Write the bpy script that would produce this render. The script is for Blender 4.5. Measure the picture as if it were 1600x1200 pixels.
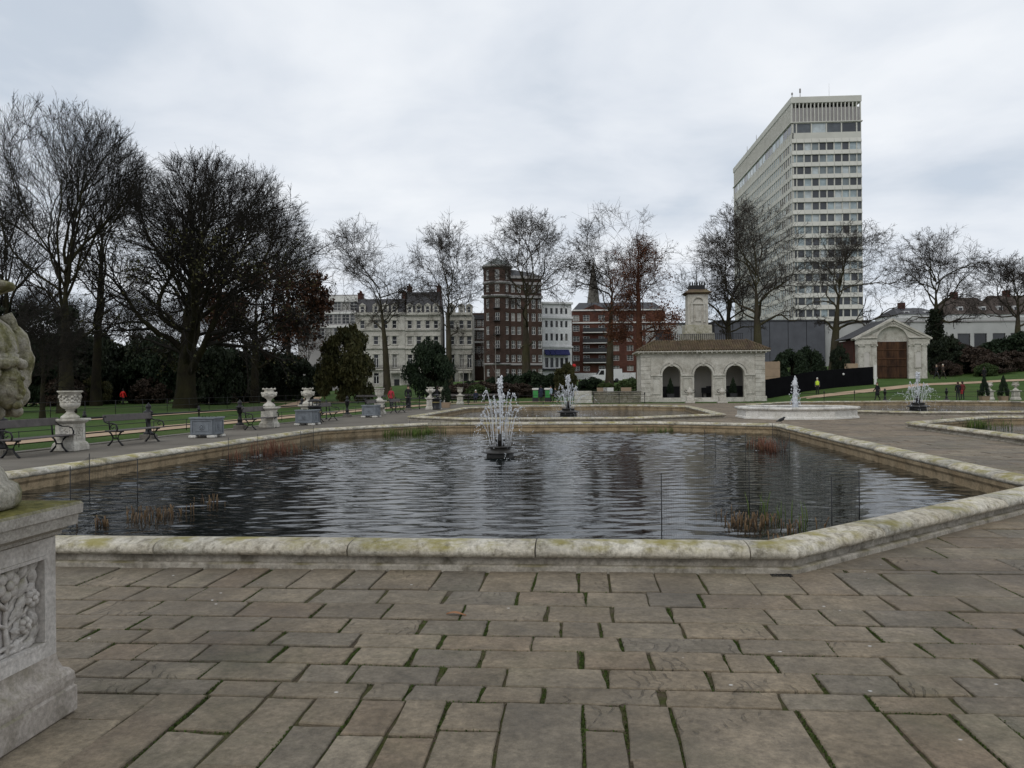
import bpy, bmesh, math, random
import numpy as np
from mathutils import Vector, Matrix, Euler
for o in list(bpy.data.objects): bpy.data.objects.remove(o)
SC = bpy.context.scene
COL = SC.collection
rad = math.radians
random.seed(7)
RNG = np.random.default_rng(11)

# ------------------------------------------------------------------ camera
CAM_H = 1.6
F_PX = 1250.0                      # focal length in pixels of the 1600 px wide photograph
YAW, PITCH, ROLL = rad(4.8), 4.5 / F_PX, -0.009
cam_d = bpy.data.cameras.new('camera')
cam_d.sensor_fit = 'HORIZONTAL'; cam_d.sensor_width = 36.0
cam_d.lens = F_PX / 1600 * 36.0
cam_d.clip_start = 0.05; cam_d.clip_end = 4000
cam = bpy.data.objects.new('camera', cam_d); COL.objects.link(cam)
CM = Matrix.Rotation(YAW, 4, 'Z') @ Matrix.Rotation(math.pi / 2 + PITCH, 4, 'X') @ Matrix.Rotation(ROLL, 4, 'Z')
cam.matrix_world = Matrix.Translation((0, 0, CAM_H)) @ CM
SC.camera = cam

# ------------------------------------------------------------------ sky, sun, exposure
SUN_EL, SUN_AZ = rad(42), rad(205)          # azimuth clockwise from +Y (the view direction)
world = bpy.data.worlds.new('World'); SC.world = world; world.use_nodes = True
wn = world.node_tree; wn.nodes.clear(); WL = wn.links.new
def wnode(t, **k):
    n = wn.nodes.new(t)
    for a, b in k.items(): setattr(n, a, b)
    return n
w_out = wnode('ShaderNodeOutputWorld')
w_sky = wnode('ShaderNodeTexSky', sky_type='NISHITA', sun_disc=False, sun_elevation=SUN_EL, sun_rotation=SUN_AZ)
w_b1 = wnode('ShaderNodeBackground'); w_b1.inputs['Strength'].default_value = 0.12
WL(w_sky.outputs[0], w_b1.inputs[0])
w_tc = wnode('ShaderNodeTexCoord')
w_sep = wnode('ShaderNodeSeparateXYZ'); WL(w_tc.outputs['Generated'], w_sep.inputs[0])
def wmath(op, a, b=None, clamp=False):
    n = wnode('ShaderNodeMath', operation=op, use_clamp=clamp)
    for i, v in enumerate((a, b)):
        if v is None: continue
        if isinstance(v, (int, float)): n.inputs[i].default_value = v
        else: WL(v, n.inputs[i])
    return n.outputs[0]
w_den = wmath('ADD', wmath('MAXIMUM', w_sep.outputs['Z'], 0.0), 0.16)
w_cmb = wnode('ShaderNodeCombineXYZ')
WL(wmath('DIVIDE', w_sep.outputs['X'], w_den), w_cmb.inputs[0])
WL(wmath('DIVIDE', w_sep.outputs['Y'], w_den), w_cmb.inputs[1])
def wnoise(scale, detail, rough, off):
    mp = wnode('ShaderNodeMapping'); mp.inputs['Location'].default_value = off
    WL(w_cmb.outputs[0], mp.inputs[0])
    n = wnode('ShaderNodeTexNoise'); n.inputs['Scale'].default_value = scale
    n.inputs['Detail'].default_value = detail; n.inputs['Roughness'].default_value = rough
    n.inputs['Distortion'].default_value = 0.35
    WL(mp.outputs[0], n.inputs[0]); return n.outputs[0]
w_n1 = wnoise(0.85, 6, 0.52, (3.1, 7.7, 0)); w_n2 = wnoise(2.6, 6, 0.5, (9.4, 1.3, 2))
w_mixn = wmath('ADD', wmath('MULTIPLY', w_n1, 0.65), wmath('MULTIPLY', w_n2, 0.35))
w_rp = wnode('ShaderNodeValToRGB'); WL(w_mixn, w_rp.inputs[0])
e = w_rp.color_ramp.elements
e[0].position = 0.36; e[0].color = (0.565, 0.625, 0.705, 1)
e[1].position = 0.60; e[1].color = (0.83, 0.86, 0.90, 1)
k = w_rp.color_ramp.elements.new(0.47); k.color = (0.70, 0.745, 0.81, 1)
w_b2 = wnode('ShaderNodeBackground'); WL(w_rp.outputs[0], w_b2.inputs[0]); w_b2.inputs[1].default_value = 1.0
w_cov = wnode('ShaderNodeMapRange'); WL(w_mixn, w_cov.inputs[0])
w_cov.inputs[1].default_value = 0.33; w_cov.inputs[2].default_value = 0.42
w_cov.inputs[3].default_value = 0.90; w_cov.inputs[4].default_value = 0.98
w_mx = wnode('ShaderNodeMixShader'); WL(w_cov.outputs[0], w_mx.inputs[0])
WL(w_b1.outputs[0], w_mx.inputs[1]); WL(w_b2.outputs[0], w_mx.inputs[2]); WL(w_mx.outputs[0], w_out.inputs[0])

sun_d = bpy.data.lights.new('sun', 'SUN'); sun_d.energy = 0.7; sun_d.angle = rad(25); sun_d.color = (1.0, 0.96, 0.9)
sun = bpy.data.objects.new('sun', sun_d); COL.objects.link(sun)
sd = Vector((math.sin(SUN_AZ) * math.cos(SUN_EL), math.cos(SUN_AZ) * math.cos(SUN_EL), math.sin(SUN_EL)))
sun.rotation_euler = sd.to_track_quat('Z', 'Y').to_euler(); sun.location = (0, -20, 40)
SC.view_settings.view_transform = 'Standard'; SC.view_settings.look = 'None'
SC.view_settings.exposure = 0.1; SC.view_settings.gamma = 1.0; SC.view_settings.use_curve_mapping = False
SC.cycles.max_bounces = 6; SC.cycles.diffuse_bounces = 3; SC.cycles.glossy_bounces = 3
SC.cycles.transparent_max_bounces = 12; SC.cycles.use_denoising = True

# ------------------------------------------------------------------ photo pixel -> place
C3 = CM.to_3x3()
def ray(px, py): return C3 @ Vector(((px - 800) / F_PX, (600 - py) / F_PX, -1.0))
def P(px, py, z=0.0):                     # where the pixel's ray meets the height z
    r = ray(px, py); t = (z - CAM_H) / r.z
    return Vector((r.x * t, r.y * t, z))
def W(px, py, d):                         # the point at camera depth d
    r = ray(px, py); return Vector((r.x * d, r.y * d, CAM_H + r.z * d))
def WX(px, d): v = W(px, 602, d); return v.x, v.y
def ss(a, b, v):
    t = min(1.0, max(0.0, (v - a) / (b - a))); return t * t * (3 - 2 * t)
def terrain(x, y):
    z = 3.0 * ss(92, 165, y) * ss(-75, -15, x)
    z += 2.0 * ss(77, 101, y) * ss(17, 26, x)
    z += 1.5 * ss(44, 72, x) * ss(72, 96, y)
    return z

# ------------------------------------------------------------------ mesh collecting
class MB:
    def __init__(s): s.v = []; s.f = []; s.m = []; s.sm = []
    def add(s, vs, fs, mi=0, smooth=False):
        o = len(s.v); s.v.extend([tuple(p) for p in vs])
        for f in fs: s.f.append([i + o for i in f]); s.m.append(mi); s.sm.append(smooth)
        return s
    def box(s, x0, x1, y0, y1, z0, z1, mi=0, M=None):
        vs = [Vector(p) for p in ((x0,y0,z0),(x1,y0,z0),(x1,y1,z0),(x0,y1,z0),(x0,y0,z1),(x1,y0,z1),(x1,y1,z1),(x0,y1,z1))]
        if M is not None: vs = [M @ p for p in vs]
        return s.add(vs, [(0,3,2,1),(4,5,6,7),(0,1,5,4),(1,2,6,5),(2,3,7,6),(3,0,4,7)], mi)
    def bbox(s, x0, x1, y0, y1, z0, z1, b=0.01, mi=0, M=None):      # chamfered box
        vs = []
        for (z, i) in ((z0, b), (z0 + b, 0), (z1 - b, 0), (z1, b)):
            vs += [Vector((x0+i,y0+i,z)), Vector((x1-i,y0+i,z)), Vector((x1-i,y1-i,z)), Vector((x0+i,y1-i,z))]
        if M is not None: vs = [M @ p for p in vs]
        fs = [(3,2,1,0), (12,13,14,15)]
        for k in range(3):
            for j in range(4):
                a = k*4+j; c = k*4+(j+1) % 4; fs.append((a, c, c+4, a+4))
        return s.add(vs, fs, mi)
    def prism(s, pts, z0, z1, mi=0, M=None):
        n = len(pts); vs = [Vector((p[0], p[1], z0)) for p in pts] + [Vector((p[0], p[1], z1)) for p in pts]
        if M is not None: vs = [M @ p for p in vs]
        fs = [tuple(range(n-1, -1, -1)), tuple(range(n, 2*n))] + [(i, (i+1) % n, n+(i+1) % n, n+i) for i in range(n)]
        return s.add(vs, fs, mi)
    def lathe(s, prof, n=16, c=(0,0,0), mi=0, smooth=True, ph=0.0, fn=None):
        vs = []; fs = []; k = len(prof)
        for (r, z) in prof:
            for j in range(n):
                a = ph + 2*math.pi*j/n; rr = r if fn is None else fn(r, z, a)
                vs.append((c[0]+rr*math.cos(a), c[1]+rr*math.sin(a), c[2]+z))
        for i in range(k-1):
            for j in range(n):
                fs.append((i*n+j, i*n+(j+1) % n, (i+1)*n+(j+1) % n, (i+1)*n+j))
        fs.append(tuple(range(n-1, -1, -1))); fs.append(tuple(range((k-1)*n, k*n)))
        return s.add(vs, fs, mi, smooth)
    def tube(s, pts, r, n=6, mi=0, smooth=True):
        pts = [Vector(p) for p in pts]; k = len(pts); vs = []; fs = []
        rr = r if isinstance(r, (list, tuple)) else [r]*k
        for i, p in enumerate(pts):
            d = (pts[min(i+1, k-1)] - pts[max(i-1, 0)])
            d = d.normalized() if d.length > 1e-9 else Vector((0,0,1))
            a = d.cross(Vector((0,0,1)) if abs(d.z) < 0.9 else Vector((1,0,0))).normalized(); b = d.cross(a)
            for j in range(n):
                t = 2*math.pi*j/n; vs.append(p + (a*math.cos(t) + b*math.sin(t))*rr[i])
        for i in range(k-1):
            for j in range(n): fs.append((i*n+j, i*n+(j+1) % n, (i+1)*n+(j+1) % n, (i+1)*n+j))
        fs.append(tuple(range(n-1, -1, -1))); fs.append(tuple(range((k-1)*n, k*n)))
        return s.add(vs, fs, mi, smooth)
    def blob(s, c, r, seg=8, rings=5, M=None, mi=0, smooth=True):
        vs = []; fs = []; r = Vector(r) if not isinstance(r, (int, float)) else Vector((r, r, r)); c = Vector(c)
        for i in range(1, rings):
            t = math.pi*i/rings
            for j in range(seg):
                a = 2*math.pi*j/seg
                p = Vector((r.x*math.sin(t)*math.cos(a), r.y*math.sin(t)*math.sin(a), r.z*math.cos(t)))
                if M is not None: p = M @ p
                vs.append(c + p)
        t = Vector((0,0,r.z)); bt = Vector((0,0,-r.z))
        if M is not None: t = M @ t; bt = M @ bt
        vs += [c+t, c+bt]; n = (rings-1)*seg
        for i in range(rings-2):
            for j in range(seg): fs.append((i*seg+j, (i+1)*seg+j, (i+1)*seg+(j+1) % seg, i*seg+(j+1) % seg))
        for j in range(seg):
            fs.append((n, j, (j+1) % seg)); fs.append((n+1, (rings-2)*seg+(j+1) % seg, (rings-2)*seg+j))
        return s.add(vs, fs, mi, smooth)
    def mesh(s, name, mats):
        me = bpy.data.meshes.new(name); me.from_pydata(s.v, [], s.f)
        for m in (mats if isinstance(mats, (list, tuple)) else [mats]): me.materials.append(m)
        if any(s.m): me.polygons.foreach_set('material_index', s.m)
        me.polygons.foreach_set('use_smooth', s.sm)
        me.update(); return me
    def build(s, name, mats, parent=None): return link(name, s.mesh(name, mats), parent)
def link(name, me, parent=None):
    o = bpy.data.objects.new(name, me); COL.objects.link(o)
    if parent is not None: o.parent = parent
    return o
def npmesh(name, v, q, mats, smooth=False, mi=None):
    """big meshes from numpy arrays: v (N,3), q (M,3 or 4)"""
    me = bpy.data.meshes.new(name); k = q.shape[1]
    me.vertices.add(len(v)); me.vertices.foreach_set('co', np.ascontiguousarray(v, dtype=np.float32).ravel())
    me.loops.add(len(q)*k); me.loops.foreach_set('vertex_index', np.ascontiguousarray(q, dtype=np.int32).ravel())
    me.polygons.add(len(q)); me.polygons.foreach_set('loop_start', np.arange(0, len(q)*k, k, dtype=np.int32))
    me.polygons.foreach_set('loop_total', np.full(len(q), k, dtype=np.int32))
    for m in (mats if isinstance(mats, (list, tuple)) else [mats]): me.materials.append(m)
    if mi is not None: me.polygons.foreach_set('material_index', mi.astype(np.int32))
    if smooth: me.polygons.foreach_set('use_smooth', np.ones(len(q), dtype=bool))
    me.update(calc_edges=True); return me
def tag(o, label, cat, group=None):
    o['label'] = label; o['category'] = cat
    if group: o['group'] = group
    return o
def struct(o, label=None):
    o['kind'] = 'structure'
    if label: o['label'] = label
    return o
def thing(name, label, cat, loc=(0,0,0), rz=0.0, group=None):
    o = bpy.data.objects.new(name, None); COL.objects.link(o); o.empty_display_size = 0.2
    o.location = loc; o.rotation_euler = (0, 0, rz); return tag(o, label, cat, group)
def dup(root, loc=None, rz=None, label=None, scale=None):
    def cp(o, par):
        c = o.copy(); COL.objects.link(c); c.parent = par
        for ch in o.children: cp(ch, c)
        return c
    r = cp(root, None)
    if loc is not None: r.location = loc
    if rz is not None: r.rotation_euler = (0, 0, rz)
    if label: r['label'] = label
    if scale is not None: r.scale = scale if isinstance(scale, (tuple, list)) else (scale,)*3
    return r

# ------------------------------------------------------------------ materials
class NT:
    def __init__(s, name, rough=0.8, spec=0.3):
        s.mat = bpy.data.materials.new(name); s.mat.use_nodes = True; s.t = s.mat.node_tree
        s.b = s.t.nodes['Principled BSDF']; s.b.inputs['Roughness'].default_value = rough
        s.b.inputs['Specular IOR Level'].default_value = spec
        s.geo = s.t.nodes.new('ShaderNodeNewGeometry'); s.oi = s.t.nodes.new('ShaderNodeObjectInfo')
    def n(s, t): return s.t.nodes.new(t)
    def l(s, a, b): s.t.links.new(a, b)
    def put(s, inp, v):
        if hasattr(v, 'is_output'): s.l(v, inp)
        elif isinstance(v, (tuple, list)) and len(v) == 3 and inp.type == 'RGBA': inp.default_value = (*v, 1)
        else: inp.default_value = v
    def pos(s, sc=(1,1,1), rot=(0,0,0), obj=False):
        m = s.n('ShaderNodeMapping'); m.inputs['Scale'].default_value = sc; m.inputs['Rotation'].default_value = rot
        if obj: s.l(s.n('ShaderNodeTexCoord').outputs['Object'], m.inputs[0])
        else: s.l(s.geo.outputs['Position'], m.inputs[0])
        return m.outputs[0]
    def noise(s, scale, detail=4, rough=0.55, vec=None, dist=0.0):
        n = s.n('ShaderNodeTexNoise'); n.inputs['Scale'].default_value = scale; n.inputs['Detail'].default_value = detail
        n.inputs['Roughness'].default_value = rough; n.inputs['Distortion'].default_value = dist
        s.l(vec if vec is not None else s.geo.outputs['Position'], n.inputs['Vector']); return n.outputs[0]
    def voro(s, scale, vec=None, feat='F1'):
        n = s.n('ShaderNodeTexVoronoi'); n.feature = feat; n.inputs['Scale'].default_value = scale
        s.l(vec if vec is not None else s.geo.outputs['Position'], n.inputs['Vector']); return n.outputs['Distance']
    def rng(s, v, a, b, c=0.0, d=1.0):
        n = s.n('ShaderNodeMapRange'); n.inputs[1].default_value = a; n.inputs[2].default_value = b
        n.inputs[3].default_value = c; n.inputs[4].default_value = d; s.l(v, n.inputs[0]); return n.outputs[0]
    def mth(s, op, a, b=0.0):
        n = s.n('ShaderNodeMath'); n.operation = op; n.use_clamp = False
        s.put(n.inputs[0], a); s.put(n.inputs[1], b); return n.outputs[0]
    def mix(s, f, a, b, blend='MIX'):
        n = s.n('ShaderNodeMix'); n.data_type = 'RGBA'; n.blend_type = blend
        s.put(n.inputs[0], f); s.put(n.inputs[6], a); s.put(n.inputs[7], b); return n.outputs[2]
    def val(s, col, v):
        n = s.n('ShaderNodeHueSaturation'); s.put(n.inputs['Color'], col); s.put(n.inputs['Value'], v); return n.outputs[0]
    def col(s, c): s.put(s.b.inputs['Base Color'], c); return s
    def bump(s, h, strength=0.3, dist=0.01):
        n = s.n('ShaderNodeBump'); n.inputs['Strength'].default_value = strength; n.inputs['Distance'].default_value = dist
        s.l(h, n.inputs['Height']); s.l(n.outputs[0], s.b.inputs['Normal']); return s
    def nz(s):
        n = s.n('ShaderNodeSeparateXYZ'); s.l(s.geo.outputs['Normal'], n.inputs[0]); return n.outputs['Z']
    def rnd(s): return s.oi.outputs['Random']
def plain(name, c, rough=0.7, var=0.12, scale=3.0, spec=0.3, rv=0.0, metal=0.0, bump=0.0):
    m = NT(name, rough, spec); f = m.noise(scale, 5)
    c2 = m.val(c, m.rng(f, 0.25, 0.75, 1-var, 1+var))
    if rv: c2 = m.val(c2, m.rng(m.rnd(), 0, 1, 1-rv, 1+rv))
    m.col(c2); m.b.inputs['Metallic'].default_value = metal
    if bump: m.bump(m.noise(scale*4, 4), bump, 0.01)
    return m.mat
def stone(name, c1, c2, stain=(0.06,0.055,0.045), st=0.5, moss=0.0, mossc=(0.16,0.15,0.035), scale=1.5, fine=30, bump=0.35, bd=0.006, rv=0.1, streak=None, det=0.68):
    m = NT(name, 0.85, 0.25)
    base = m.mix(m.rng(m.noise(scale, 6, 0.6), 0.3, 0.7), c1, c2)
    base = m.val(base, m.rng(m.noise(fine, 5, 0.75), 0.33, 0.67, 0.70, 1.26))
    vec = m.pos(*streak) if streak else None
    sf = m.rng(m.noise(scale*2.2, 9, det, vec), 0.47, 0.70)
    sf = m.mth('MULTIPLY', sf, st); base = m.mix(sf, base, stain)
    if moss:
        mf = m.mth('MULTIPLY', m.rng(m.noise(scale*1.1, 6, 0.65), 0.45, 0.62), m.rng(m.nz(), 0.0, 0.8))
        base = m.mix(m.mth('MULTIPLY', mf, moss), base, mossc)
    if rv: base = m.val(base, m.rng(m.rnd(), 0, 1, 1-rv, 1+rv))
    m.col(base)
    m.bump(m.mth('ADD', m.noise(fine, 6, 0.7), m.mth('MULTIPLY', m.noise(fine/5, 4), 1.5)), bump, bd)
    return m.mat
MT = {}

# ================================================================== SETTING: ponds' outlines
POND1 = [(-6.4,6.95),(1.8,6.95),(6.6,11.4),(7.2,28.8),(3.0,31.2),(-6.1,31.2),(-9.2,27.0),(-10.0,11.2)]
POND2 = [(-5.2,35.6),(2.4,35.6),(7.0,39.3),(7.5,55.0),(3.6,59.0),(-5.0,59.0),(-8.0,55.0),(-8.4,38.8)]
POND3 = [(16.6,40.4),(28.3,40.4),(32.3,44.5),(32.3,62.5),(27.3,66.5),(16.8,66.5),(11.9,58.5),(12.2,45.5)]
POND4 = [(15.8,6.95),(23.3,6.95),(26.3,10.3),(27.2,29.5),(24.0,34.8),(16.8,34.8),(11.7,29.8),(10.9,11.5)]
ROS = [(10.4 + 2.8*math.cos(rad(22.5+45*i)), 39.7 + 2.8*math.sin(rad(22.5+45*i))) for i in range(8)]
PONDS = [POND1, POND2, POND3, POND4]
def inset(poly, o):
    n = len(poly); out = []
    for i in range(n):
        a, b, c = Vector(poly[i-1]), Vector(poly[i]), Vector(poly[(i+1) % n])
        d1 = (b-a).normalized(); d2 = (c-b).normalized()
        n1 = Vector((-d1.y, d1.x)); n2 = Vector((-d2.y, d2.x))
        out.append(tuple(b + (n1+n2)/(1+n1.dot(n2))*o))
    return out
def span(poly, y):
    xs = []
    for i in range(len(poly)):
        a, b = poly[i], poly[(i+1) % len(poly)]
        if (a[1]-y)*(b[1]-y) < 0: xs.append(a[0] + (b[0]-a[0])*(y-a[1])/(b[1]-a[1]))
    return (min(xs), max(xs)) if xs else None

GX0, GX1, GY0, GY1 = -14.75, 44.0, -14.0, 72.5      # the paved garden
def SH(y): return .062*(min(max(y, GY0), GY1)-20.4)          # its left-hand edge runs a little askew
def LX(y): return -13.6+SH(y)
# ---- lawn / terrain
m = NT('grass', 0.95, 0.1)
g = m.mix(m.rng(m.noise(0.35, 6, 0.6), 0.35, 0.65), (0.036,0.070,0.016), (0.062,0.105,0.026))
g = m.mix(m.mth('MULTIPLY', m.rng(m.noise(0.09, 5, 0.6), 0.48, 0.7), 0.6), g, (0.075,0.085,0.028))
g = m.val(g, m.rng(m.noise(9, 6, 0.75), 0.25, 0.75, 0.6, 1.4)); m.col(g).bump(m.noise(14, 6, 0.8), 0.7, 0.05); MT['grass'] = m.mat
xs = sorted(set([-700,-400,-250,-180] + list(range(-140, 141, 4)) + [GX0, GX0+.06, GX1-.06, GX1, 180,250,400,700]))
ys = sorted(set([-120,-60,-30] + list(range(-20, 181, 4)) + [GY0, GY0+.06, GY1-.06, GY1, 200,230,270,330,450,700,1200]))
vv = []
for y in ys:
    for x in xs:
        inn = GX0 < x < GX1 and GY0 < y < GY1
        vv.append((x+(SH(y) if -17.5 < x < -11 else 0), y, -1.2 if inn else terrain(x, y) - 0.012))
nx = len(xs); q = [(j*nx+i, j*nx+i+1, (j+1)*nx+i+1, (j+1)*nx+i) for j in range(len(ys)-1) for i in range(nx-1)]
lawn = struct(link('lawn', npmesh('lawn', np.array(vv), np.array(q), MT['grass'], True)))
# ---- paths on the lawn
m = NT('gravel', 0.95, 0.15)
m.col(m.val(m.mix(m.rng(m.noise(0.8, 6), 0.3, 0.7), (0.33,0.235,0.155), (0.42,0.315,0.22)), m.rng(m.noise(40, 3), 0.2, 0.8, 0.8, 1.2))).bump(m.noise(60, 3), 0.4, 0.01); MT['gravel'] = m.mat
def strip(name, pts, w, mat, lift=0.02, n=4):
    """a path that follows the ground along a polyline"""
    mb = MB(); c = [Vector((p[0], p[1])) for p in pts]; dense = []
    for i in range(len(c)-1):
        k = max(1, int((c[i+1]-c[i]).length/3)); dense += [c[i].lerp(c[i+1], t/k) for t in range(k)]
    dense.append(c[-1]); vs = []; fs = []
    for i, p in enumerate(dense):
        d = (dense[min(i+1, len(dense)-1)]-dense[max(i-1, 0)]).normalized(); nn = Vector((-d.y, d.x))
        for j in range(n+1):
            o = p + nn*w*(j/n-.5); vs.append((o.x, o.y, terrain(o.x, o.y)+lift))
    for i in range(len(dense)-1):
        for j in range(n): a = i*(n+1)+j; fs.append((a, a+n+1, a+n+2, a+1))
    mb.add(vs, fs); return struct(mb.build(name, mat))
strip('path', [(-20.0,-10),(-15.6,62),(-13.0,76),(-6,83)], 2.3, MT['gravel'])
strip('path', [(-30.0,-10),(-26.0,70),(-38,112)], 2.4, MT['gravel'], 0.022)
strip('path', [(-110,96),(-60,95),(-24,90),(-6,83)], 2.6, MT['gravel'], 0.026)
strip('path', [(-6,83),(3,84.5),(13,88),(16,110),(14,150)], 4.0, MT['gravel'], 0.03)
strip('path', [(22,82.3),(38,92.5),(48,95.0),(60,93),(90,84),(120,80)], 1.7, MT['gravel'], 0.03)
# ---- bed under the slabs, with holes for the basins
bm = bmesh.new(); ed = []
def loop(pts, z):
    vs = [bm.verts.new((p[0], p[1], z)) for p in pts]
    for i in range(len(vs)): ed.append(bm.edges.new((vs[i], vs[(i+1) % len(vs)])))
loop([(GX0+SH(GY0),GY0),(GX1,GY0),(GX1,GY1),(GX0+SH(GY1),GY1)], -0.014)
for pd in PONDS: loop(inset(pd, .12), -0.014)
bmesh.ops.triangle_fill(bm, use_beauty=True, use_dissolve=False, edges=ed)
bmesh.ops.recalc_face_normals(bm, faces=bm.faces)
if sum(f.normal.z for f in bm.faces) < 0: bmesh.ops.reverse_faces(bm, faces=bm.faces)
m = NT('joint_bed', 0.95, 0.1)
b = m.mix(m.rng(m.noise(5, 6, .65), .42, .6), (0.075,0.060,0.040), (0.045,0.052,0.014))
b = m.mix(m.rng(m.noise(1.3, 5, .6), .55, .7), b, (0.10,0.085,0.065)); m.col(m.val(b, m.rng(m.noise(60, 3), .2, .8, .6, 1.4))).bump(m.noise(80, 4), .8, .01); MT['bed'] = m.mat
me = bpy.data.meshes.new('pavement'); bm.to_mesh(me); bm.free(); me.materials.append(MT['bed'])
pavement = struct(link('pavement', me))
# ---- asphalt walkway between the basins and the railing
m = NT('asphalt_walk', 0.9, 0.2)
a = m.mix(m.rng(m.noise(.5, 6, .6), .35, .65), (0.118,0.105,0.086), (0.165,0.148,0.122))
a = m.val(a, m.rng(m.noise(2.2, 6, .65, m.pos((.25,1.6,1))), .3, .7, .82, 1.12)); m.col(m.val(a, m.rng(m.noise(90, 3), .2, .8, .8, 1.2))).bump(m.noise(120, 3), .4, .006); MT['walk'] = m.mat
mb = MB(); vs = []; yy = [7.0 + .5*i for i in range(int((GY1-7)/.5)+1)]
for y in yy:
    r = -5.9
    for pd in (POND1, POND2):
        s = span(inset(pd, .15), y)
        if s: r = s[0]
    vs += [(GX0+SH(y)+.3, y, -.004), (r, y, -.004)]
mb.add(vs, [(2*i, 2*i+1, 2*i+3, 2*i+2) for i in range(len(yy)-1)])
mb.add([(GX0+SH(-13.5)+.3,-13.5,-.004),(-9.3,-13.5,-.004),(-9.3,7.0,-.004),(GX0+SH(7)+.3,7.0,-.004)], [(0,1,2,3)])
struct(mb.build('walkway', MT['walk']))
mb = MB()
for i in range(58): mb.bbox(-.02, .29, 0, 1.488, -.2, .03, .012, 0, Matrix.Translation((GX0+SH(GY0+i*1.5), GY0+i*1.5, 0)) @ Matrix.Rotation(-.062, 4, 'Z'))
MT['kerb'] = stone('kerb_stone', (0.12,0.11,0.095), (0.18,0.165,0.14), st=.6, scale=2.5)
struct(mb.build('kerb', MT['kerb']))

# ---- paving slabs
m = NT('paving', 0.78, 0.3)
r = m.rnd()
rp = m.n('ShaderNodeValToRGB'); m.l(r, rp.inputs[0]); cr = rp.color_ramp; cr.interpolation = 'LINEAR'
for i, (p_, c_) in enumerate([(0.0,(0.215,0.178,0.126)),(0.2,(0.168,0.138,0.098)),(0.4,(0.200,0.160,0.110)),(0.55,(0.178,0.150,0.110)),(0.7,(0.156,0.133,0.101)),(0.85,(0.190,0.145,0.098)),(1.0,(0.222,0.188,0.138))]):
    el = cr.elements[i] if i < 2 else cr.elements.new(p_); el.position = p_; el.color = (*c_, 1)
# per-slab offset of the grain so that no two slabs match
off = m.n('ShaderNodeVectorMath'); off.operation = 'MULTIPLY_ADD'; m.l(m.oi.outputs['Random'], off.inputs[0]); off.inputs[1].default_value = (37, 53, 11); m.l(m.geo.outputs['Position'], off.inputs[2])
ov = off.outputs[0]
c = m.val(rp.outputs[0], m.rng(m.noise(2.2, 8, .70, ov), .33, .67, .74, 1.24))
c = m.val(c, m.rng(m.noise(26, 8, .8, ov), .36, .64, .68, 1.30))
c = m.val(c, m.rng(m.noise(9, 9, .78, ov), .36, .64, .80, 1.20)); band = m.noise(3.0, 4, .5, ov, 1.2)
wv = m.n('ShaderNodeTexWave'); wv.inputs['Scale'].default_value = 4.5; wv.inputs['Distortion'].default_value = 14; wv.inputs['Detail'].default_value = 3; wv.inputs['Detail Scale'].default_value = .8; m.l(ov, wv.inputs['Vector'])
r2 = m.mth('FRACT', m.mth('MULTIPLY', m.rnd(), 7.31)); wmask = m.mth('MULTIPLY', m.mth('MULTIPLY', m.rng(band, .54, .62), m.rng(r2, .80, .84)), m.rng(wv.outputs['Color'], .0, .14, 1, 0))
c = m.mix(m.mth('MULTIPLY', wmask, .26), c, (0.05,0.043,0.032))
gm = m.mth('MULTIPLY', m.rng(m.noise(.8, 6, .65), .52, .68), .35); c = m.mix(gm, c, (0.085,0.09,0.045))
dk = m.mth('MULTIPLY', m.rng(m.noise(.45, 6, .65), .47, .62), .5); c = m.mix(dk, c, (0.075,0.064,0.052))
sp = m.rng(m.voro(4.2, m.pos((1,1.3,1))), .035, .055, 1, 0); c = m.mix(m.mth('MULTIPLY', sp, m.rng(m.noise(2.1, 2), .47, .5)), c, (0.55,0.54,0.52))
m.col(c); m.put(m.b.inputs['Roughness'], m.rng(m.noise(3, 4), .3, .7, .62, .88))
m.bump(m.mth('ADD', m.noise(70, 5, .7, ov), m.mth('ADD', m.mth('MULTIPLY', m.noise(6, 5, .6, ov), 2.2), m.mth('MULTIPLY', wmask, -1.6))), .9, .010)
MT['slab'] = m.mat
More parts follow.
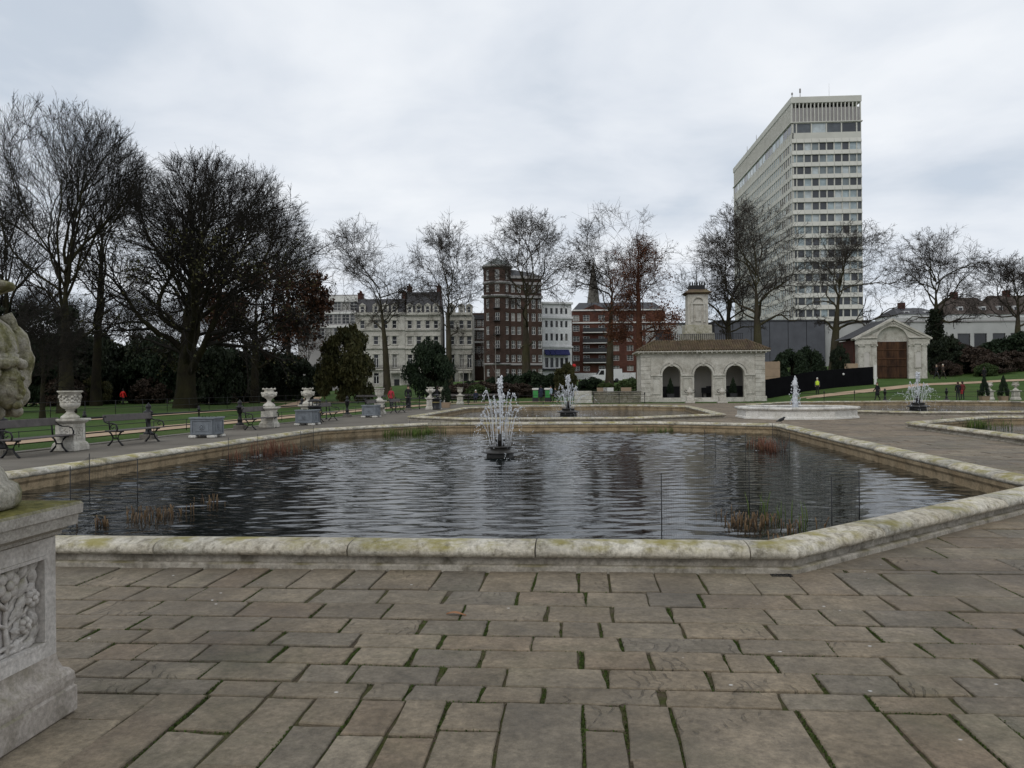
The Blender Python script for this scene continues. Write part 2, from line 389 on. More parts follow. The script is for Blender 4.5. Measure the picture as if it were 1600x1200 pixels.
def slab(mb, x00, x10, x11, x01, y0, y1, rg):
    """corners at (x00,y0),(x10,y0),(x11,y1),(x01,y1); eased, slightly uneven"""
    g = rg.uniform(.003, .008); j = lambda: rg.uniform(-.009, .009); t = rg.uniform(-.005, .005)
    k1, k2 = rg.uniform(-.004, .004), rg.uniform(-.004, .004)
    pts = [(x00+g*1.5+j(), y0+g+.002+j()*.6), (x10-g*1.5+j(), y0+g+.002+j()*.6), (x11-g*1.5+j(), y1-g-.002+j()*.6), (x01+g*1.5+j(), y1-g-.002+j()*.6)]
    cx = sum(p[0] for p in pts)/4; cy = sum(p[1] for p in pts)/4
    pts = [(p[0]+(cx-p[0])*k_, p[1]+(cy-p[1])*k_) if rg.random() < .3 else p for p in pts for k_ in (rg.uniform(.02, .07),)]   # worn corners
    # wavy outline: three points on each side
    o = []
    for a, b in zip(pts, pts[1:]+pts[:1]):
        o += [a, (a[0]*.67+b[0]*.33+j()*.7, a[1]*.67+b[1]*.33+j()*.7), (a[0]*.33+b[0]*.67+j()*.7, a[1]*.33+b[1]*.67+j()*.7)]
    n = len(o); z = lambda p: t + k1*(p[0]-cx) + k2*(p[1]-cy)
    e = .008; vs = []
    for p in o: vs.append((p[0], p[1], -.045))
    for p in o: vs.append((p[0], p[1], z(p)-.006))
    for p in o:
        dx, dy = cx-p[0], cy-p[1]; L = math.hypot(dx, dy) or 1; vs.append((p[0]+dx/L*e, p[1]+dy/L*e, z(p)))
    fs = [tuple(range(2*n, 3*n))]
    for k in range(2):
        for i in range(n): fs.append((k*n+i, k*n+(i+1) % n, (k+1)*n+(i+1) % n, (k+1)*n+i))
    mb.add(vs, fs)
ROWPX = [924.7, 946.8, 971, 994.6, 1017, 1045, 1074.6, 1100]
ROWY = [P(905, y_).y for y_ in ROWPX]                        # far to near
JPX = [[126,207,272,331,389,457,532,584,677,752,835,904,953,1028,1099,1177,1246,1322,1395,1554],
 [126,193,293,385,483,591,695,808,916,1012,1095,1239,1379,1499],
 [117,218,366,489,602,721,854,959,1047,1201,1286,1356,1489],
 [119,196,266,397,532,654,760,878,939,1066,1203,1359,1460,1584],
 [109,199,293,421,551,688,830,971,1152,1293,1433,1590],
 [131,204,297,423,544,640,752,909,1016,1135,1205,1384,1522],
 [101,190,310,464,548,687,789,947,1105,1275,1395,1486,1597],
 [195,316,418,568,633,750,849,1036,1218,1353,1483]]
rg = random.Random(5); cells = []       # (x00,x10,x11,x01,y0,y1)
yb = [6.99] + ROWY
for k in range(8):
    y1, y0 = yb[k], yb[k+1]
    pm = (ROWPX[k] + (898 if k == 0 else ROWPX[k-1]))/2
    js = [P(x, pm).x for x in JPX[k]]
    while js[0] > -9.0: js.insert(0, js[0]-rg.uniform(.4, .75))
    while js[-1] < 16: js.append(js[-1]+rg.uniform(.45, .8))
    for a, b in zip(js, js[1:]): cells.append((a, b, b, a, y0, y1))
cx = [P(x, 1100).x for x in (228,310,404,486,559,630,701,792,911,974,1044,1239,1366,1467,1532)]
while cx[0] > -8.6: cx.insert(0, cx[0]-rg.uniform(.38, .6))
while cx[-1] < 9: cx.append(cx[-1]+rg.uniform(.38, .62))
for a, b in zip(cx, cx[1:]):            # the near band is laid lengthwise
    y = ROWY[-1]
    first = True
    while y > -3:
        L = rg.choice([.30, .33, .42, .95, .6, .75]) if first else rg.uniform(.5, 1.0); first = False
        cells.append((a, b, b, a, max(y-L, -3.2), y)); y -= L
ins = [inset(pd, .16) for pd in PONDS] + [inset(ROS, .2)]
ycut = sorted(set([6.99, GY1-.3] + [min(p[1] for p in i_) for i_ in ins] + [max(p[1] for p in i_) for i_ in ins]))
for ya, ybb in zip(ycut, ycut[1:]):
    if ybb-ya < .05: continue
    n = max(1, round((ybb-ya)/rg.uniform(.46, .56)))
    for i in range(n):
        y0 = ya+(ybb-ya)*i/n; y1 = ya+(ybb-ya)*(i+1)/n
        bl = []
        for i_ in ins:
            s0, s1 = span(i_, y0+1e-3), span(i_, y1-1e-3)
            if s0 or s1: s0 = s0 or s1; s1 = s1 or s0; bl.append((s0, s1))
        bl.sort(); xl = (-5.95, -5.95); segs = []
        for s0, s1 in bl:
            if s0[0] > xl[0]+.1: segs.append((xl, (s0[0], s1[0])))
            xl = (s0[1], s1[1])
        segs.append((xl, (GX1-1, GX1-1)))
        for (l0, l1), (r0, r1) in segs:
            if max(l0, l1) < -5.9 and bl and False: continue
            w = (r0+r1-l0-l1)/2
            if w <= .12: continue
            if r0 <= -6.0: continue
            xm = max(l0, l1)+rg.uniform(.25, .8); js = [(l0, l1)]
            while xm < min(r0, r1)-.3: js.append((xm, xm)); xm += rg.uniform(.5, 1.05)
            js.append((r0, r1))
            for (a0, a1), (b0, b1) in zip(js, js[1:]): cells.append((a0, b0, b1, a1, y0, y1))
def seen(c):
    x, y = (c[0]+c[1]+c[2]+c[3])/4, (c[4]+c[5])/2
    d = -math.sin(YAW)*x + math.cos(YAW)*y; u = math.cos(YAW)*x + math.sin(YAW)*y
    return d > 3.1 and abs(u) < d*.66+.3, d
order = sorted(((seen(c), c) for c in cells), key=lambda t: (not t[0][0], t[0][1]))
far = MB(); tufts = []
for i, ((vis, d), c) in enumerate(order):
    if i < 300:
        mb = MB(); slab(mb, *c, rg); mb.build('paving_slab', MT['slab'], pavement)
        if vis and d < 9:
            tufts.append((c[0], c[3], c[4], c[5]))
    elif d > 40: far.add([(c[0]+.01,c[4]+.01,-.002),(c[1]-.01,c[4]+.01,-.002),(c[2]-.01,c[5]-.01,-.002),(c[3]+.01,c[5]-.01,-.002)], [(0,1,2,3)])
    elif d > 13 or not vis:
        z = rg.uniform(-.004, .004); p4 = [(c[0]+.008,c[4]+.006),(c[1]-.008,c[4]+.006),(c[2]-.008,c[5]-.006),(c[3]+.008,c[5]-.006)]
        far.add([(x, y, -.03) for x, y in p4]+[(x, y, z) for x, y in p4], [(4,5,6,7),(0,1,5,4),(1,2,6,5),(2,3,7,6),(3,0,4,7)])
    else: slab(far, *c, rg)
fo = far.build('paving_slabs', MT['slab'], pavement); fo['kind'] = 'stuff'
# per-face colour variety of the joined slabs comes from the noise in the material
# moss and small weeds in the joints
v = []; q = []
for (xa, xb, y0, y1) in tufts:
    dens = rg.choice([0, 0, 20, 60, 160, 260])
    for _ in range(dens):
        t = rg.random(); x = xa+(xb-xa)*t+rg.gauss(0, .006); y = y0+(y1-y0)*t
        if rg.random() < .18: x = xa+rg.uniform(0, .5); y = y0+rg.gauss(0, .004)
        a = rg.uniform(0, 6.28); w = rg.uniform(.002, .005); h = rg.uniform(.004, .014); k = len(v)
        dx, dy = math.cos(a)*w, math.sin(a)*w; lx, ly = rg.gauss(0, .004), rg.gauss(0, .004)
        v += [(x-dx, y-dy, -.014), (x+dx, y+dy, -.014), (x+dx+lx, y+dy+ly, -.014+h), (x-dx+lx, y-dy+ly, -.014+h)]; q.append((k, k+1, k+2, k+3))
MT['moss'] = plain('moss', (0.050,0.075,0.016), .95, .45, 18)
mo = link('joint_moss', npmesh('joint_moss', np.array(v), np.array(q), MT['moss']), pavement); mo['kind'] = 'stuff'

# ================================================================== stone basins
STR = ((1.0, 1.0, 1.0), (0, 0, .6))
MT['coping'] = stone('coping_stone', (0.43,0.385,0.30), (0.62,0.585,0.50), (0.10,0.084,0.052), .9, .85, (0.26,0.225,0.055), 2.6, 30, .9, .012, .10, ((2.2, .8, 2.2), (0, 0, .55)), .72)
MT['plinth'] = stone('plinth_stone', (0.25,0.225,0.185), (0.36,0.33,0.28), (0.07,0.06,0.042), .9, .5, (0.13,0.11,0.035), 2.4, 30, .8, .01)
MT['inner'] = stone('inner_wall_stone', (0.26,0.19,0.11), (0.37,0.29,0.185), (0.07,0.055,0.03), .75, .35, (0.10,0.085,0.03), 1.6, 24, .7, .01)
MT['white_stone'] = stone('white_stone', (0.56,0.54,0.49), (0.68,0.66,0.62), (0.22,0.20,0.15), .45, .25, (0.22,0.2,0.1), 1.6, 26, .25, .006, .05)
COPE = [(.02,.135),(-.02,.145),(-.045,.175),(-.045,.215),(-.015,.255),(.05,.272),(.14,.280),(.25,.278),(.34,.262),(.395,.225),(.405,.18),(.38,.14)]
PLIN = [(.03,.14),(.03,.062),(-.015,.058),(-.03,.045),(-.035,-.06),(.2,-.06),(.2,.14)]
INNR = [(.21,.138),(.365,.138),(.375,.11),(.375,.06),(.36,.03),(.345,0.0),(.345,-.5),(.21,-.5)]
def sweep(poly, prof, s0, s1, zs=1.0, os=1.0):
    """solid piece of a profile swept along the closed outline from s0 to s1 (measured on the outer edge)"""
    n = len(poly); L = [(Vector(poly[(i+1) % n])-Vector(poly[i])).length for i in range(n)]
    acc = [0.0]
    for l_ in L: acc.append(acc[-1]+l_)
    def frame(i):
        a, b = Vector(poly[i % n]), Vector(poly[(i+1) % n]); d = (b-a).normalized(); return a, d, Vector((-d.y, d.x))
    st = []
    def at_s(s):
        for i in range(n):
            if acc[i] <= s <= acc[i+1]+1e-9:
                a, d, nn = frame(i); return a+d*(s-acc[i]), nn
    st.append(at_s(s0 % acc[-1]))
    for k in range(2*n):
        sc = acc[k % n]+(acc[-1] if k >= n else 0)
        if s0+1e-6 < sc < s1-1e-6:
            n1 = frame((k-1) % n)[2]; n2 = frame(k % n)[2]; st.append((Vector(poly[k % n]), (n1+n2)/(1+n1.dot(n2))))
    e_ = s1 % acc[-1]; st.append(at_s(e_ if e_ > 1e-6 else acc[-1]))
    mb = MB(); k = len(prof); vs = []
    for p, nn in st:
        for (o, z) in prof: w = p+nn*o*os; vs.append((w.x, w.y, z*zs))
    fs = []
    for i in range(len(st)-1):
        for j in range(k): fs.append((i*k+j, i*k+(j+1) % k, (i+1)*k+(j+1) % k, (i+1)*k+j))
    fs.append(tuple(range(k))); fs.append(tuple(range(len(st)*k-1, (len(st)-1)*k-1, -1)))
    mb.add(vs, [f[::-1] for f in fs]); return mb
def perim(poly): return sum((Vector(poly[(i+1) % len(poly)])-Vector(poly[i])).length for i in range(len(poly)))
def basin(name, poly, label, slen, mats, zs=.82, os=1.0, seed=1, start=.8, prof=(COPE, PLIN, INNR)):
    root = thing(name, label, 'basin', (0,0,0)); rr = random.Random(seed); T = perim(poly)
    cut = [start]
    while cut[-1] < T+start-slen*.7: cut.append(cut[-1]+slen*rr.uniform(.8, 1.2))
    if T+start-cut[-1] < slen*.5: cut.pop()
    cut.append(T+start)
    for a, b in zip(cut, cut[1:]):
        dx_, dz_ = rr.uniform(-.006, .006), rr.uniform(-.005, .005)
        o = sweep(poly, [(x+dx_, z+dz_) for x, z in prof[0]], a+.006, b-.006, zs, os).build('coping_stone', mats[0], root)
        for p_ in o.data.polygons: p_.use_smooth = len(p_.vertices) == 4
    for nm, pr, mt in (('plinth', prof[1], mats[1]), ('inner_wall', prof[2], mats[2])):
        h = T/2; 
        sweep(poly, pr, 0.0005, h, zs, os).build(nm, mt, root); sweep(poly, pr, h, T-.0005, zs, os).build(nm, mt, root)
    return root
STD = (MT['coping'], MT['plinth'], MT['inner'])
basin('stone_basin', POND1, 'large octagonal stone basin with net stakes and cut reeds, in front of the paving slabs', 1.75, STD, seed=3, start=1.0)
basin('stone_basin', POND2, 'octagonal stone basin with spray fountain in front of the three-arched pavilion', 1.8, STD, seed=4)
basin('stone_basin', POND3, 'octagonal stone basin with spray fountain below the hillside lawn and alcove', 1.8, STD, seed=5)
basin('stone_basin', POND4, 'stone basin with green rushes in its corner, across the slab walkway', 1.8, STD, seed=6)
basin('white_basin', ROS, 'small raised white stone basin with a single foaming jet', 1.3, (MT['white_stone'],)*3, 1.0, 1.0, seed=8, prof=([(.03,.40),(-.05,.415),(-.085,.455),(-.09,.50),(-.06,.535),(.0,.55),(.32,.55),(.36,.53),(.36,.42)], [(.03,.41),(.03,.12),(-.02,.10),(-.05,.07),(-.055,-.05),(.2,-.05),(.2,.41)], [(.21,.41),(.34,.41),(.34,-.3),(.21,-.3)]))

# ---- water
def water_mat(name, cx, cy, bump=True):
    m = NT(name, 0.015, 0.5); m.col((0.006,0.008,0.008)); m.b.inputs['IOR'].default_value = 1.33
    n1 = m.noise(1.5, 3, .5, m.pos((.36,1.35,1), (0,0,rad(-5))), .9)
    n2 = m.noise(4.4, 2, .45, m.pos((.40,1.35,1), (0,0,rad(7))), .7)
    n3 = m.noise(20, 2, .5, m.pos((.6,1.4,1)))
    sb = m.n('ShaderNodeVectorMath'); sb.operation = 'DISTANCE'; m.l(m.geo.outputs['Position'], sb.inputs[0]); sb.inputs[1].default_value = (cx, cy, -.12)
    d = sb.outputs['Value']
    ring = m.mth('SINE', m.mth('MULTIPLY', d, 17.0)); ring = m.mth('MULTIPLY', ring, m.rng(d, .5, 6.5, .32, .0))
    amp = m.rng(m.noise(.22, 3, .5), .3, .7, .55, 1.25); n1 = m.mth('MULTIPLY', n1, amp)
    h = m.mth('ADD', m.mth('ADD', m.mth('MULTIPLY', n1, 2.3), m.mth('MULTIPLY', n2, .55)), m.mth('ADD', m.mth('MULTIPLY', n3, .015), m.mth('MULTIPLY', ring, .35)))
    if bump: m.bump(h, .7, .05)
    else: m.bump(m.noise(16, 2, .5, m.pos((.5,1.4,1))), .25, .006)
    return m.mat
def wavy(poly, f, z0, dx=.08, dy=.036, seed=3):
    """a real rippled surface: many small wave trains blown across the basin plus rings from the fountain"""
    g = np.random.default_rng(seed); xs_ = np.arange(min(p[0] for p in poly), max(p[0] for p in poly)+dx, dx); ys_ = np.arange(min(p[1] for p in poly), max(p[1] for p in poly)+dy, dy)
    X, Y = np.meshgrid(xs_, ys_); Z = np.zeros_like(X); S2 = 0.0
    for i in range(60):
        lam = .115*(.62/.115)**(g.random()**1.3); th = g.normal(0, .30)+math.pi/2+.06; k_ = 2*np.pi/lam; a_ = lam**1.05
        # each train swells and fades over a few metres
        env_ = .55+.45*np.sin(X*g.uniform(.2, .8)+Y*g.uniform(.15, .6)+g.uniform(0, 6.28))
        w_ = np.sin(k_*(X*np.cos(th)+Y*np.sin(th))+g.uniform(0, 6.28)+.9*np.sin(X*.8*g.uniform(.5, 1.5)+g.uniform(0, 6))); Z += a_*env_*w_; S2 += (a_*k_)**2*.25
    Z *= .118/math.sqrt(S2)
    calm = .62+.38*np.sin(X*.33+1.0)*np.sin(Y*.27+.4); Z *= calm
    r = np.hypot(X-f[0], Y-f[1]); Z += .011*np.sin(2*np.pi*r/.36)*np.exp(-r/2.6)*(r > .3)
    n_y, n_x = X.shape; V = np.stack([X, Y, Z+z0], 2).reshape(-1, 3); id_ = np.arange(n_y*n_x).reshape(n_y, n_x)
    q_ = np.stack([id_[:-1, :-1], id_[:-1, 1:], id_[1:, 1:], id_[1:, :-1]], 2).reshape(-1, 4); c_ = V[q_].mean(1)[:, :2]; ok = np.ones(len(q_), bool)
    for a_, b_ in zip(poly, poly[1:]+poly[:1]): ok &= (b_[0]-a_[0])*(c_[:, 1]-a_[1])-(b_[1]-a_[1])*(c_[:, 0]-a_[0]) > -.02
    return npmesh('water', V, q_[ok], water_mat('pond_water', *f, False), True)
struct(link('water', wavy(inset(POND1, .25), (-1.93, 19.4), -.12)))
for i, (pd, f) in enumerate([(POND1, (-1.93,19.4)), (POND2, (-.66,47.6)), (POND3, (22.0,54.2)), (POND4, (18.7,18.5))]):
    if i == 0: continue
    p_ = inset(pd, .33); o = MB().add([(x, y, -.12) for x, y in p_], [tuple(range(len(p_)))]).build('water', water_mat('pond_water', *f)); struct(o)
p_ = inset(ROS, .33); struct(MB().add([(x, y, .33) for x, y in p_], [tuple(range(8))]).build('water', water_mat('pond_water', 10.4, 39.7)))

# ================================================================== TREES
def tubes(pts, rr, sides):
    """pts (N,K,3), rr (N,K) -> quads of N tubes"""
    N, K, _ = pts.shape
    d = np.empty_like(pts); d[:, 1:-1] = pts[:, 2:]-pts[:, :-2]; d[:, 0] = pts[:, 1]-pts[:, 0]; d[:, -1] = pts[:, -1]-pts[:, -2]
    d /= np.linalg.norm(d, axis=2, keepdims=True)+1e-9
    ref = np.where(np.abs(d[:, :1, 2:3]) < .85, np.array([0, 0, 1.0]), np.array([1.0, 0, 0]))
    ref = np.repeat(ref, K, axis=1)
    a = np.cross(d, ref); a /= np.linalg.norm(a, axis=2, keepdims=True)+1e-9; b = np.cross(d, a)
    th = np.arange(sides)*2*np.pi/sides
    v = pts[:, :, None, :]+rr[:, :, None, None]*(a[:, :, None, :]*np.cos(th)[None, None, :, None]+b[:, :, None, :]*np.sin(th)[None, None, :, None])
    v = v.reshape(-1, 3)
    base = (np.arange(N)[:, None, None]*K+np.arange(K-1)[None, :, None])*sides
    j = np.arange(sides)[None, None, :]; j2 = (j+1) % sides
    q = np.stack([base+j, base+j2, base+sides+j2, base+sides+j], axis=-1).reshape(-1, 4)
    return v, q
def unit(a): return a/(np.linalg.norm(a, axis=-1, keepdims=True)+1e-9)
def grow(seed, trunk_h, trunk_r, crown_c, crown_r, limbs, levels, lean=(0, 0), limb_up=.5, twig_r=.012, limb_start=.55, trunk_top=None, wig=.22, limb_wig=.16, droop=0.0, limb_r=(.34, .56), limb_taper=.82):
    """levels: list of (children per branch, length factor, angle deg, steps, up pull).  returns (trunk v,q), (crown v,q), tips"""
    g = np.random.default_rng(seed); cc = np.array(crown_c, float); cr = np.array(crown_r, float)
    def env(p): return np.linalg.norm((p-cc)/cr, axis=-1)
    K = 9; top = trunk_top or trunk_h
    t = np.linspace(0, 1, K); tr = np.stack([lean[0]*t**1.5+np.cumsum(g.normal(0, .05*trunk_h/12, K))*t, lean[1]*t**1.5+np.cumsum(g.normal(0, .05*trunk_h/12, K))*t, top*t], 1)
    rad_t = trunk_r*(1-.93*np.clip((t-.25)/.75, 0, 1)**1.3-.12*t); rad_t[0] *= 1.45; rad_t[1] *= 1.1; rad_t = np.maximum(rad_t, .02)
    V, Q = tubes(tr[None], rad_t[None], 9)
    # limbs leave the trunk
    n = limbs; s = limb_start+(1-limb_start)*np.sort(g.random(n))**.8; idx = s*(K-1); i0 = np.minimum(idx.astype(int), K-2); f = (idx-i0)[:, None]
    p = tr[i0]*(1-f)+tr[i0+1]*f; r = np.maximum(np.interp(s, t, rad_t), trunk_r*.42)*g.uniform(*limb_r, n)
    az = np.arange(n)*2.39996+g.uniform(-.5, .5, n)
    el = limb_up+g.uniform(-.25, .35, n)+(s-limb_start)*.9
    d = np.stack([np.cos(az)*np.cos(el), np.sin(az)*np.cos(el), np.sin(el)], 1)
    # how far to the crown's edge along d
    tt = np.linspace(.5, 60, 160); e = np.linalg.norm((p[:, None]+d[:, None]*tt[None, :, None]-cc)/cr, axis=-1)
    ins_ = e < 1.0; L = np.array([tt[m_].max() if m_.any() else cr.min()*.6 for m_ in ins_])
    L = np.maximum(L, cr.min()*.45)
    def run(p, d, L, r, steps, up, wg, taper):
        N = len(p); P_ = np.empty((N, steps+1, 3)); D_ = np.empty((N, steps+1, 3)); P_[:, 0] = p; D_[:, 0] = d
        st = (L/steps)[:, None]
        for k in range(steps):
            d = d+g.normal(0, wg, (N, 3)); d[:, 2] += up-droop*(k/steps); 
            out = env(P_[:, k])[:, None]; d = unit(d); P_[:, k+1] = P_[:, k]+d*st*np.clip(1.6-.8*out, .18, 1.0)*np.where(out > 1.06, .45, 1.0); D_[:, k+1] = d
        R_ = r[:, None]*(1-taper*np.linspace(0, 1, steps+1)[None])
        return P_, D_, R_
    LP, LD, LR = run(p, d, L*.95, r, 10, .03, limb_wig, limb_taper)
    v, q_ = tubes(LP, LR, 6); q_ = q_+len(V); V = np.concatenate([V, v]); Q = np.concatenate([Q, q_])
    # the leader also carries branches
    CP, CD, CR = LP, LD, LR; CV = []; CQ = []; off = 0; tips = [LP[:, -1]]
    for li, (kids, lf, ang, steps, up) in enumerate(levels):
        N, K1, _ = CP.shape; last = li == len(levels)-1
        cnt = kids; M_ = N*cnt
        u = g.beta(1.5, 1.0, (N, cnt)) if li else g.beta(1.7, 1.0, (N, cnt)); u = .14+.86*u; u[:, 0] = 1.0
        idx = u*(K1-1); i0 = np.minimum(idx.astype(int), K1-2); f = (idx-i0)[..., None]; ar = np.arange(N)[:, None]
        p = (CP[ar, i0]*(1-f)+CP[ar, i0+1]*f).reshape(M_, 3); pd = CD[ar, i0].reshape(M_, 3)
        pr = (CR[ar, i0]*(1-f[..., 0])+CR[ar, i0+1]*f[..., 0]).reshape(M_)
        rnd = unit(g.normal(0, 1, (M_, 3))); perp = unit(np.cross(pd, rnd)); an = np.radians(ang)*g.uniform(.5, 1.35, M_)[:, None]
        an[::cnt] *= .4
        d = unit(pd*np.cos(an)+perp*np.sin(an)); outw = unit(p-cc); d = unit(d+outw*.12+np.array([0, 0, up]))
        PL = np.linalg.norm(CP[:, -1]-CP[:, 0], axis=1); L = np.repeat(PL, cnt)*lf*g.uniform(.6, 1.3, M_)*np.clip(1.5-env(p)*.62, .45, 1.15)
        keep = env(p) < 1.16
        p, d, L, pr = p[keep], d[keep], L[keep], pr[keep]
        r = np.maximum(pr*g.uniform(.5, .8, len(pr)), twig_r*(1.0 if last else 1.25)); r = np.minimum(r, np.maximum(L*.03, twig_r*.8))
        CP, CD, CR = run(p, d, L, r, steps, up*.4, wig, .7 if not last else .55)
        v, q_ = tubes(CP, CR, 4 if li == 0 else 3); CV.append(v); CQ.append(q_+off); off += len(v); tips.append(CP[:, -1])
    return (V, Q), (np.concatenate(CV), np.concatenate(CQ)), tips
def leaves(g, pts, size, jitter, up=.3):
    """one small bent quad at each point"""
    n = len(pts); c = pts+g.normal(0, jitter, (n, 3)); a = unit(g.normal(0, 1, (n, 3))); nrm = unit(g.normal(0, 1, (n, 3))+np.array([0, 0, up]))
    b = unit(np.cross(nrm, a)); a = np.cross(b, nrm); s = (size*g.uniform(.6, 1.4, n))[:, None]
    v = np.stack([c-a*s-b*s*.55, c+a*s-b*s*.55, c+a*s*.7+b*s*.55, c-a*s*.7+b*s*.55], 1).reshape(-1, 3)
    return v, np.arange(n*4).reshape(-1, 4)
def bark(name, c1, c2, green=.0):
    m = NT(name, .95, .1); c = m.mix(m.rng(m.noise(1.2, 6, .65, m.pos((1,1,.35))), .35, .65), c1, c2)
    if green: c = m.mix(m.mth('MULTIPLY', m.rng(m.noise(.7, 5), .4, .62), green), c, (0.055,0.055,0.018))
    m.col(m.val(c, m.rng(m.noise(9, 5, .7), .25, .75, .7, 1.3))).bump(m.noise(14, 5, .7, m.pos((1,1,.3))), .6, .04); return m.mat
MT['bark_dark'] = bark('dark_bark', (0.012,0.010,0.008), (0.024,0.020,0.014), .3)
MT['bark_plane'] = bark('plane_bark', (0.036,0.030,0.021), (0.075,0.064,0.046), .4)
MT['twig_dark'] = plain('dark_twigs', (0.016,0.0135,0.010), .95, .3, .5)
MT['twig_plane'] = plain('plane_twigs', (0.040,0.033,0.027), .95, .3, .5)
MT['twig_rust'] = plain('rust_twigs', (0.070,0.028,0.015), .95, .4, .6)
def foliage(name, c1, c2, sc=1.0, tr=.2):
    m = NT(name, .7, .25); c = m.mix(m.rng(m.noise(sc, 4, .6), .35, .65), c1, c2)
    c = m.val(c, m.rng(m.noise(sc*9, 3, .7), .2, .8, .55, 1.45)); m.col(c); return m.mat
MT['leaf_dark'] = foliage('dark_leaves', (0.010,0.020,0.009), (0.020,0.034,0.013), .8)
MT['leaf_olive'] = foliage('olive_leaves', (0.026,0.030,0.008), (0.056,0.050,0.014), .9)
MT['leaf_green'] = foliage('green_leaves', (0.024,0.045,0.012), (0.052,0.075,0.02), .9)
MT['leaf_brown'] = foliage('brown_leaves', (0.038,0.017,0.009), (0.075,0.032,0.015), 1.2)
MT['leaf_rust'] = foliage('rust_leaves', (0.070,0.026,0.012), (0.125,0.044,0.018), .9)
MT['leaf_ivy'] = foliage('ivy_leaves', (0.008,0.014,0.006), (0.018,0.026,0.010), 1.4)
MT['leaf_hedge'] = foliage('hedge_leaves', (0.028,0.020,0.014), (0.055,0.036,0.024), 1.0)
def tree(name, label, loc, rz, tv, cv, mats, group='bare winter trees round the garden', extra=None):
    root = thing(name, label, 'tree', loc, rz, group)
    link('trunk', npmesh('trunk', tv[0], tv[1], mats[0], True), root)
    link('crown', npmesh('crown', cv[0], cv[1], mats[1]), root)
    for nm, v, q_, mt in (extra or []): link(nm, npmesh(nm, v, q_, mt), root)
    return root
def at(px, d):                                     # ground point in pixel column px at camera depth d
    x, y = WX(px, d); return Vector((x, y, terrain(x, y)-.05))
LV_PLANE = [(11, .50, 46, 7, .05), (9, .46, 50, 4, .03), (8, .55, 56, 1, .02)]
LV_THIN = [(11, .48, 46, 6, .06), (9, .46, 50, 4, .04), (8, .6, 50, 1, .03)]
LV_DENSE = [(13, .48, 36, 6, .08), (9, .48, 38, 4, .08), (8, .6, 42, 1, .06)]
def crown_px(px0, px1, py0, py1, d, base_z):
    """crown ellipsoid (relative to the tree's foot) from its extent in the photograph at depth d"""
    top = W((px0+px1)/2, py0, d).z-base_z; bot = W((px0+px1)/2, py1, d).z-base_z; w = (px1-px0)/2*d/F_PX*1.10
    return (0, 0, (top+bot)/2), (w, w, (top-bot)/2), top
PLANES = [  # px of trunk, depth, crown px0,px1,py0,py1, seed, label, trunk r, limb_start
 (605, 118, 488, 655, 345, 520, 21, 'bare spreading plane tree before the left half of the white stucco houses', .50, .45),
 (703, 116, 640, 768, 338, 520, 22, 'bare plane tree beside the dark round evergreen, before the stucco house', .45, .45),
 (822, 110, 752, 908, 333, 520, 23, 'bare plane tree with thick mossy trunk before the round-cornered brick building', .62, .42),
 (952, 114, 895, 1052, 318, 520, 24, 'tall bare plane tree above the rust-coloured cypress and church spire', .55, .4),
 (1140, 112, 1066, 1212, 345, 530, 25, 'bare plane tree with leaning fork, rising behind the pavilion chimney', .55, .25),
 (1186, 104, 1095, 1262, 315, 520, 26, 'tallest bare plane tree, before the hotel tower and dark panel wall', .62, .35),
 (1303, 112, 1238, 1412, 352, 520, 27, 'bare plane tree with wide low limbs before the tower front and hoarding', .62, .45),
 (1463, 118, 1398, 1540, 352, 520, 28, 'bare plane tree with ivy-clad trunk beside the white alcove', .60, .5),
 (1590, 122, 1525, 1665, 400, 530, 29, 'low bare tree with twisted limbs above the hillside shrubs', .55, .5)]
plane_trees = {}
for (px, d, x0, x1, y0, y1, sd_, lab, tr_, ls) in PLANES:
    loc = at(px, d); c, r_, top = crown_px(x0, x1, y0, y1, d, loc.z)
    cxm = W((x0+x1)/2, 600, d); sh = (cxm-Vector((loc.x, loc.y, 0))); c = (sh.x, sh.y, c[2])
    tv, cv, tips = grow(sd_, top*.62, tr_, c, r_, 13, LV_PLANE, lean=(sh.x*.35, 0), limb_up=.42, twig_r=.0175, limb_start=ls, wig=.30, limb_wig=.24)
    ex = []
    if sd_ == 28:
        g_ = np.random.default_rng(3); n = 5200; z = g_.uniform(0, 9.0, n)**1.0; a = g_.uniform(0, 6.28, n); rr = (1.7-z*.11)*g_.uniform(.6, 1.05, n)*(1+.3*np.sin(a*3+z))
        v, q_ = leaves(g_, np.stack([rr*np.cos(a), rr*np.sin(a), z], 1), .13, .12); ex.append(('ivy', v, q_, MT['leaf_ivy']))
    plane_trees[sd_] = tree('plane_tree', lab, loc, 0, tv, cv, (MT['bark_plane'], MT['twig_plane']), extra=ex)
# ---- the big dark trees on the left
def big(px, d, x0, x1, y0, y1, sd_, lab, tr_, limbs, ls, up, name='elm_tree', lv=LV_DENSE, tw=.013, th=.7, leaf=None, lw=.16):
    loc = at(px, d); c, r_, top = crown_px(x0, x1, y0, y1, d, loc.z)
    cxm = W((x0+x1)/2, 600, d); c = (cxm.x-loc.x, cxm.y-loc.y, c[2])
    tv, cv, tips = grow(sd_, top*th, tr_, c, r_, limbs, lv, lean=(c[0]*.3, 0), limb_up=up, twig_r=tw, limb_start=ls, wig=.18, limb_wig=lw)
    ex = []
    if leaf:
        mt, n, sz, zmax, cond = leaf; g_ = np.random.default_rng(sd_+50); tp = np.concatenate(tips[1:]); tp = tp[tp[:, 2] < zmax*top]
        if cond is not None: tp = tp[cond(tp)]
        tp = tp[g_.integers(0, len(tp), n)]; v, q_ = leaves(g_, tp, sz, .22); ex.append(('dead_leaves', v, q_, mt))
    return tree(name, lab, loc, 0, tv, cv, (MT['bark_dark'], MT['twig_dark']), extra=ex)
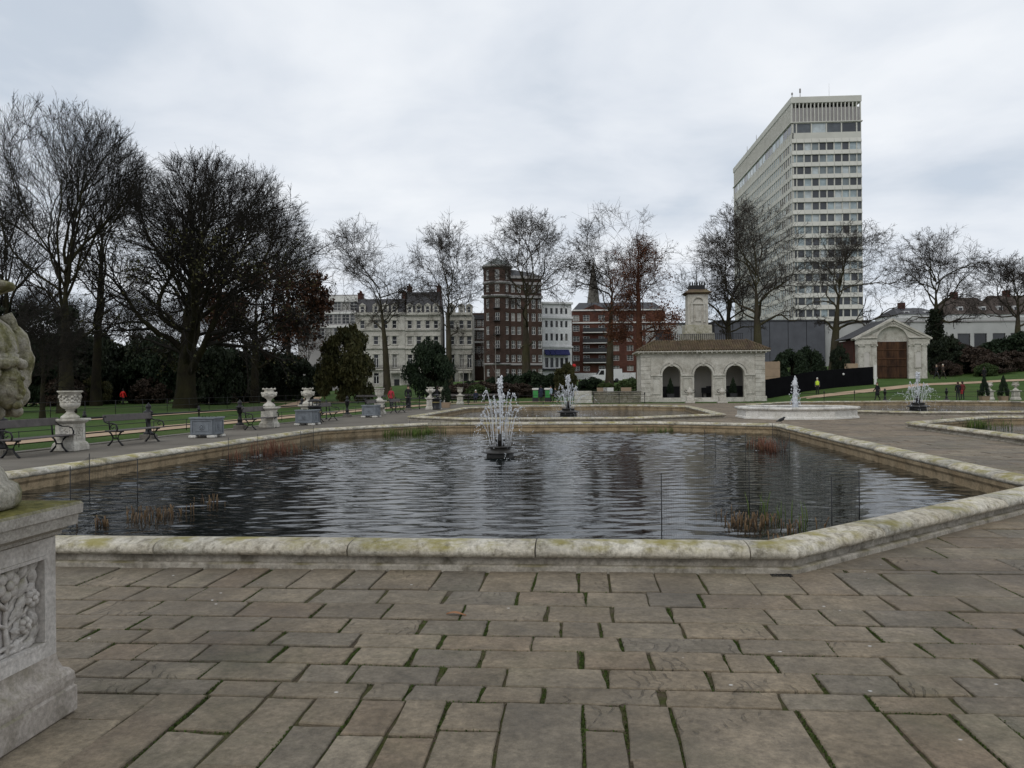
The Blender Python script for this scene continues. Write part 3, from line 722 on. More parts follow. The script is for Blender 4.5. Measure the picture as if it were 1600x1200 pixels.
big(104, 58, -40, 222, 178, 540, 31, 'tallest bare tree with forked trunk and upswept limbs, behind the carved urn', .50, 15, .40, .66, th=.5, lw=.15, tw=.0115, lv=[(13, .48, 34, 6, .14), (9, .5, 36, 4, .12), (8, .6, 40, 1, .10)])
big(290, 70, 172, 482, 262, 640, 32, 'broad dense dark tree with low-hanging twigs beyond the gravel path', .78, 24, .20, .42, 'chestnut_tree', [(14, .50, 40, 6, .06), (10, .48, 42, 4, .03), (9, .6, 46, 1, 0.0)], .012, .62, (MT['leaf_olive'], 3200, .09, .66, None))
big(398, 92, 330, 498, 325, 620, 33, 'dark tree holding dead brown leaves beside the olive evergreen', .45, 16, .2, .4, 'beech_tree', LV_DENSE, .016, .6, (MT['leaf_brown'], 9000, .15, .66, None))
big(150, 84, 110, 270, 232, 600, 34, 'thin-crowned bare tree standing behind the two largest dark trees', .45, 13, .3, .8, lv=LV_THIN, tw=.014)
big(10, 74, -70, 90, 300, 600, 35, 'ivy-grown bare tree half hidden behind the carved urn', .5, 13, .3, .7, lv=LV_THIN, tw=.014, leaf=(MT['leaf_ivy'], 4000, .16, .45, None))
big(452, 125, 395, 500, 322, 540, 36, 'pale slender bare tree behind the brown-leaved tree', .4, 11, .4, .7, lv=LV_THIN, tw=.015)
big(66, 47, 20, 130, 470, 640, 37, 'small mossy-trunked tree with tangled low twigs behind the flat-rimmed urn', .14, 10, .3, .5, 'small_tree', LV_THIN, .010, .7)
# ---- rust-coloured cypress
loc = at(1000, 102); top = W(1000, 368, 102).z-loc.z; g_ = np.random.default_rng(77)
tv, cv, tips = grow(78, top*.97, .50, (0, 0, top*.5), (4.5, 4.5, top*.5), 26, [(9, .50, 46, 5, .05), (7, .5, 50, 3, .0), (6, .6, 50, 1, 0)], limb_up=.35, twig_r=.014, limb_start=.12, wig=.24, limb_wig=.2, limb_r=(.2, .34))
lp = np.concatenate(tips[1:]); lp = lp[lp[:, 2] < top*.95]; lp = lp[g_.integers(0, len(lp), 64000)]; keep = (g_.random(len(lp)) < np.clip(1.5-lp[:, 2]/top*2.1, .03, 1)); lv, lq = leaves(g_, lp[keep], .085, .40)
tree('cypress_tree', 'rust-brown feathery cypress beside the three-arched pavilion', loc, 0, tv, cv, (MT['twig_rust'], MT['twig_rust']), extra=[('foliage', lv, lq, MT['leaf_rust'])])

# ---- evergreen shrubs: leaf clumps spread through an uneven volume, on real stems
SHRUB = {}
def shrub_mesh(key, seed, n, size, mat, shape='round'):
    g = np.random.default_rng(seed); k = 46
    cz = g.uniform(.08, .95, k); ca = g.uniform(0, 6.28, k)
    prof = {'round': lambda z: np.sqrt(np.clip(1-(1.75*z-.75)**2, .05, 1)), 'cone': lambda z: np.clip(1.02-z, .03, 1)**.85, 'low': lambda z: np.sqrt(np.clip(1-z**2, .02, 1))}[shape]
    cr = prof(cz)*g.uniform(.45, .82, k)
    c = np.stack([cr*np.cos(ca), cr*np.sin(ca), cz], 1); rad_c = g.uniform(.16, .30, k)
    i = g.integers(0, k, n); dv = unit(g.normal(0, 1, (n, 3)))*(g.random(n)**.4)[:, None]
    p = c[i]+dv*rad_c[i][:, None]*np.array([1, 1, .62]); p[:, 2] = np.clip(p[:, 2], .01, 1.15)
    lim = prof(np.clip(p[:, 2], 0, 1))*1.05+.04; rr = np.hypot(p[:, 0], p[:, 1]); f = np.minimum(1, lim/np.maximum(rr, 1e-3)); p[:, 0] *= f; p[:, 1] *= f
    v, q_ = leaves(g, p, size, .012)
    st = 9; a = g.uniform(0, 6.28, st); t = np.linspace(0, 1, 5); e = g.uniform(.3, .6, st)
    sp = np.stack([np.cos(a)[:, None]*e[:, None]*t, np.sin(a)[:, None]*e[:, None]*t, .8*t[None]**.8*np.ones((st, 1))], 2); sv, sq = tubes(sp, (np.linspace(.022, .006, 5))[None]*np.ones((st, 1)), 4)
    SHRUB[key] = (npmesh('foliage', v, q_, mat), npmesh('stem', sv, sq, MT['bark_dark']))
shrub_mesh('olive', 1, 15000, .030, MT['leaf_olive']); shrub_mesh('dark', 2, 17000, .026, MT['leaf_dark'])
shrub_mesh('green', 3, 9000, .036, MT['leaf_green'], 'low'); shrub_mesh('hedge', 4, 9000, .034, MT['leaf_hedge'], 'low')
shrub_mesh('ivy', 5, 12000, .032, MT['leaf_ivy']); shrub_mesh('cone', 6, 6000, .035, MT['leaf_dark'], 'cone'); shrub_mesh('darklow', 7, 10000, .036, MT['leaf_dark'], 'low')
def shrub(key, label, px, d, w, h, group='shrubs round the lawns', name='shrub', rz=0.0, loc=None):
    loc = loc if loc is not None else at(px, d); root = thing(name, label, 'shrub', loc, rz, group); root.scale = (w/2, w/2, h)
    link('foliage', SHRUB[key][0], root); link('stem', SHRUB[key][1], root); return root
shrub('olive', 'large rounded olive-green evergreen before the white stucco houses', 541, 96, 8.6, 8.6, name='evergreen_tree')
shrub('dark', 'dark green dome-shaped evergreen before the stucco house porches', 672, 104, 7.2, 7.4, name='evergreen_tree', rz=1)
k = 0
for (key, px, d, w, h) in [('ivy',150,96,8,8.0),('ivy',215,100,9,8),('olive',150,88,4,3.0),('hedge',235,95,6,3),('hedge',330,90,6,3),('ivy',330,84,7,6),('ivy',395,98,8,6.5),('ivy',455,104,7,5.5),('dark',250,98,9,8),('ivy',110,90,9,8),('dark',40,84,9,7),
    ('ivy',-25,60,7,6.5),('dark',350,125,10,8),('ivy',160,118,12,9),('ivy',60,112,12,9),('dark',255,128,11,9),('ivy',440,132,10,7),('dark',-40,100,10,9), ('olive',300,104,7,5),('hedge',100,84,5,3),('ivy',495,118,5,4.5),('ivy',20,140,14,9),('dark',210,145,14,9),('ivy',320,150,14,9),('dark',410,155,13,8)]:
    k += 1; shrub(key, {'ivy':'near-black ivy-leaved shrub','dark':'dark green large domed shrub','olive':'olive-tinted shrub','hedge':'brown twiggy low shrub'}[key]+' in the shade under the big bare trees', px, d, w, h, 'dark shrubs under the left trees', rz=k*1.3)
for (px, d, w, h, wh) in [(722,101,6.5,1.9,'behind the small flat-rimmed urn'),(752,102,6.5,2.1,'behind the seated visitor'),(785,103,6,1.9,'behind the tall spray'),(812,104,5,1.8,'between the tall spray and recycling bins')]:
    k += 1; shrub('hedge', 'reddish-brown leafless shrub mass '+wh, px, d, w, h, 'reddish brown shrubs along the cross path', rz=k)
for (px, d, w, h, wh) in [(800,108,5.5,2.8,'at the foot of the thick mossy plane trunk'),(832,108,6,3.2,'above the first recycling bin'),(862,109,5,2.8,'below the blue awnings'),(775,112,5,2.4,'behind the birch stems'),(735,110,4,2.0,'before the columned porch'),(925,112,5,2.2,'beside the pedestrians at the gate')]:
    k += 1; shrub('darklow', 'dark low evergreen shrub '+wh, px, d, w, h, 'low evergreen shrubs before the brick building', rz=k)
shrub('olive', 'small palm-like olive shrub before the blue shop awnings', 884, 106, 4.0, 4.2)
shrub('green', 'bright green mound shrub at the corner of the pavilion', 985, 90, 5.5, 2.4); shrub('green', 'low green shrub beside the birch stems', 745, 99, 4, 1.9)
shrub('darklow', 'dark shrub behind the black hoarding, next to the tan board', 1235, 98, 5.5, 3.6); shrub('darklow', 'dark shrub against the grey panel wall', 1262, 100, 5, 3.9)
shrub('ivy', 'dark upright bush between the hoarding and the brick side of the alcove', 1312, 97, 2.6, 4.0); shrub('ivy', 'dark bush filling the foot of the ivy-clad tree', 1480, 108, 5.5, 5.0)
for (key, px, d, w, h) in [('hedge',1500,112,7,3.8),('hedge',1525,106,7,3.4),('darklow',1560,112,8,3.8),('hedge',1550,102,6,2.4),('darklow',1600,110,9,4.6),('hedge',1580,104,6,2.6),('darklow',1640,108,9,4.5),('hedge',1480,104,4,2.0),('green',1540,99,3.5,1.6),('darklow',1690,112,10,5)]:
    k += 1; shrub(key, {'hedge':'brown leafless tangled shrub','darklow':'dark leafy evergreen shrub','green':'low bright green shrub'}[key]+' on the bank above the hillside lawn', px, d, w, h, 'shrubs on the right-hand bank', rz=k)
# birch stems before the brick building
for (px, d, sd_, h, wh) in [(724,104,41,8.5,'nearest the columned porch'),(757,103,42,7.6,'under the rounded tower'),(775,105,43,9.0,'under the rounded tower, the tallest of its row')]:
    loc = at(px, d); tv, cv, tips = grow(sd_, h, .07, (0, 0, h*.62), (1.2, 1.2, h*.4), 9, [(6, .5, 35, 4, .06), (5, .5, 38, 3, .04)], limb_up=.9, twig_r=.008, limb_start=.2, trunk_top=h)
    MT.setdefault('birch', bark('birch_bark', (0.20,0.19,0.17), (0.30,0.28,0.25)))
    tree('birch_tree', 'thin pale-stemmed young birch '+wh, loc, 0, tv, cv, (MT['birch'], MT['twig_plane']), 'young birches by the cross path')
# far trees closing the view behind the left-hand garden
g0 = None
for i, (px, d, h) in enumerate([(15,135,19),(75,150,22),(130,128,17),(205,150,21),(262,138,18),(330,140,17),(380,150,19),(430,150,17),(-50,140,20),(480,160,17),(1680,150,20),(1740,140,22),(-130,120,20)]):
    loc = at(px, d)
    if g0 is None:
        tv, cv, tips = grow(60, 10, .42, (0, 0, 12), (6, 6, 8), 12, [(10, .45, 40, 5, .08), (8, .5, 42, 3, .06), (6, .6, 44, 2, .04)], limb_up=.6, twig_r=.022, limb_start=.35)
        g0 = tree('park_tree', 'distant bare park tree beyond the dark shrubs', loc, 0, tv, cv, (MT['bark_dark'], MT['twig_dark']), 'distant bare trees in the park'); g0.scale = (h/20,)*3
    else: dup(g0, loc, i*1.7, None, h/20)

# ================================================================== BUILDINGS
def glass(name, stops, rough=.12):
    m = NT(name, rough, .5); rp = m.n('ShaderNodeValToRGB'); m.l(m.rnd(), rp.inputs[0]); rp.color_ramp.interpolation = 'CONSTANT'
    for i, (p_, c_) in enumerate(stops):
        el = rp.color_ramp.elements[i] if i < 2 else rp.color_ramp.elements.new(p_); el.position = p_; el.color = (*c_, 1)
    m.col(m.val(rp.outputs[0], m.rng(m.noise(.9, 3), .3, .7, .8, 1.2))); return m.mat
MT['pane'] = glass('window_glass', [(0,(0.012,0.013,0.015)),(.45,(0.03,0.032,0.036)),(.7,(0.075,0.075,0.075)),(.88,(0.2,0.19,0.17))])
MT['hotel_pane'] = glass('hotel_glass', [(0,(0.035,0.04,0.048)),(.28,(0.07,0.08,0.09)),(.42,(0.16,0.19,0.20)),(.56,(0.30,0.36,0.38)),(.72,(0.045,0.05,0.06)),(.85,(0.40,0.44,0.45))])
MT['stucco'] = stone('stucco', (0.40,0.38,0.33), (0.54,0.52,0.47), (0.13,0.115,0.09), .7, 0, scale=.25, fine=5, bump=.2, bd=.02, rv=.03)
MT['stucco_white'] = stone('white_stucco', (0.60,0.60,0.60), (0.70,0.70,0.69), (0.32,0.31,0.29), .35, 0, scale=.3, fine=5, bump=.15, bd=.02, rv=.03)
MT['frame_white'] = plain('white_paint', (0.62,0.61,0.58), .5, .08, 2)
MT['frame_dark'] = plain('dark_paint', (0.03,0.03,0.032), .5, .2, 2)
MT['slate'] = plain('slate', (0.040,0.040,0.044), .6, .35, 3, rv=.1)
MT['copper'] = plain('lead_roof', (0.19,0.21,0.20), .6, .25, 2)
MT['void'] = plain('dark_interior', (0.012,0.012,0.013), .9, .2, 1)
def brick(name, c1, c2, mort, scale=1.0):
    m = NT(name, .9, .15)
    sx = m.n('ShaderNodeSeparateXYZ'); m.l(m.n('ShaderNodeTexCoord').outputs['Object'], sx.inputs[0])
    cb = m.n('ShaderNodeCombineXYZ'); m.l(m.mth('ADD', sx.outputs[0], sx.outputs[1]), cb.inputs[0]); m.l(sx.outputs[2], cb.inputs[1])
    b = m.n('ShaderNodeTexBrick'); m.l(cb.outputs[0], b.inputs[0]); b.inputs['Color1'].default_value = (*c1, 1); b.inputs['Color2'].default_value = (*c2, 1); b.inputs['Mortar'].default_value = (*mort, 1)
    b.inputs['Scale'].default_value = 1.0; b.inputs['Brick Width'].default_value = .45*scale; b.inputs['Row Height'].default_value = .15*scale; b.inputs['Mortar Size'].default_value = .012
    m.col(m.val(b.outputs[0], m.rng(m.noise(.5, 6, .6), .3, .7, .72, 1.25))); return m.mat
MT['brick_brown'] = brick('brown_brick', (0.045,0.026,0.020), (0.066,0.038,0.029), (0.06,0.05,0.042))
MT['brick_red'] = brick('red_brick', (0.078,0.028,0.020), (0.105,0.040,0.028), (0.08,0.06,0.05))
MT['brick_dark'] = brick('dark_brick', (0.060,0.022,0.017), (0.085,0.03,0.022), (0.06,0.045,0.04))
MT['concrete'] = plain('concrete', (0.5,0.49,0.44), .85, .1, .25, rv=.04)
MT['concrete2'] = plain('grey_concrete', (0.30,0.285,0.28), .85, .15, .3)
WCACHE = {}
def win_mesh(w, h, style, fm):
    k = (round(w, 2), round(h, 2), style, fm)
    if k not in WCACHE:
        f = MB(); b = {'thin': .05}.get(style, .09)
        f.box(-w/2, w/2, 0, .07, 0, b); f.box(-w/2, w/2, 0, .07, h-b, h); f.box(-w/2, -w/2+b, 0, .07, b, h-b); f.box(w/2-b, w/2, 0, .07, b, h-b)
        if style in ('sash', 'cross'): f.box(-w/2+b, w/2-b, -.005, .06, h*.5-.04, h*.5+.04)
        if style == 'french': f.box(-w/2+b, w/2-b, -.005, .06, h*.72-.04, h*.72+.04); f.box(-.06, .06, .0, .06, b, h*.72-.04)
        if style in ('cross', 'grid'): f.box(-.035, .035, .0, .06, b, h*.5-.04 if style == 'cross' else h-b); 
        if style == 'cross': f.box(-.035, .035, .0, .06, h*.5+.04, h-b)
        if style == 'grid':
            for t in (.33, .66): f.box(-w/2+b, -.035, .002, .058, h*t-.03, h*t+.03); f.box(.035, w/2-b, .002, .058, h*t-.03, h*t+.03)
        p = MB(); p.box(-w/2+.01, w/2-.01, .075, .095, .01, h-.01)
        WCACHE[k] = (f.mesh('window', MT[fm]), p.mesh('pane', MT['pane']))
    return WCACHE[k]
def wins(root, rects, ang=0.0, org=(0, 0), rec=.16, style='sash', fm='frame_white', frame=True):
    ca, sa = math.cos(ang), math.sin(ang)
    for (u0, u1, z0, z1) in rects:
        f, p = win_mesh(u1-u0, z1-z0, style, fm); u = (u0+u1)/2
        o = link('window', f, root); o.location = (org[0]+ca*u-sa*rec, org[1]+sa*u+ca*rec, z0); o.rotation_euler = (0, 0, ang)
        link('pane', p, o)
def wall(root, W_, H, rows, mat, ang=0.0, org=(0, 0), t=.45, z0=0.0, name='wall', u0=0.0, mb=None):
    """rows: sorted [(za, zb, [(ua, ub), ...])] openings; the wall's face lies on the line org + u"""
    own = mb is None; mb = mb or MB(); M_ = Matrix.Translation((org[0], org[1], 0)) @ Matrix.Rotation(ang, 4, 'Z')
    z = z0
    for (za, zb, cs) in rows:
        if za > z+1e-4: mb.box(u0, u0+W_, 0, t, z, za, 0, M_)
        u = u0
        for (a, b) in sorted(cs):
            if a > u+1e-4: mb.box(u, a, 0, t, za, zb, 0, M_)
            u = b
        if u0+W_ > u+1e-4: mb.box(u, u0+W_, 0, t, za, zb, 0, M_)
        z = zb
    if H > z: mb.box(u0, u0+W_, 0, t, z, H, 0, M_)
    return mb.build(name, mat, root) if own else mb
def rects(rows): return [(a, b, za, zb) for (za, zb, cs) in rows for (a, b) in cs]
class Plan:
    """pixel columns / rows -> metres in a building's own frame"""
    def __init__(s, px, d): s.px = px; s.d = d; s.x, s.y = WX(px, d); s.z = terrain(s.x, s.y)-.1; s.k = d/F_PX
    def u(s, px): return (px-s.px)*s.k
    def h(s, py): return W(s.px, py, s.d).z-s.z
    def loc(s): return (s.x, s.y, s.z)
    def rows(s, spec):
        out = []
        for (yb, yt, cols) in spec: out.append((s.h(yb), s.h(yt), [(s.u(a), s.u(b)) for a, b in cols]))
        return sorted(out)
def cols(cs, w): return [(c-w/2, c+w/2) for c in cs]

# ---- white stucco houses
def stucco_house(px0, px1, d, label, wc, porch, roof_y, extra_left=0):
    pl = Plan(px0, d); root = thing('stucco_house', label, 'house', pl.loc(), YAW, 'houses along the road'); Wd = pl.u(px1); dep = 12.0
    spec = [(600, 583, [c for c in cols(wc, 8.5) if not (porch and abs((c[0]+c[1])/2-porch) < 9)]), (575, 554, cols(wc, 7.5)), (538.5, 525.5, cols(wc, 7.5)), (513.5, 501, cols(wc, 7.0))]
    rows = pl.rows(spec); H = pl.h(489)
    wall(root, Wd, H, rows, MT['stucco'])
    g = MB(); g.box(0, .4, .45, dep, 0, H-.01); g.box(Wd-.4, Wd, .45, dep, 0, H-.01); g.box(.4, Wd-.4, dep-.3, dep, 0, H-.01); g.build('side_wall', MT['stucco'], root)
    wins(root, rects(rows[:2]), style='french'); wins(root, rects(rows[2:]), style='sash')
    for nm, ya, yb, pr in (('cornice', 493, 488.5, .5), ('string_course', 517.5, 515, .3), ('string_course', 546, 543, .35), ('string_course', 579.5, 577, .45)):
        m_ = MB(); za, zb = pl.h(ya), pl.h(yb); m_.box(-.05, Wd+.05, -pr, .0, za+.12, zb); m_.box(0, Wd, -pr*.5, .0, za, za+.12)
        if nm == 'cornice':
            u = .15
            while u < Wd-.2: m_.box(u, u+.16, -pr*.85, -.001, za-.12, za+.118); u += .5
        m_.build(nm, MT['stucco'], root)
    for r in rows[1:]:                                  # window surrounds with hoods
        for (a, b) in r[2]:
            m_ = MB(); m_.box(a-.18, a, -.08, .0, r[0], r[1]); m_.box(b, b+.18, -.08, .0, r[0], r[1]); m_.box(a-.3, b+.3, -.22, .0, r[1]+.02, r[1]+.2); m_.box(a-.25, b+.25, -.15, 0, r[0]-.15, r[0]-.01); m_.build('window_surround', MT['stucco'], root)
    b = MB(); zb = pl.h(577)
    b.box(0.1, Wd-.1, -.40, -.36, zb+.85, zb+.9)
    u = .1
    while u < Wd-.1: b.box(u, u+.03, -.4, -.37, zb, zb+.85); u += .14
    b.build('balcony_railing', MT['frame_dark'], root)
    # mansard with dormers
    rt = pl.h(roof_y); r_ = MB(); r_.add([(0.1,.1,H),(Wd-.1,.1,H),(Wd-.1,dep-.1,H),(.1,dep-.1,H),(.3,2.0,rt),(Wd-.3,2.0,rt),(Wd-.3,dep-2,rt),(.3,dep-2,rt)], [(0,1,5,4),(1,2,6,5),(2,3,7,6),(3,0,4,7),(4,5,6,7)]); rf = r_.build('roof', MT['slate'], root)
    for c in wc:
        uc = pl.u(c); dz0, dz1 = H+.05, H+1.75
        m_ = MB(); m_.box(uc-.75, uc-.42, .15, 2.0, dz0, dz1); m_.box(uc+.42, uc+.75, .15, 2.0, dz0, dz1); m_.box(uc-.42, uc+.42, .15, 2.0, dz1-.2, dz1); m_.add([(uc-.85,.05,dz1),(uc+.85,.05,dz1),(uc,.05,dz1+.6),(uc-.85,2,dz1),(uc+.85,2,dz1),(uc,2,dz1+.6)], [(0,1,2),(3,5,4),(0,2,5,3),(2,1,4,5),(0,3,4,1)])
        dm = m_.build('dormer', MT['stucco'], root)
        f, p = win_mesh(.84, 1.5, 'sash', 'frame_white'); o = link('window', f, dm); o.location = (uc, .25, dz0)
        o2 = link('pane', p, dm); o2.location = (uc, .25, dz0)
    for uc in (.6, Wd-.6):
        m_ = MB(); m_.box(uc-.45, uc+.45, 2.5, 5.5, H, rt+1.3); m_.box(uc-.55, uc+.55, 2.4, 5.6, rt+1.3, rt+1.55)
        for j in range(5): m_.lathe([(.12, rt+1.55), (.1, rt+2.2)], 8, (uc, 2.8+j*.6, 0))
        m_.build('chimney', MT['brick_dark'], root)
    if porch:
        uc = pl.u(porch); zt = pl.h(579.5); m_ = MB()
        m_.box(uc-1.5, uc+1.5, -1.8, -.5, zt-.55, zt-.08); 
        for s in (-1, 1): m_.lathe([(.24, 0), (.24, .2), (.18, .25), (.16, zt-.75), (.25, zt-.65), (.25, zt-.55)], 12, (uc+s*1.15, -1.55, 0))
        m_.box(uc-1.6, uc+1.6, -1.9, -.45, 0, .14); m_.build('porch', MT['stucco'], root)
        MB().box(uc-.6, uc+.6, -.03, .0, .14, 2.7).build('door', MT['frame_dark'], root)
    return root
stucco_house(556, 633.5, 186, 'ornate cream stucco house behind the olive evergreen, with a red-tinged roof', [567, 588, 603, 617], 620, 466)
stucco_house(634, 689, 186, 'cream stucco house with gabled dormers and dark chimneys above the domed evergreen', [641, 655, 669, 682], 0, 455)
stucco_house(697, 738.5, 192, 'narrow cream stucco house with columned porch next to the brick building', [707, 722, 734], 727, 487)
# ---- plain blocks
def block(name, label, px0, px1, ytop, d, mat, spec, style='grid', fm='frame_white', dep=14, rz=YAW, bands=(), group='buildings along the road', parapet=True):
    pl = Plan(px0, d); root = thing(name, label, 'building', pl.loc(), rz, group); Wd = pl.u(px1); H = pl.h(ytop); rows = pl.rows(spec)
    wall(root, Wd, H, rows, mat); wins(root, rects(rows), style=style, fm=fm)
    g = MB(); g.box(0, .4, .45, dep, 0, H-.01); g.box(Wd-.4, Wd, .45, dep, 0, H-.01); g.box(.4, Wd-.4, dep-.3, dep, 0, H-.01); g.box(.4, Wd-.4, .45, dep-.3, H-.4, H-.1); g.box(.4, Wd-.4, 1.2, 1.3, 0, H-.5); g.build('side_wall', mat, root)
    for (ya, yb, pr, mm) in bands: MB().box(-pr*.4, Wd+pr*.4, -pr, -.002, pl.h(ya), pl.h(yb)).build('band', MT[mm], root)
    return root, pl, Wd, H
r_, pl, Wd, H = block('office_block', 'pale flat-roofed modern block with ribbon windows behind the left plane tree', 466, 562, 461, 212, MT['concrete2'], [(486, 472, cols([476,489,502,515,528,541,554], 11.5)), (507, 491.5, cols([476,489,502,515,528,541,554], 11.5)), (530, 513, cols([476,489,502,515,528,541,554], 11.5))], 'grid', bands=[(472, 463, .25, 'frame_white'), (491, 487.5, .2, 'frame_white'), (512.5, 508.5, .2, 'frame_white')])
r_, pl, Wd, H = block('office_block', 'narrow dark modern block wedged between stucco house and brick building', 736, 762, 489, 205, MT['brick_brown'], [(510, 500, cols([742,749,756], 5.5)), (530, 518, cols([742,749,756], 5.5)), (552, 541, cols([742,749,756], 5.5)), (572, 562, cols([742,749,756], 5.5))], 'grid', bands=[(499, 492, .2, 'slate'), (516, 513, .2, 'frame_white'), (536, 533, .2, 'frame_white')])
# ---- brown brick building with the round corner
pl = Plan(778.5, 178); root = thing('corner_building', 'tall brown brick building with a rounded corner tower and lead cap', 'building', pl.loc(), YAW, 'buildings along the road')
R = 3.05; H = pl.h(420); fl = [(588, 577), (566, 555), (545, 533), (523.5, 511), (502.5, 490), (483, 468.5), (458, 447), (439, 424)]
nf = 16; fw = 2*R*math.tan(math.pi/nf)
for i in range(nf):
    a = 2*math.pi*i/nf; 
    if math.cos(a-math.pi) < -.55: continue           # faces buried in the rear block
    ang = a-math.pi                                    # face normal (sin, -cos)
    c = (R*math.sin(ang), -R*math.cos(ang)); org = (c[0]-math.cos(ang)*fw/2, c[1]-math.sin(ang)*fw/2)
    has = i % 2 == 0
    rows = [(pl.h(b_), pl.h(t_), [(fw*.12, fw*.88)]) for b_, t_ in fl] if has else []
    wall(root, fw, H, rows, MT['brick_brown'], ang, org, .3); wins(root, rects(rows), ang, org, .1, 'cross')
m_ = MB()
for (ya, yb, e) in ((462.5, 466.5, .55), (441.5, 445.5, .25), (568, 571, .2), (420, 416.5, .4)):
    m_.lathe([(R+.05, pl.h(yb) if ya < yb else pl.h(ya)), (R+e, (pl.h(ya)+pl.h(yb))/2), (R+e, max(pl.h(ya), pl.h(yb))), (R+.0, max(pl.h(ya), pl.h(yb))+.02)], 32)
m_.build('cornice', MT['concrete2'], root)['kind'] = 'stuff'
MB().lathe([(R+.35, pl.h(417)), (R+.2, pl.h(415)), (R*.75, pl.h(411)), (R*.35, pl.h(406)), (.2, pl.h(403)), (.06, pl.h(398))], 24).build('roof_cap', MT['copper'], root)
a2 = rad(14); us = [803, 812.5, 825, 836, 846]
rows = pl.rows([(b_, t_, [(c_-3.4-800, c_+3.4-800) for c_ in us]) for b_, t_ in fl[:7]]); k_ = pl.k; rows = [(z0, z1, [((c_-3.0-798)*k_, (c_+3.0-798)*k_) for c_ in us]) for (z0, z1, _) in rows]
og = (pl.u(798), -1.2); Wf = 51*k_
wall(root, Wf, pl.h(432), rows, MT['brick_brown'], a2, og); wins(root, rects(rows), a2, og, .12, 'cross')
M_ = Matrix.Translation((*og, 0)) @ Matrix.Rotation(a2, 4, 'Z'); m_ = MB()
for (ya, yb, e) in ((466.5, 462.5, .5), (445.5, 441.5, .2), (571, 568, .2), (436, 432, .3)): m_.box(-.2, Wf+.2, -e, -.003, pl.h(ya), pl.h(yb), 0, M_)
m_.build('cornice', MT['concrete2'], root)['kind'] = 'stuff'
m_ = MB(); m_.box(0, Wf, .46, 16, 0, pl.h(433), 0, M_); m_.build('side_wall', MT['brick_brown'], root)
m_ = MB(); m_.add([M_ @ Vector(p_) for p_ in ((-.1,0,pl.h(432)),(Wf+.1,0,pl.h(432)),(Wf+.1,16,pl.h(432)),(-.1,16,pl.h(432)),(1,3,pl.h(419)),(Wf-1,3,pl.h(424)),(Wf-1,13,pl.h(424)),(1,13,pl.h(419)))], [(0,1,5,4),(1,2,6,5),(2,3,7,6),(3,0,4,7),(4,5,6,7)]); m_.build('roof', MT['slate'], root)
for zf in fl[1:6]:
    z = pl.h(zf[0]); m_ = MB(); m_.box(-.9, .6, -R-.75, -R+.0, z-.12, z); m_.box(-.9, .6, -R-.75, -R-.72, z+.9, z+.95)
    for j in range(12): m_.box(-.9+j*.135, -.87+j*.135, -R-.75, -R-.73, z, z+.9)
    m_.build('balcony', MT['frame_dark'], root)
# ---- white terrace with blue awnings
c5 = [855, 863.5, 872, 880, 888]
r_, pl, Wd, H = block('white_terrace', 'white stuccoed terrace with blue awnings beside the brick corner building', 848, 897, 472, 188, MT['stucco_white'], [(490, 481, cols(c5, 4)), (511, 501, cols(c5, 4)), (532, 521, cols(c5, 4)), (574, 559, cols(c5, 5.2))], 'sash', 'frame_dark', 20, YAW+rad(16), [(474.5, 471.5, .5, 'stucco_white'), (497.5, 494, .4, 'stucco_white'), (543, 540.5, .35, 'stucco_white'), (579, 576, .6, 'frame_dark')])
MT['awning'] = plain('blue_canvas', (0.018,0.022,0.085), .8, .2, 3)
for c_ in c5:
    u = pl.u(c_); z = pl.h(546); m_ = MB(); m_.add([(u-.58,0,z),(u+.58,0,z),(u+.58,-1.0,z-1.15),(u-.58,-1.0,z-1.15),(u-.58,-1.0,z-1.4),(u+.58,-1.0,z-1.4),(u-.58,0,z-1.15),(u+.58,0,z-1.15)], [(0,1,2,3),(3,2,5,4),(0,3,6),(1,7,2)]); m_.build('awning', MT['awning'], r_)
# ---- red brick mansion block
cw = [901, 917, 941, 963, 985, 1005]
r_, pl, Wd, H = block('mansion_block', 'red brick mansion block with white windows and balconies behind the spray', 896, 1040, 484, 200, MT['brick_red'], [(b_, t_, cols(cw, 10)) for b_, t_ in ((580, 572), (564, 555.5), (549, 540), (534, 525.5), (518, 508.5), (502, 492.5))], 'grid', 'frame_white', 16, YAW, [(505.5, 503.5, .3, 'frame_white'), (596, 583, .12, 'stucco_white'), (486, 484, .3, 'frame_white')])
for yb in (519.5, 536, 551, 566.5):
    u0, u1 = pl.u(911), pl.u(949); z = pl.h(yb); m_ = MB(); m_.box(u0, u1, -1.3, -.004, z-.2, z); o = m_.build('balcony', MT['frame_white'], r_)
    m_ = MB(); m_.box(u0, u1, -1.3, -1.26, z+1.0, z+1.05); m_.box(u0, u1, -1.28, -1.27, z, z+.95); m_.build('railing', MT['frame_dark'], o)
m_ = MB(); z = pl.h(484); m_.add([(pl.u(910),-.2,z),(pl.u(950),-.2,z),(pl.u(930),-.2,pl.h(476)),(pl.u(910),10,z),(pl.u(950),10,z),(pl.u(930),10,pl.h(476))], [(0,1,2),(3,5,4),(0,2,5,3),(2,1,4,5)]); m_.build('gable', MT['brick_red'], r_)
m_ = MB(); zz = pl.h(470); m_.add([(0,.4,z),(Wd,.4,z),(Wd,15.6,z),(0,15.6,z),(2,5,zz),(Wd-2,5,zz),(Wd-2,11,zz),(2,11,zz)], [(0,1,5,4),(1,2,6,5),(2,3,7,6),(3,0,4,7),(4,5,6,7)]); m_.build('roof', MT['slate'], r_)
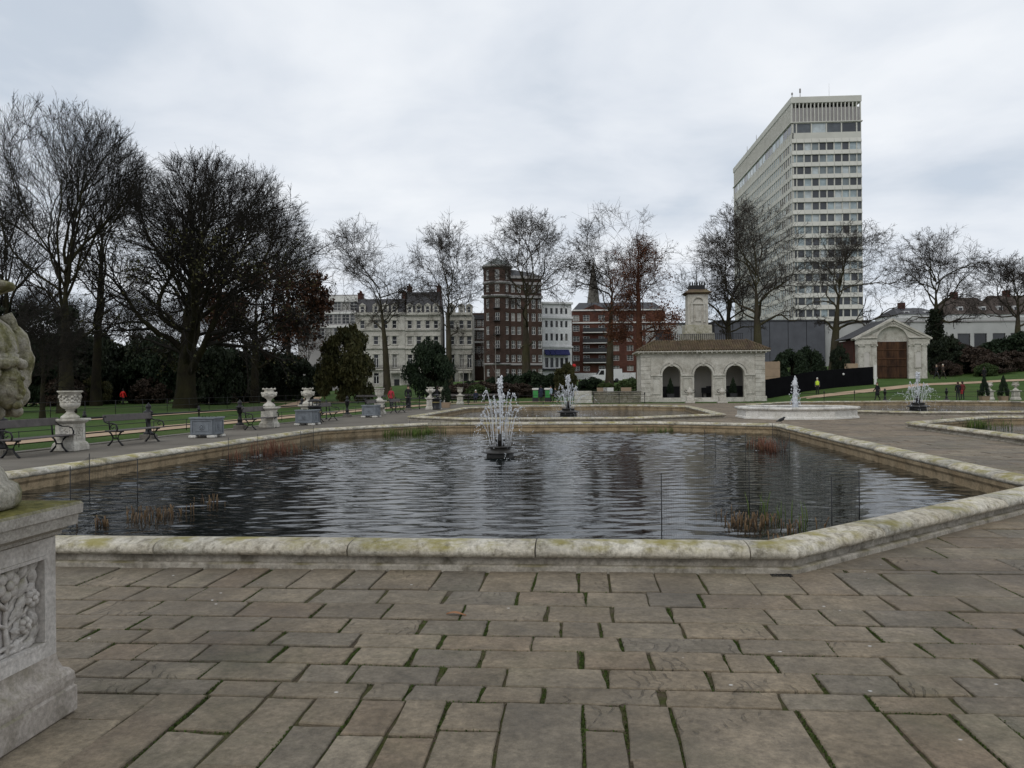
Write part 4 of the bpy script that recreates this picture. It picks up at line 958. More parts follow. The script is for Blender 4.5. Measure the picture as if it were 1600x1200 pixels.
# ---- church spire
pl = Plan(928.5, 270); root = thing('church_spire', 'slender grey stone church spire rising behind the mansion block', 'church', pl.loc(), YAW)
MB().lathe([(2.3, pl.h(480)), (2.05, pl.h(470)), (1.15, pl.h(437)), (.12, pl.h(408)), (.05, pl.h(402))], 8, smooth=False).build('spire', plain('spire_stone', (0.13,0.12,0.105), .9, .3, .5), root)
MB().box(-2.1, 2.1, -2.1, 2.1, 0, pl.h(480)).build('tower', MT['concrete2'], root)
for a in range(4):
    aa = a*math.pi/2; m_ = MB(); cx_, cy_ = 1.45*math.sin(aa), -1.45*math.cos(aa); z = pl.h(468)
    m_.add([(cx_-.35*math.cos(aa), cy_-.35*math.sin(aa), z), (cx_+.35*math.cos(aa), cy_+.35*math.sin(aa), z), (cx_*.98, cy_*.98, z+2.2), (cx_*.4, cy_*.4, z+.8)], [(0,1,2),(0,2,3),(1,3,2)]); m_.build('lucarne', MT['slate'], root)

# ---- hotel tower
D = 210; hx, hy = WX(1241, D); hz = terrain(hx, hy)-.2
hotel = thing('hotel_tower', 'tall cream concrete hotel tower with ribbed crown and rows of windows', 'building', (hx, hy, hz), rad(1.6))
def HZ(py): return W(1241, py, D).z-hz
WF, WS = 17.9, 69.0; pitch = 1.94; nr = 17
rowz = [(HZ(235)-i*3.125, HZ(235)-i*3.125+1.95) for i in range(nr)]
edge = (WF-8*pitch)/2
fc = [(.12, edge-.12)]+[(edge+i*pitch+.16, edge+(i+1)*pitch-.16) for i in range(8)]+[(WF-edge+.12, WF-.12)]
ns = int(WS/pitch); sc_ = [(i*pitch+.22, (i+1)*pitch-.22) for i in range(ns)]
top_band = (HZ(207.5), HZ(193)); fb = [(.12, 1.1)]+[(1.4+i*3.87, 1.4+(i+1)*3.87-.3) for i in range(4)]+[(WF-1.0, WF-.12)]
sb = [(.4+i*3.75, .4+(i+1)*3.75-.3) for i in range(18)]
rf_ = [r for r in [(a, b, fc) for a, b in rowz] if r[0] > 1]+[(*top_band, fb)]; rf_.sort()
rs_ = [r for r in [(a, b, sc_) for a, b in rowz] if r[0] > 1]+[(*top_band, sb)]; rs_.sort()
ztop = HZ(190.5)
wall(hotel, WF, ztop, rf_, MT['concrete'], 0, (0, 0), .5)
AS = -math.pi/2                                        # side face: u runs back along -? from far end to the corner
sflip = [(a, b, [(WS-v_, WS-u_) for (u_, v_) in c_]) for a, b, c_ in rs_]
wall(hotel, WS, ztop, sflip, MT['concrete'], AS, (0.002, WS), .5)
g_ = MB(); g_.box(.6, WF, WS-.6, WS, 0, ztop-.01); g_.box(WF-.5, WF, .5, WS-.6, 0, ztop-.01); g_.box(.5, WF-.5, .5, WS-.6, ztop-.5, ztop-.1); g_.build('rear_wall', MT['concrete'], hotel)
def hwin(w, h):
    k_ = ('h', round(w, 2), round(h, 2))
    if k_ not in WCACHE:
        m_ = MB(); m_.box(-w/2, w/2, 0, .03, 0, h); WCACHE[k_] = m_.mesh('window', MT['hotel_pane'])
    return WCACHE[k_]
for (a, b, c_) in rf_:
    for (u, v_) in c_: o = link('window', hwin(v_-u, b-a), hotel); o.location = ((u+v_)/2, .22, a)
stuff_w = MB()
for (a, b, c_) in rs_:
    for i, (u, v_) in enumerate(c_):
        if len(c_) < 20 or i < 6: o = link('window', hwin(v_-u, b-a), hotel); o.location = (.06, (u+v_)/2, a); o.rotation_euler = (0, 0, AS)
        else: stuff_w.box(.06, .09, u, v_, a, b)
o = stuff_w.build('windows', MT['hotel_pane'], hotel); o['kind'] = 'stuff'
# spandrels lean out over each window row; seams between the bays
for a, b in rowz:
    if a < 2: continue
    z0, z1 = b-.05, b+1.10; m_ = MB()
    bays = [(0, edge)]+[(edge+i*pitch, edge+(i+1)*pitch) for i in range(8)]+[(WF-edge, WF)]
    for (u, v_) in bays:
        u += .03; v_ -= .03
        m_.add([(u,-.02,z1),(v_,-.02,z1),(v_,-.34,z0+.12),(u,-.34,z0+.12),(v_,-.30,z0),(u,-.30,z0),(u,0.01,z0),(v_,0.01,z0),(u,0.01,z1),(v_,.01,z1)], [(0,3,2,1),(3,5,4,2),(5,6,7,4),(0,8,6,5,3),(1,2,4,7,9),(8,0,1,9)])
    m_.build('spandrel', MT['concrete'], hotel)
    m_ = MB()
    for i in range(ns):
        u, v_ = i*pitch+.05, (i+1)*pitch-.05
        m_.add([(-.02,u,z1),(-.02,v_,z1),(-.12,v_,z0+.12),(-.12,u,z0+.12),(-.10,v_,z0),(-.10,u,z0),(.01,u,z0),(.01,v_,z0),(.01,u,z1),(.01,v_,z1)], [(0,1,2,3),(3,2,4,5),(5,4,7,6),(0,3,5,6,8),(1,9,7,4,2),(8,9,1,0)])
    m_.build('spandrel', MT['concrete'], hotel)
m_ = MB()
for i in range(ns+1): m_.box(-.14, 0.0, i*pitch-.10, i*pitch+.10, 1, HZ(224)+3.0)
m_.build('fin', MT['concrete'], hotel)
zr0, zr1, zf0, zf1 = HZ(190.5), HZ(160), HZ(161), HZ(151)
m_ = MB(); m_.box(.35, WF-.35, .35, WS-.35, zr0, HZ(168)); m_.build('crown_wall', MT['concrete2'], hotel)
m_ = MB(); m_.box(1.6, WF-1.6, 1.6, WS-1.6, HZ(168), zf0+.2); m_.build('slot_shade_core', MT['void'], hotel)  # near-black box; its colour stands in for the shade in the crown slots
m_ = MB(); n_ = 18
for i in range(n_+1): u = i*(WF-.24)/n_; m_.box(u, u+.24, .001, .6, zr0, zf0)
for i in range(1, 140): u = i*(WS-.24)/140; m_.box(.001, .6, u, u+.24, zr0, zf0)
m_.build('ribs', MT['concrete'], hotel)
m_ = MB(); m_.bbox(-.12, WF+.12, -.12, WS+.12, zf0, zf1, .08); m_.box(-.3, WF+.3, -.3, WS+.3, zr0-.25, zr0-.002); m_.build('fascia', MT['concrete'], hotel)
for (px_, h_, yy_) in ((1239, 1.2, .3), (1256, 2.4, .8), (1311, 5.5, 6), (1315, 1.8, 8), (1298, 1.0, 3), (1185, 2, 38), (1172, 2, 50)):
    u_ = max(.3, (px_-1241)*D/F_PX); m_ = MB(); m_.lathe([(.1 if h_ < 5 else .05, zf1), (.06 if h_ < 5 else .02, zf1+h_)], 6, (u_, yy_, 0))
    if h_ in (2.4, 1.2): m_.box(u_-.18, u_+.18, yy_-.18, yy_+.18, zf1+h_*.55, zf1+h_)
    m_.build('mast', MT['concrete2'], hotel)
# ---- podium of the hotel
MT['panel'] = plain('dark_panel', (0.085,0.087,0.10), .55, .2, .6, rv=.06); MT['panel_white'] = plain('white_render', (0.42,0.42,0.41), .8, .12, .4)
def podium(name, label, px0, px1, ytop, d, mat, seams=0, dep=10, mname='panel', cat='building'):
    pl = Plan(px0, d); root = thing(name, label, cat, pl.loc(), YAW); Wd = pl.u(px1); H = pl.h(ytop)
    MB().box(0, Wd, .12, dep, 0, H-.05).build('wall', mat, root)
    if seams:
        w = Wd/seams
        for i in range(seams): MB().bbox(i*w+.06, (i+1)*w-.06, 0, .118, .3, H-.3, .02).build('panel', MT[mname], root)
    MB().box(-.1, Wd+.1, -.1, .3, H-.26, H+.05).build('coping', MT['slate'] if mname == 'panel' else MT['panel_white'], root)
    return root, pl, Wd, H
podium('panel_wall', 'dark grey panelled podium wall below the hotel tower', 1117, 1290, 501, 160, MT['void'], 6)
r_, pl, Wd, H = podium('podium_wing', 'low white rendered wing beside the grey panel wall, behind the alcove', 1290.5, 1372, 503, 162, MT['panel_white'])
r_, pl, Wd, H = podium('podium_wing', 'low white wing with a dark window band behind the pavilion roof', 1020, 1116.5, 505, 165, MT['panel_white'], dep=8)
f, p = win_mesh(3.2, 2.2, 'thin', 'frame_dark'); o = link('window', f, r_); o.location = (2.2, -.08, pl.h(532)); link('pane', p, o)
# ---- low white building on the right
pl = Plan(1395, 150); root = thing('low_building', 'long low white building with dark square windows behind the shrub bank', 'building', pl.loc(), YAW); Wd = pl.u(1760)
rows = pl.rows([(562, 522, cols([1507, 1533, 1562, 1590, 1620], 20))]); wall(root, Wd, pl.h(497), rows, MT['panel_white']); wins(root, rects(rows), style='thin', fm='frame_dark'); MB().box(0, Wd, 2, 12, 0, pl.h(498)).build('rear_wall', MT['panel_white'], root)
MB().box(-.1, Wd, -.2, .3, pl.h(504), pl.h(502)).build('band', MT['concrete2'], root)
MT['brown_tile'] = plain('brown_roof', (0.062,0.048,0.040), .9, .4, 1.5)
for (px0, px1, yt, yb, d, lab) in ((1405, 1470, 478, 497, 185, 'row of dark-roofed houses with pale dormers behind the alcove'), (1488, 1560, 461, 497, 180, 'brown-roofed house gable behind the low white building'), (1556, 1680, 458, 497, 190, 'brown-roofed terrace behind the twisted bare tree')):
    pl = Plan(px0, d); root = thing('roofed_house', lab, 'house', pl.loc(), YAW); Wd = pl.u(px1); z0, z1 = pl.h(yb-6), pl.h(yt)
    MB().box(0, Wd, 0, 12, 0, z0).build('wall', MT['stucco_white'], root)
    MB().add([(-.3,-.3,z0),(Wd+.3,-.3,z0),(Wd+.3,12.3,z0),(-.3,12.3,z0),(1.5,5.5,z1),(Wd-1.5,5.5,z1)], [(0,1,5,4),(1,2,5),(2,3,4,5),(3,0,4)]).build('roof', MT['brown_tile'] if 'brown' in lab else MT['slate'], root)
    n_ = max(2, int(Wd/3.5))
    for i in range(n_):
        u = (i+.5)*Wd/n_; m_ = MB(); m_.box(u-.6, u+.6, 1.0, 4, z0, z0+(z1-z0)*.42); dm = m_.build('dormer', MT['stucco_white'], root); MB().box(u-.4, u+.4, .96, .999, z0+.3, z0+(z1-z0)*.36).build('pane', MT['pane'], dm)
    MB().box(Wd*.3, Wd*.3+1.2, 5, 6.5, z1-1.5, z1+1.3).build('chimney', MT['brick_dark'], root)

# ================================================================== PAVILION (three arches)
MT['portland'] = stone('portland_stone', (0.43,0.405,0.35), (0.55,0.525,0.47), (0.16,0.14,0.105), .6, .3, (0.2,0.18,0.08), .7, 12, .25, .01, .03)
MT['roof_tile'] = stone('roof_tile', (0.080,0.052,0.036), (0.150,0.112,0.068), (0.028,0.022,0.018), .85, .3, (0.16,0.14,0.05), 1.2, 9, .4, .02, 0)
MT['iron'] = plain('black_iron', (0.012,0.012,0.013), .45, .25, 8)
MT['iron2'] = plain('dark_bronze', (0.018,0.016,0.014), .4, .3, 6)
MT['grey_wall'] = plain('shaded_plaster', (0.50,0.47,0.43), .9, .15, .8)
pl = Plan(1098.5, 76.5); SX, SY = P(1098.5, 628).x, P(1098.5, 628).y
pav = thing('pavilion', 'white stone pavilion with three arches, tiled roof and square chimney tower', 'pavilion', (SX, SY, 0), rad(1.5))
def arch_wall(mb, x0, x1, zb, zt, arches, t, y=0.0, n=14):
    """wall from x0..x1, zb..zt with round-headed openings (centre, half width, sill, spring)"""
    x = x0
    for (c, hw, sill, spr) in arches:
        mb.box(x, c-hw, y, y+t, zb, zt)
        if sill > zb: mb.box(c-hw, c+hw, y, y+t, zb, sill)
        for i in range(n):
            a0, a1 = math.pi-math.pi*i/n, math.pi-math.pi*(i+1)/n
            xa, xb = c+hw*math.cos(a0), c+hw*math.cos(a1); za, zb_ = spr+hw*math.sin(a0), spr+hw*math.sin(a1)
            mb.add([(xa,y,za),(xb,y,zb_),(xb,y,zt),(xa,y,zt),(xa,y+t,za),(xb,y+t,zb_),(xb,y+t,zt),(xa,y+t,zt)], [(0,1,2,3),(7,6,5,4),(0,4,5,1),(3,2,6,7)])
        x = c+hw
    mb.box(x, x1, y, y+t, zb, zt)
def arch_ring(mb, c, hw, spr, w, y0, y1, n=18, full=False):
    for i in range(n):
        a0, a1 = math.pi-math.pi*i/n, math.pi-math.pi*(i+1)/n; r0, r1 = hw+.005, hw+w; q_ = []
        for yy_ in (y0, y1):
            for (r, a) in ((r0, a0), (r0, a1), (r1, a1), (r1, a0)): q_.append((c+r*math.cos(a), yy_, spr+r*math.sin(a)))
        mb.add(q_, [(0,1,2,3),(7,6,5,4),(0,4,5,1),(2,6,7,3),(0,3,7,4),(1,5,6,2)])
HW = 5.85; HE = 4.65; AC = [-2.95, .05, 3.05]; arcs = [(c, .86, .42, 2.62) for c in AC]; DP = 4.2
m_ = MB(); arch_wall(m_, -HW+.9, HW-.9, 0, HE, arcs, .55, .06); m_.build('wall', MT['portland'], pav)
for s in (-1, 1):
    x0, x1 = (-HW, -HW+.9) if s < 0 else (HW-.9, HW)
    z = .55; MB().bbox(x0-.12, x1+.12, -.14, .6, 0, .53, .05).build('corner_base', MT['portland'], pav)
    while z < HE-.25: MB().bbox(x0, x1, -.03, .6, z, z+.40, .018).build('quoin', MT['portland'], pav); z += .415
for c in AC:
    m_ = MB(); arch_ring(m_, c, .86, 2.62, .20, -.07, .058); m_.build('archivolt', MT['portland'], pav)
    m_ = MB(); arch_ring(m_, c, 1.12, 2.62, .12, -.05, .058); m_.build('archivolt', MT['portland'], pav)
    m_ = MB(); m_.add([(c-.13,-.10,3.42),(c+.13,-.10,3.42),(c+.2,-.10,3.85),(c-.2,-.10,3.85),(c-.13,.06,3.42),(c+.13,.06,3.42),(c+.2,.06,3.85),(c-.2,.06,3.85)], [(0,1,2,3),(0,4,5,1),(1,5,6,2),(2,6,7,3),(3,7,4,0)]); m_.blob((c, -.14, 3.64), (.11, .1, .15), 8, 6); m_.build('keystone', MT['portland'], pav)
for (a, b) in ((-HW+.93, AC[0]-.88), (AC[0]+.88, AC[1]-.88), (AC[1]+.88, AC[2]-.88), (AC[2]+.88, HW-.93)):
    MB().bbox(a, b, -.06, .058, 2.48, 2.66, .02).build('impost', MT['portland'], pav)
    cm = (a+b)/2; w_ = (b-a)*.36; m_ = MB()
    for (xa, xb, za, zb_) in ((cm-w_, cm+w_, .75, .81), (cm-w_, cm+w_, 2.27, 2.33), (cm-w_, cm-w_+.06, .811, 2.269), (cm+w_-.06, cm+w_, .811, 2.269)): m_.box(xa, xb, -.02, .058, za, zb_)
    m_.build('panel', MT['portland'], pav); MB().bbox(a, b, -.05, .058, 0.0, .5, .02).build('plinth', MT['portland'], pav)
m_ = MB(); m_.box(-HW, -HW+.5, .61, DP, 0, HE-.01); m_.box(HW-.5, HW, .61, DP, 0, HE-.01); m_.build('side_wall', MT['portland'], pav)
m_ = MB(); m_.box(-HW+.5, HW-.5, DP-.4, DP, 0, HE-.01); m_.box(-HW+.5, HW-.5, .61, DP-.4, HE-.6, HE-.3); m_.build('rear_wall', MT['grey_wall'], pav)
m_ = MB(); m_.box(-HW+.5, HW-.5, .61, DP-.4, .0, .38); m_.build('floor', MT['portland'], pav)
m_ = MB(); m_.box(-HW+.5, AC[1]-.95, DP-.48, DP-.401, .38, 1.5); m_.box(AC[1]+.95, HW-.5, DP-.48, DP-.401, .38, 1.5); m_.build('dado', MT['frame_dark'], pav)
m_ = MB(); m_.box(.5, 1.5, DP-1.0, DP-.5, .80, .86); m_.box(.5, 1.5, DP-.56, DP-.5, .86, 1.35); m_.box(.55, .62, DP-1, DP-.5, .38, .8); m_.box(1.38, 1.45, DP-1, DP-.5, .38, .8)
tag(m_.build('bench', MT['iron']), 'dark bench inside the central arch of the pavilion', 'bench').location = (0, 0, 0); ob = bpy.data.objects['bench']; ob.matrix_world = Matrix.Translation((SX, SY, 0)) @ Matrix.Rotation(rad(1.5), 4, 'Z')
for i in range(3): MB().bbox(AC[1]-1.15-.12*(2-i), AC[1]+1.15+.12*(2-i), -.75+.25*i, .055, .13*i+.001, .13*(i+1), .012).build('step', MT['portland'], pav)
m_ = MB(); m_.bbox(-HW-.42, HW+.42, -.45, DP+.42, HE+.10, HE+.26, .03); m_.bbox(-HW-.15, HW+.15, -.15, DP+.15, HE+.002, HE+.098, .02); m_.build('cornice', MT['portland'], pav)
m_ = MB(); u = -HW-.3
while u < HW+.3: m_.box(u, u+.12, -.40, -.16, HE-.01, HE+.095); u += .46
m_.build('modillions', MT['portland'], pav)
zr, ze = 5.95, HE+.265; yr = DP*.5; x2 = HW-2.1
m_ = MB(); m_.add([(-HW-.45,-.48,ze),(HW+.45,-.48,ze),(HW+.45,DP+.45,ze),(-HW-.45,DP+.45,ze),(-x2-.6,yr-.8,zr),(x2+.6,yr-.8,zr),(x2+.6,yr+.8,zr),(-x2-.6,yr+.8,zr)], [(0,1,5,4),(1,2,6,5),(2,3,7,6),(3,0,4,7),(4,5,6,7)]); rf = m_.build('roof', MT['roof_tile'], pav)
m_ = MB(); x = -HW-.4                                   # rows of rounded tiles down the front slope and both hips
while x <= HW+.41:
    t1 = min(1.0, (HW+.45-abs(x))/(HW+.45-x2-.6)); y1 = -.48+(yr-.8+.48)*t1; z1 = ze+(zr-ze)*t1
    if t1 > .05:
        k_ = max(2, int(8*t1))
        for j in range(k_):
            a, b = j/k_, (j+1)/k_+.01; ya, yb = -.48+(y1+.48)*a, -.48+(y1+.48)*b; za, zb_ = ze+(z1-ze)*a, ze+(z1-ze)*b
            m_.tube([(x, ya-.01, za+.03), (x, yb, zb_+.012)], [.098, .08], 6, smooth=False)
    x += .24
for s in (-1, 1): m_.tube([(s*(HW+.42), -.45, ze+.04), (s*(x2+.6), yr-.8, zr+.04)], .1, 6)
o = m_.build('tiles', MT['roof_tile'], pav); o['kind'] = 'stuff'
m_ = MB(); m_.box(-x2-.4, x2+.4, yr-.7, yr-.67, zr+.62, zr+.66)
x = -x2-.4
while x < x2+.4: m_.box(x, x+.05, yr-.71, yr-.66, zr-.02, zr+.618); x += .2
m_.build('roof_railing', MT['iron'], pav)
def zpx(py): return W(1098, py, 78.5).z
tx = (1097.5-1098.5)*78.5/F_PX; ty = yr+.1
m_ = MB(); m_.bbox(tx-1.5, tx+1.5, ty-.7, ty+1.6, zr-.05, zpx(521), .03); m_.bbox(tx-1.3, tx+1.3, ty-.5, ty+1.4, zpx(521), zpx(508), .05); m_.build('tower_base', stone('mossy_stone', (0.40,0.38,0.30), (0.5,0.47,0.4), (0.14,0.13,0.05), .8, .9, (0.19,0.18,0.04), .9, 12), pav)
z0, z1 = zpx(508), zpx(460); m_ = MB(); m_.box(tx-.98, tx+.98, ty-.3, ty+1.3, z0, z1); tw = m_.build('tower', MT['portland'], pav)
m_ = MB(); arch_ring(m_, tx, .5, z1-.85, .14, ty-.46, ty-.301, 12); m_.box(tx-.75, tx+.75, ty-.46, ty-.301, z1-.98, z1-.86); m_.box(tx-.7, tx-.5, ty-.45, ty-.301, z0+.25, z1-1.0); m_.box(tx+.5, tx+.7, ty-.45, ty-.301, z0+.25, z1-1.0); m_.box(tx-.28, tx+.28, ty-.42, ty-.301, z0+.35, z1-1.2); m_.box(tx-.95, tx+.95, ty-.35, ty-.301, z0+.02, z0+.2); m_.build('carved_panel', MT['portland'], tw)
m_ = MB(); m_.bbox(tx-1.12, tx+1.12, ty-.42, ty+1.42, z1, z1+.15, .02); m_.add([(tx-1.35,ty-.65,z1+.152),(tx+1.35,ty-.65,z1+.152),(tx+1.35,ty+1.65,z1+.152),(tx-1.35,ty+1.65,z1+.152),(tx-.85,ty-.15,z1+.5),(tx+.85,ty-.15,z1+.5),(tx+.85,ty+1.15,z1+.5),(tx-.85,ty+1.15,z1+.5)], [(3,2,1,0),(0,1,5,4),(1,2,6,5),(2,3,7,6),(3,0,4,7),(4,5,6,7)]); m_.build('tower_roof', MT['roof_tile'], tw)
zc = z1+.5; m_ = MB(); m_.box(tx-.75, tx+.75, ty-.05, ty+1.05, zc, zc+.42)
for i in range(7): m_.lathe([(.06, zc+.42), (.08, zc+.6), (.02, zc+.8)], 6, (tx-.7+i*.233, ty, 0))
m_.lathe([(.05, zc), (.03, zc+2.3)], 6, (tx, ty+.5, 0)); m_.build('finial', MT['iron'], tw)
# cone-clipped bushes in tubs inside the outer arches, stone vases before the piers
def topiary(loc, h, w, label, group, tub=True, tubm=None):
    root = thing('topiary', label, 'topiary', loc, 0, group); f = link('foliage', SHRUB['cone'][0], root); f.scale = (w/2, w/2, h); f.location = (0, 0, .38 if tub else 0)
    MB().add([(-.28,-.28,0),(.28,-.28,0),(.28,.28,0),(-.28,.28,0),(-.36,-.36,.42),(.36,-.36,.42),(.36,.36,.42),(-.36,.36,.42)], [(3,2,1,0),(0,1,5,4),(1,2,6,5),(2,3,7,6),(3,0,4,7),(4,5,6,7)]).build('tub', tubm or MT['frame_dark'], root)
    return root
R2 = Matrix.Translation((SX, SY, 0)) @ Matrix.Rotation(rad(1.5), 4, 'Z')
topiary(R2 @ Vector((AC[0], .95, .38)), 1.45, .95, 'clipped cone bush in the arch next to the rust-brown cypress', 'clipped cones in the pavilion arches')
topiary(R2 @ Vector((AC[2], .95, .38)), 1.45, .95, 'clipped cone bush in the arch next to the green lawn', 'clipped cones in the pavilion arches')
for i, (px, lab) in enumerate(((1078, 'lidded stone vase before the pier toward the rust-brown cypress'), (1128.5, 'lidded stone vase before the pier toward the black hoarding'))):
    p_ = P(px, 630); root = thing('stone_vase', lab, 'vase', p_, 0, 'lidded vases before the pavilion')
    m_ = MB(); m_.bbox(-.4, .4, -.4, .4, 0, .18, .03); m_.bbox(-.3, .3, -.3, .3, .18, .62, .04); m_.build('block', MT['portland'], root)
    m_ = MB(); m_.lathe([(.2,.62),(.12,.7),(.1,.76),(.22,.86),(.3,1.0),(.3,1.1),(.2,1.16),(.22,1.2),(.1,1.3),(.04,1.36),(.05,1.42),(.0,1.46)], 14); m_.build('bowl', MT['portland'], root)
    for s in (-1, 1): m_ = MB(); m_.tube([(s*.24,0,1.12),(s*.4,0,1.2),(s*.45,0,1.08),(s*.38,0,.94),(s*.26,0,.9)], .035, 6); m_.build('handle', MT['iron2'], root)

# ================================================================== ALCOVE with doors
ap = P(1395, 604); ax, ay = WX(1395, 100); az = terrain(ax, ay)-.25
alc = thing('alcove', 'white stone alcove with pediment and brown plank doors at top of lawn', 'pavilion', (ax, ay, az), rad(1.0))
AW, AE, AP = 4.45, W(1395, 528.5, 100).z-az, W(1395, 497.5, 100).z-az; ar = 1.9; asp = W(1395, 533.5, 100).z-az
m_ = MB(); m_.box(-AW+.25, -ar, 0, 1.0, 0, AE); m_.box(ar, AW-.25, 0, 1.0, 0, AE)
n = 20
for i in range(n):                                     # gable over the arch
    a0, a1 = math.pi-math.pi*i/n, math.pi-math.pi*(i+1)/n; xa, xb = ar*math.cos(a0), ar*math.cos(a1); za, zb_ = asp+ar*math.sin(a0)*.98, asp+ar*math.sin(a1)*.98
    gt = lambda x: AE+(AP-.2-AE)*(1-abs(x)/AW)
    m_.add([(xa,0,za),(xb,0,zb_),(xb,0,gt(xb)),(xa,0,gt(xa)),(xa,1,za),(xb,1,zb_),(xb,1,gt(xb)),(xa,1,gt(xa))], [(0,1,2,3),(7,6,5,4),(0,4,5,1),(3,2,6,7)])
for s in (-1, 1):
    x0, x1 = (s*ar, s*(AW-.25)); g0_, g1_ = gt(ar), gt(AW-.25)
    vs = [(x0,0,AE),(x1,0,AE),(x1,0,g1_),(x0,0,g0_),(x0,1,AE),(x1,1,AE),(x1,1,g1_),(x0,1,g0_)]; m_.add(vs, [(0,1,2,3),(7,6,5,4),(3,2,6,7),(1,5,6,2)])
m_.build('wall', MT['portland'], alc)
for s in (-1, 1):
    m_ = MB(); L = math.hypot(AW+.3, AP-AE); a = math.atan2(AP-AE, AW+.3)
    M_ = Matrix.Translation((0, 0, AP)) @ Matrix.Rotation(s*a, 4, 'Y')
    m_.box(0 if s > 0 else -L, L if s > 0 else 0, -.35, 1.05, -.22, 0, 0, M_); m_.box(0.02 if s > 0 else -L+.1, L-.1 if s > 0 else -.02, -.18, -.005, -.42, -.222, 0, M_); m_.build('pediment_cornice', MT['portland'], alc)
    x0, x1 = sorted((s*(ar-.02), s*(AW+.12))); m_ = MB(); m_.bbox(x0, x1, -.3, .9, AE-.02, AE+.16, .03); m_.bbox(x0+.1*(s > 0), x1-.1*(s > 0), -.12, -.002, AE-.75, AE-.08, .02); m_.build('entablature', MT['portland'], alc)
    for xc in (s*(ar+.32), s*(AW-.62)):
        m_ = MB(); m_.bbox(xc-.27, xc+.27, -.1, -.002, .5, AE-1.15, .02); m_.bbox(xc-.33, xc+.33, -.15, -.002, 0, .5, .02); pz = AE-1.15
        m_.add([(xc-.27,-.1,pz),(xc+.27,-.1,pz),(xc+.38,-.2,pz+.38),(xc-.38,-.2,pz+.38),(xc-.27,0,pz),(xc+.27,0,pz),(xc+.38,0,pz+.38),(xc-.38,0,pz+.38)], [(0,1,2,3),(0,3,7,4),(1,5,6,2),(3,2,6,7)])
        for t in (-1, 1): m_.blob((xc+t*.3, -.16, pz+.26), .12, 8, 5)
        m_.build('pilaster', MT['portland'], alc)
    nx_ = s*(ar+AW-.25)/2+s*.08; nc = MB(); arch_ring(nc, nx_, .34, AE-2.0, .12, -.05, -.002, 12); nc.box(nx_-.46, nx_-.345, -.05, -.002, 1.7, AE-2.0); nc.box(nx_+.345, nx_+.46, -.05, -.002, 1.7, AE-2.0); nc.box(nx_-.5, nx_+.5, -.08, -.002, 1.55, 1.69); nc.build('niche_frame', MT['portland'], alc)
    # niche: flat plate on the pier, its shaded-plaster colour standing in for the recess shade
    nm = MB(); vs = []; fs = []
    for i in range(9):
        t = math.pi*i/8; x = nx_+.34*math.cos(math.pi-t)
        vs += [(x, -.004-.0*math.sin(t), 1.7), (x, -.004, AE-2.0+.34*math.sin(t))]
    for i in range(8): fs.append((2*i, 2*i+2, 2*i+3, 2*i+1))
    nm.add(vs, fs); nm.build('niche', MT['grey_wall'], alc)
    m_ = MB(); m_.bbox(nx_-.4, nx_+.4, -.03, -.002, .55, 1.4, .015); m_.build('panel', MT['portland'], alc)
m_ = MB(); arch_ring(m_, 0, ar, asp, .28, -.07, -.002, 24); m_.build('archivolt', MT['portland'], alc)
m_ = MB(); m_.bbox(-.28, .28, -.16, -.002, asp+ar-.05, asp+ar+.55, .03); m_.blob((-.14, -.2, asp+ar+.35), .1); m_.blob((.14, -.2, asp+ar+.35), .1); m_.build('keystone', MT['portland'], alc)
m_ = MB(); vs = []; fs = []
for i in range(17):
    t = math.pi*i/16
    for j in range(7):
        ph = math.pi/2*j/6; vs.append((1.89*math.cos(t)*math.cos(ph*.999), .12+.42*math.sin(ph), asp+1.86*math.sin(t)*math.cos(ph*.999)))
for i in range(16):
    for j in range(6): a = i*7+j; fs.append((a, a+1, a+8, a+7))
m_.add(vs, fs, 0, True); m_.build('half_dome', MT['portland'], alc)
MT['door'] = NT('old_oak', .75, .2); mm = MT['door']; vec = mm.pos((6,6,.5)); mm.col(mm.val(mm.mix(mm.rng(mm.noise(1.2, 5, .6, mm.pos((1.3,1.3,.35))), .35, .65), (0.030,0.014,0.008), (0.085,0.041,0.020)), mm.rng(mm.rnd(), 0, 1, .65, 1.3))); mm.bump(mm.noise(8, 4, .6, vec), .4, .01); MT['door'] = mm.mat
dz = asp-.05; nd = 12; w_ = 3.7/nd
for i in range(nd): MB().bbox(-1.85+i*w_+.008, -1.85+(i+1)*w_-.008, .28, .36, .12, dz, .012).build('plank', MT['door'], alc)
for z in (.35, dz*.36, dz*.55, dz*.78): MB().bbox(-1.84, 1.84, .22, .278, z, z+.16, .015).build('ledge', MT['door'], alc)
m_ = MB(); m_.box(-AW, -AW+.35, 1.001, 6.8, 0, AE-.1); m_.box(AW-.35, AW, 1.001, 6.8, 0, AE-.1); m_.box(-AW+.35, AW-.35, 6.4, 6.8, 0, AE-.1); m_.box(-ar, ar, .5, .6, 0, asp); m_.build('side_wall', MT['brick_dark'], alc)
m_ = MB(); m_.add([(-AW-.35,1.02,AE+.1),(0,1.02,AP-.02),(AW+.35,1.02,AE+.1),(-AW-.35,7.1,AE+.1),(0,7.1,AP-.02),(AW+.35,7.1,AE+.1)], [(0,1,4,3),(1,2,5,4),(3,4,5),(0,2,1),(0,3,5,2)]); m_.build('roof', MT['slate'], alc)
m_ = MB(); m_.bbox(-4.6, 4.9, -2.2, -.0, -.1, .1, .03); m_.build('step', MT['portland'], alc)
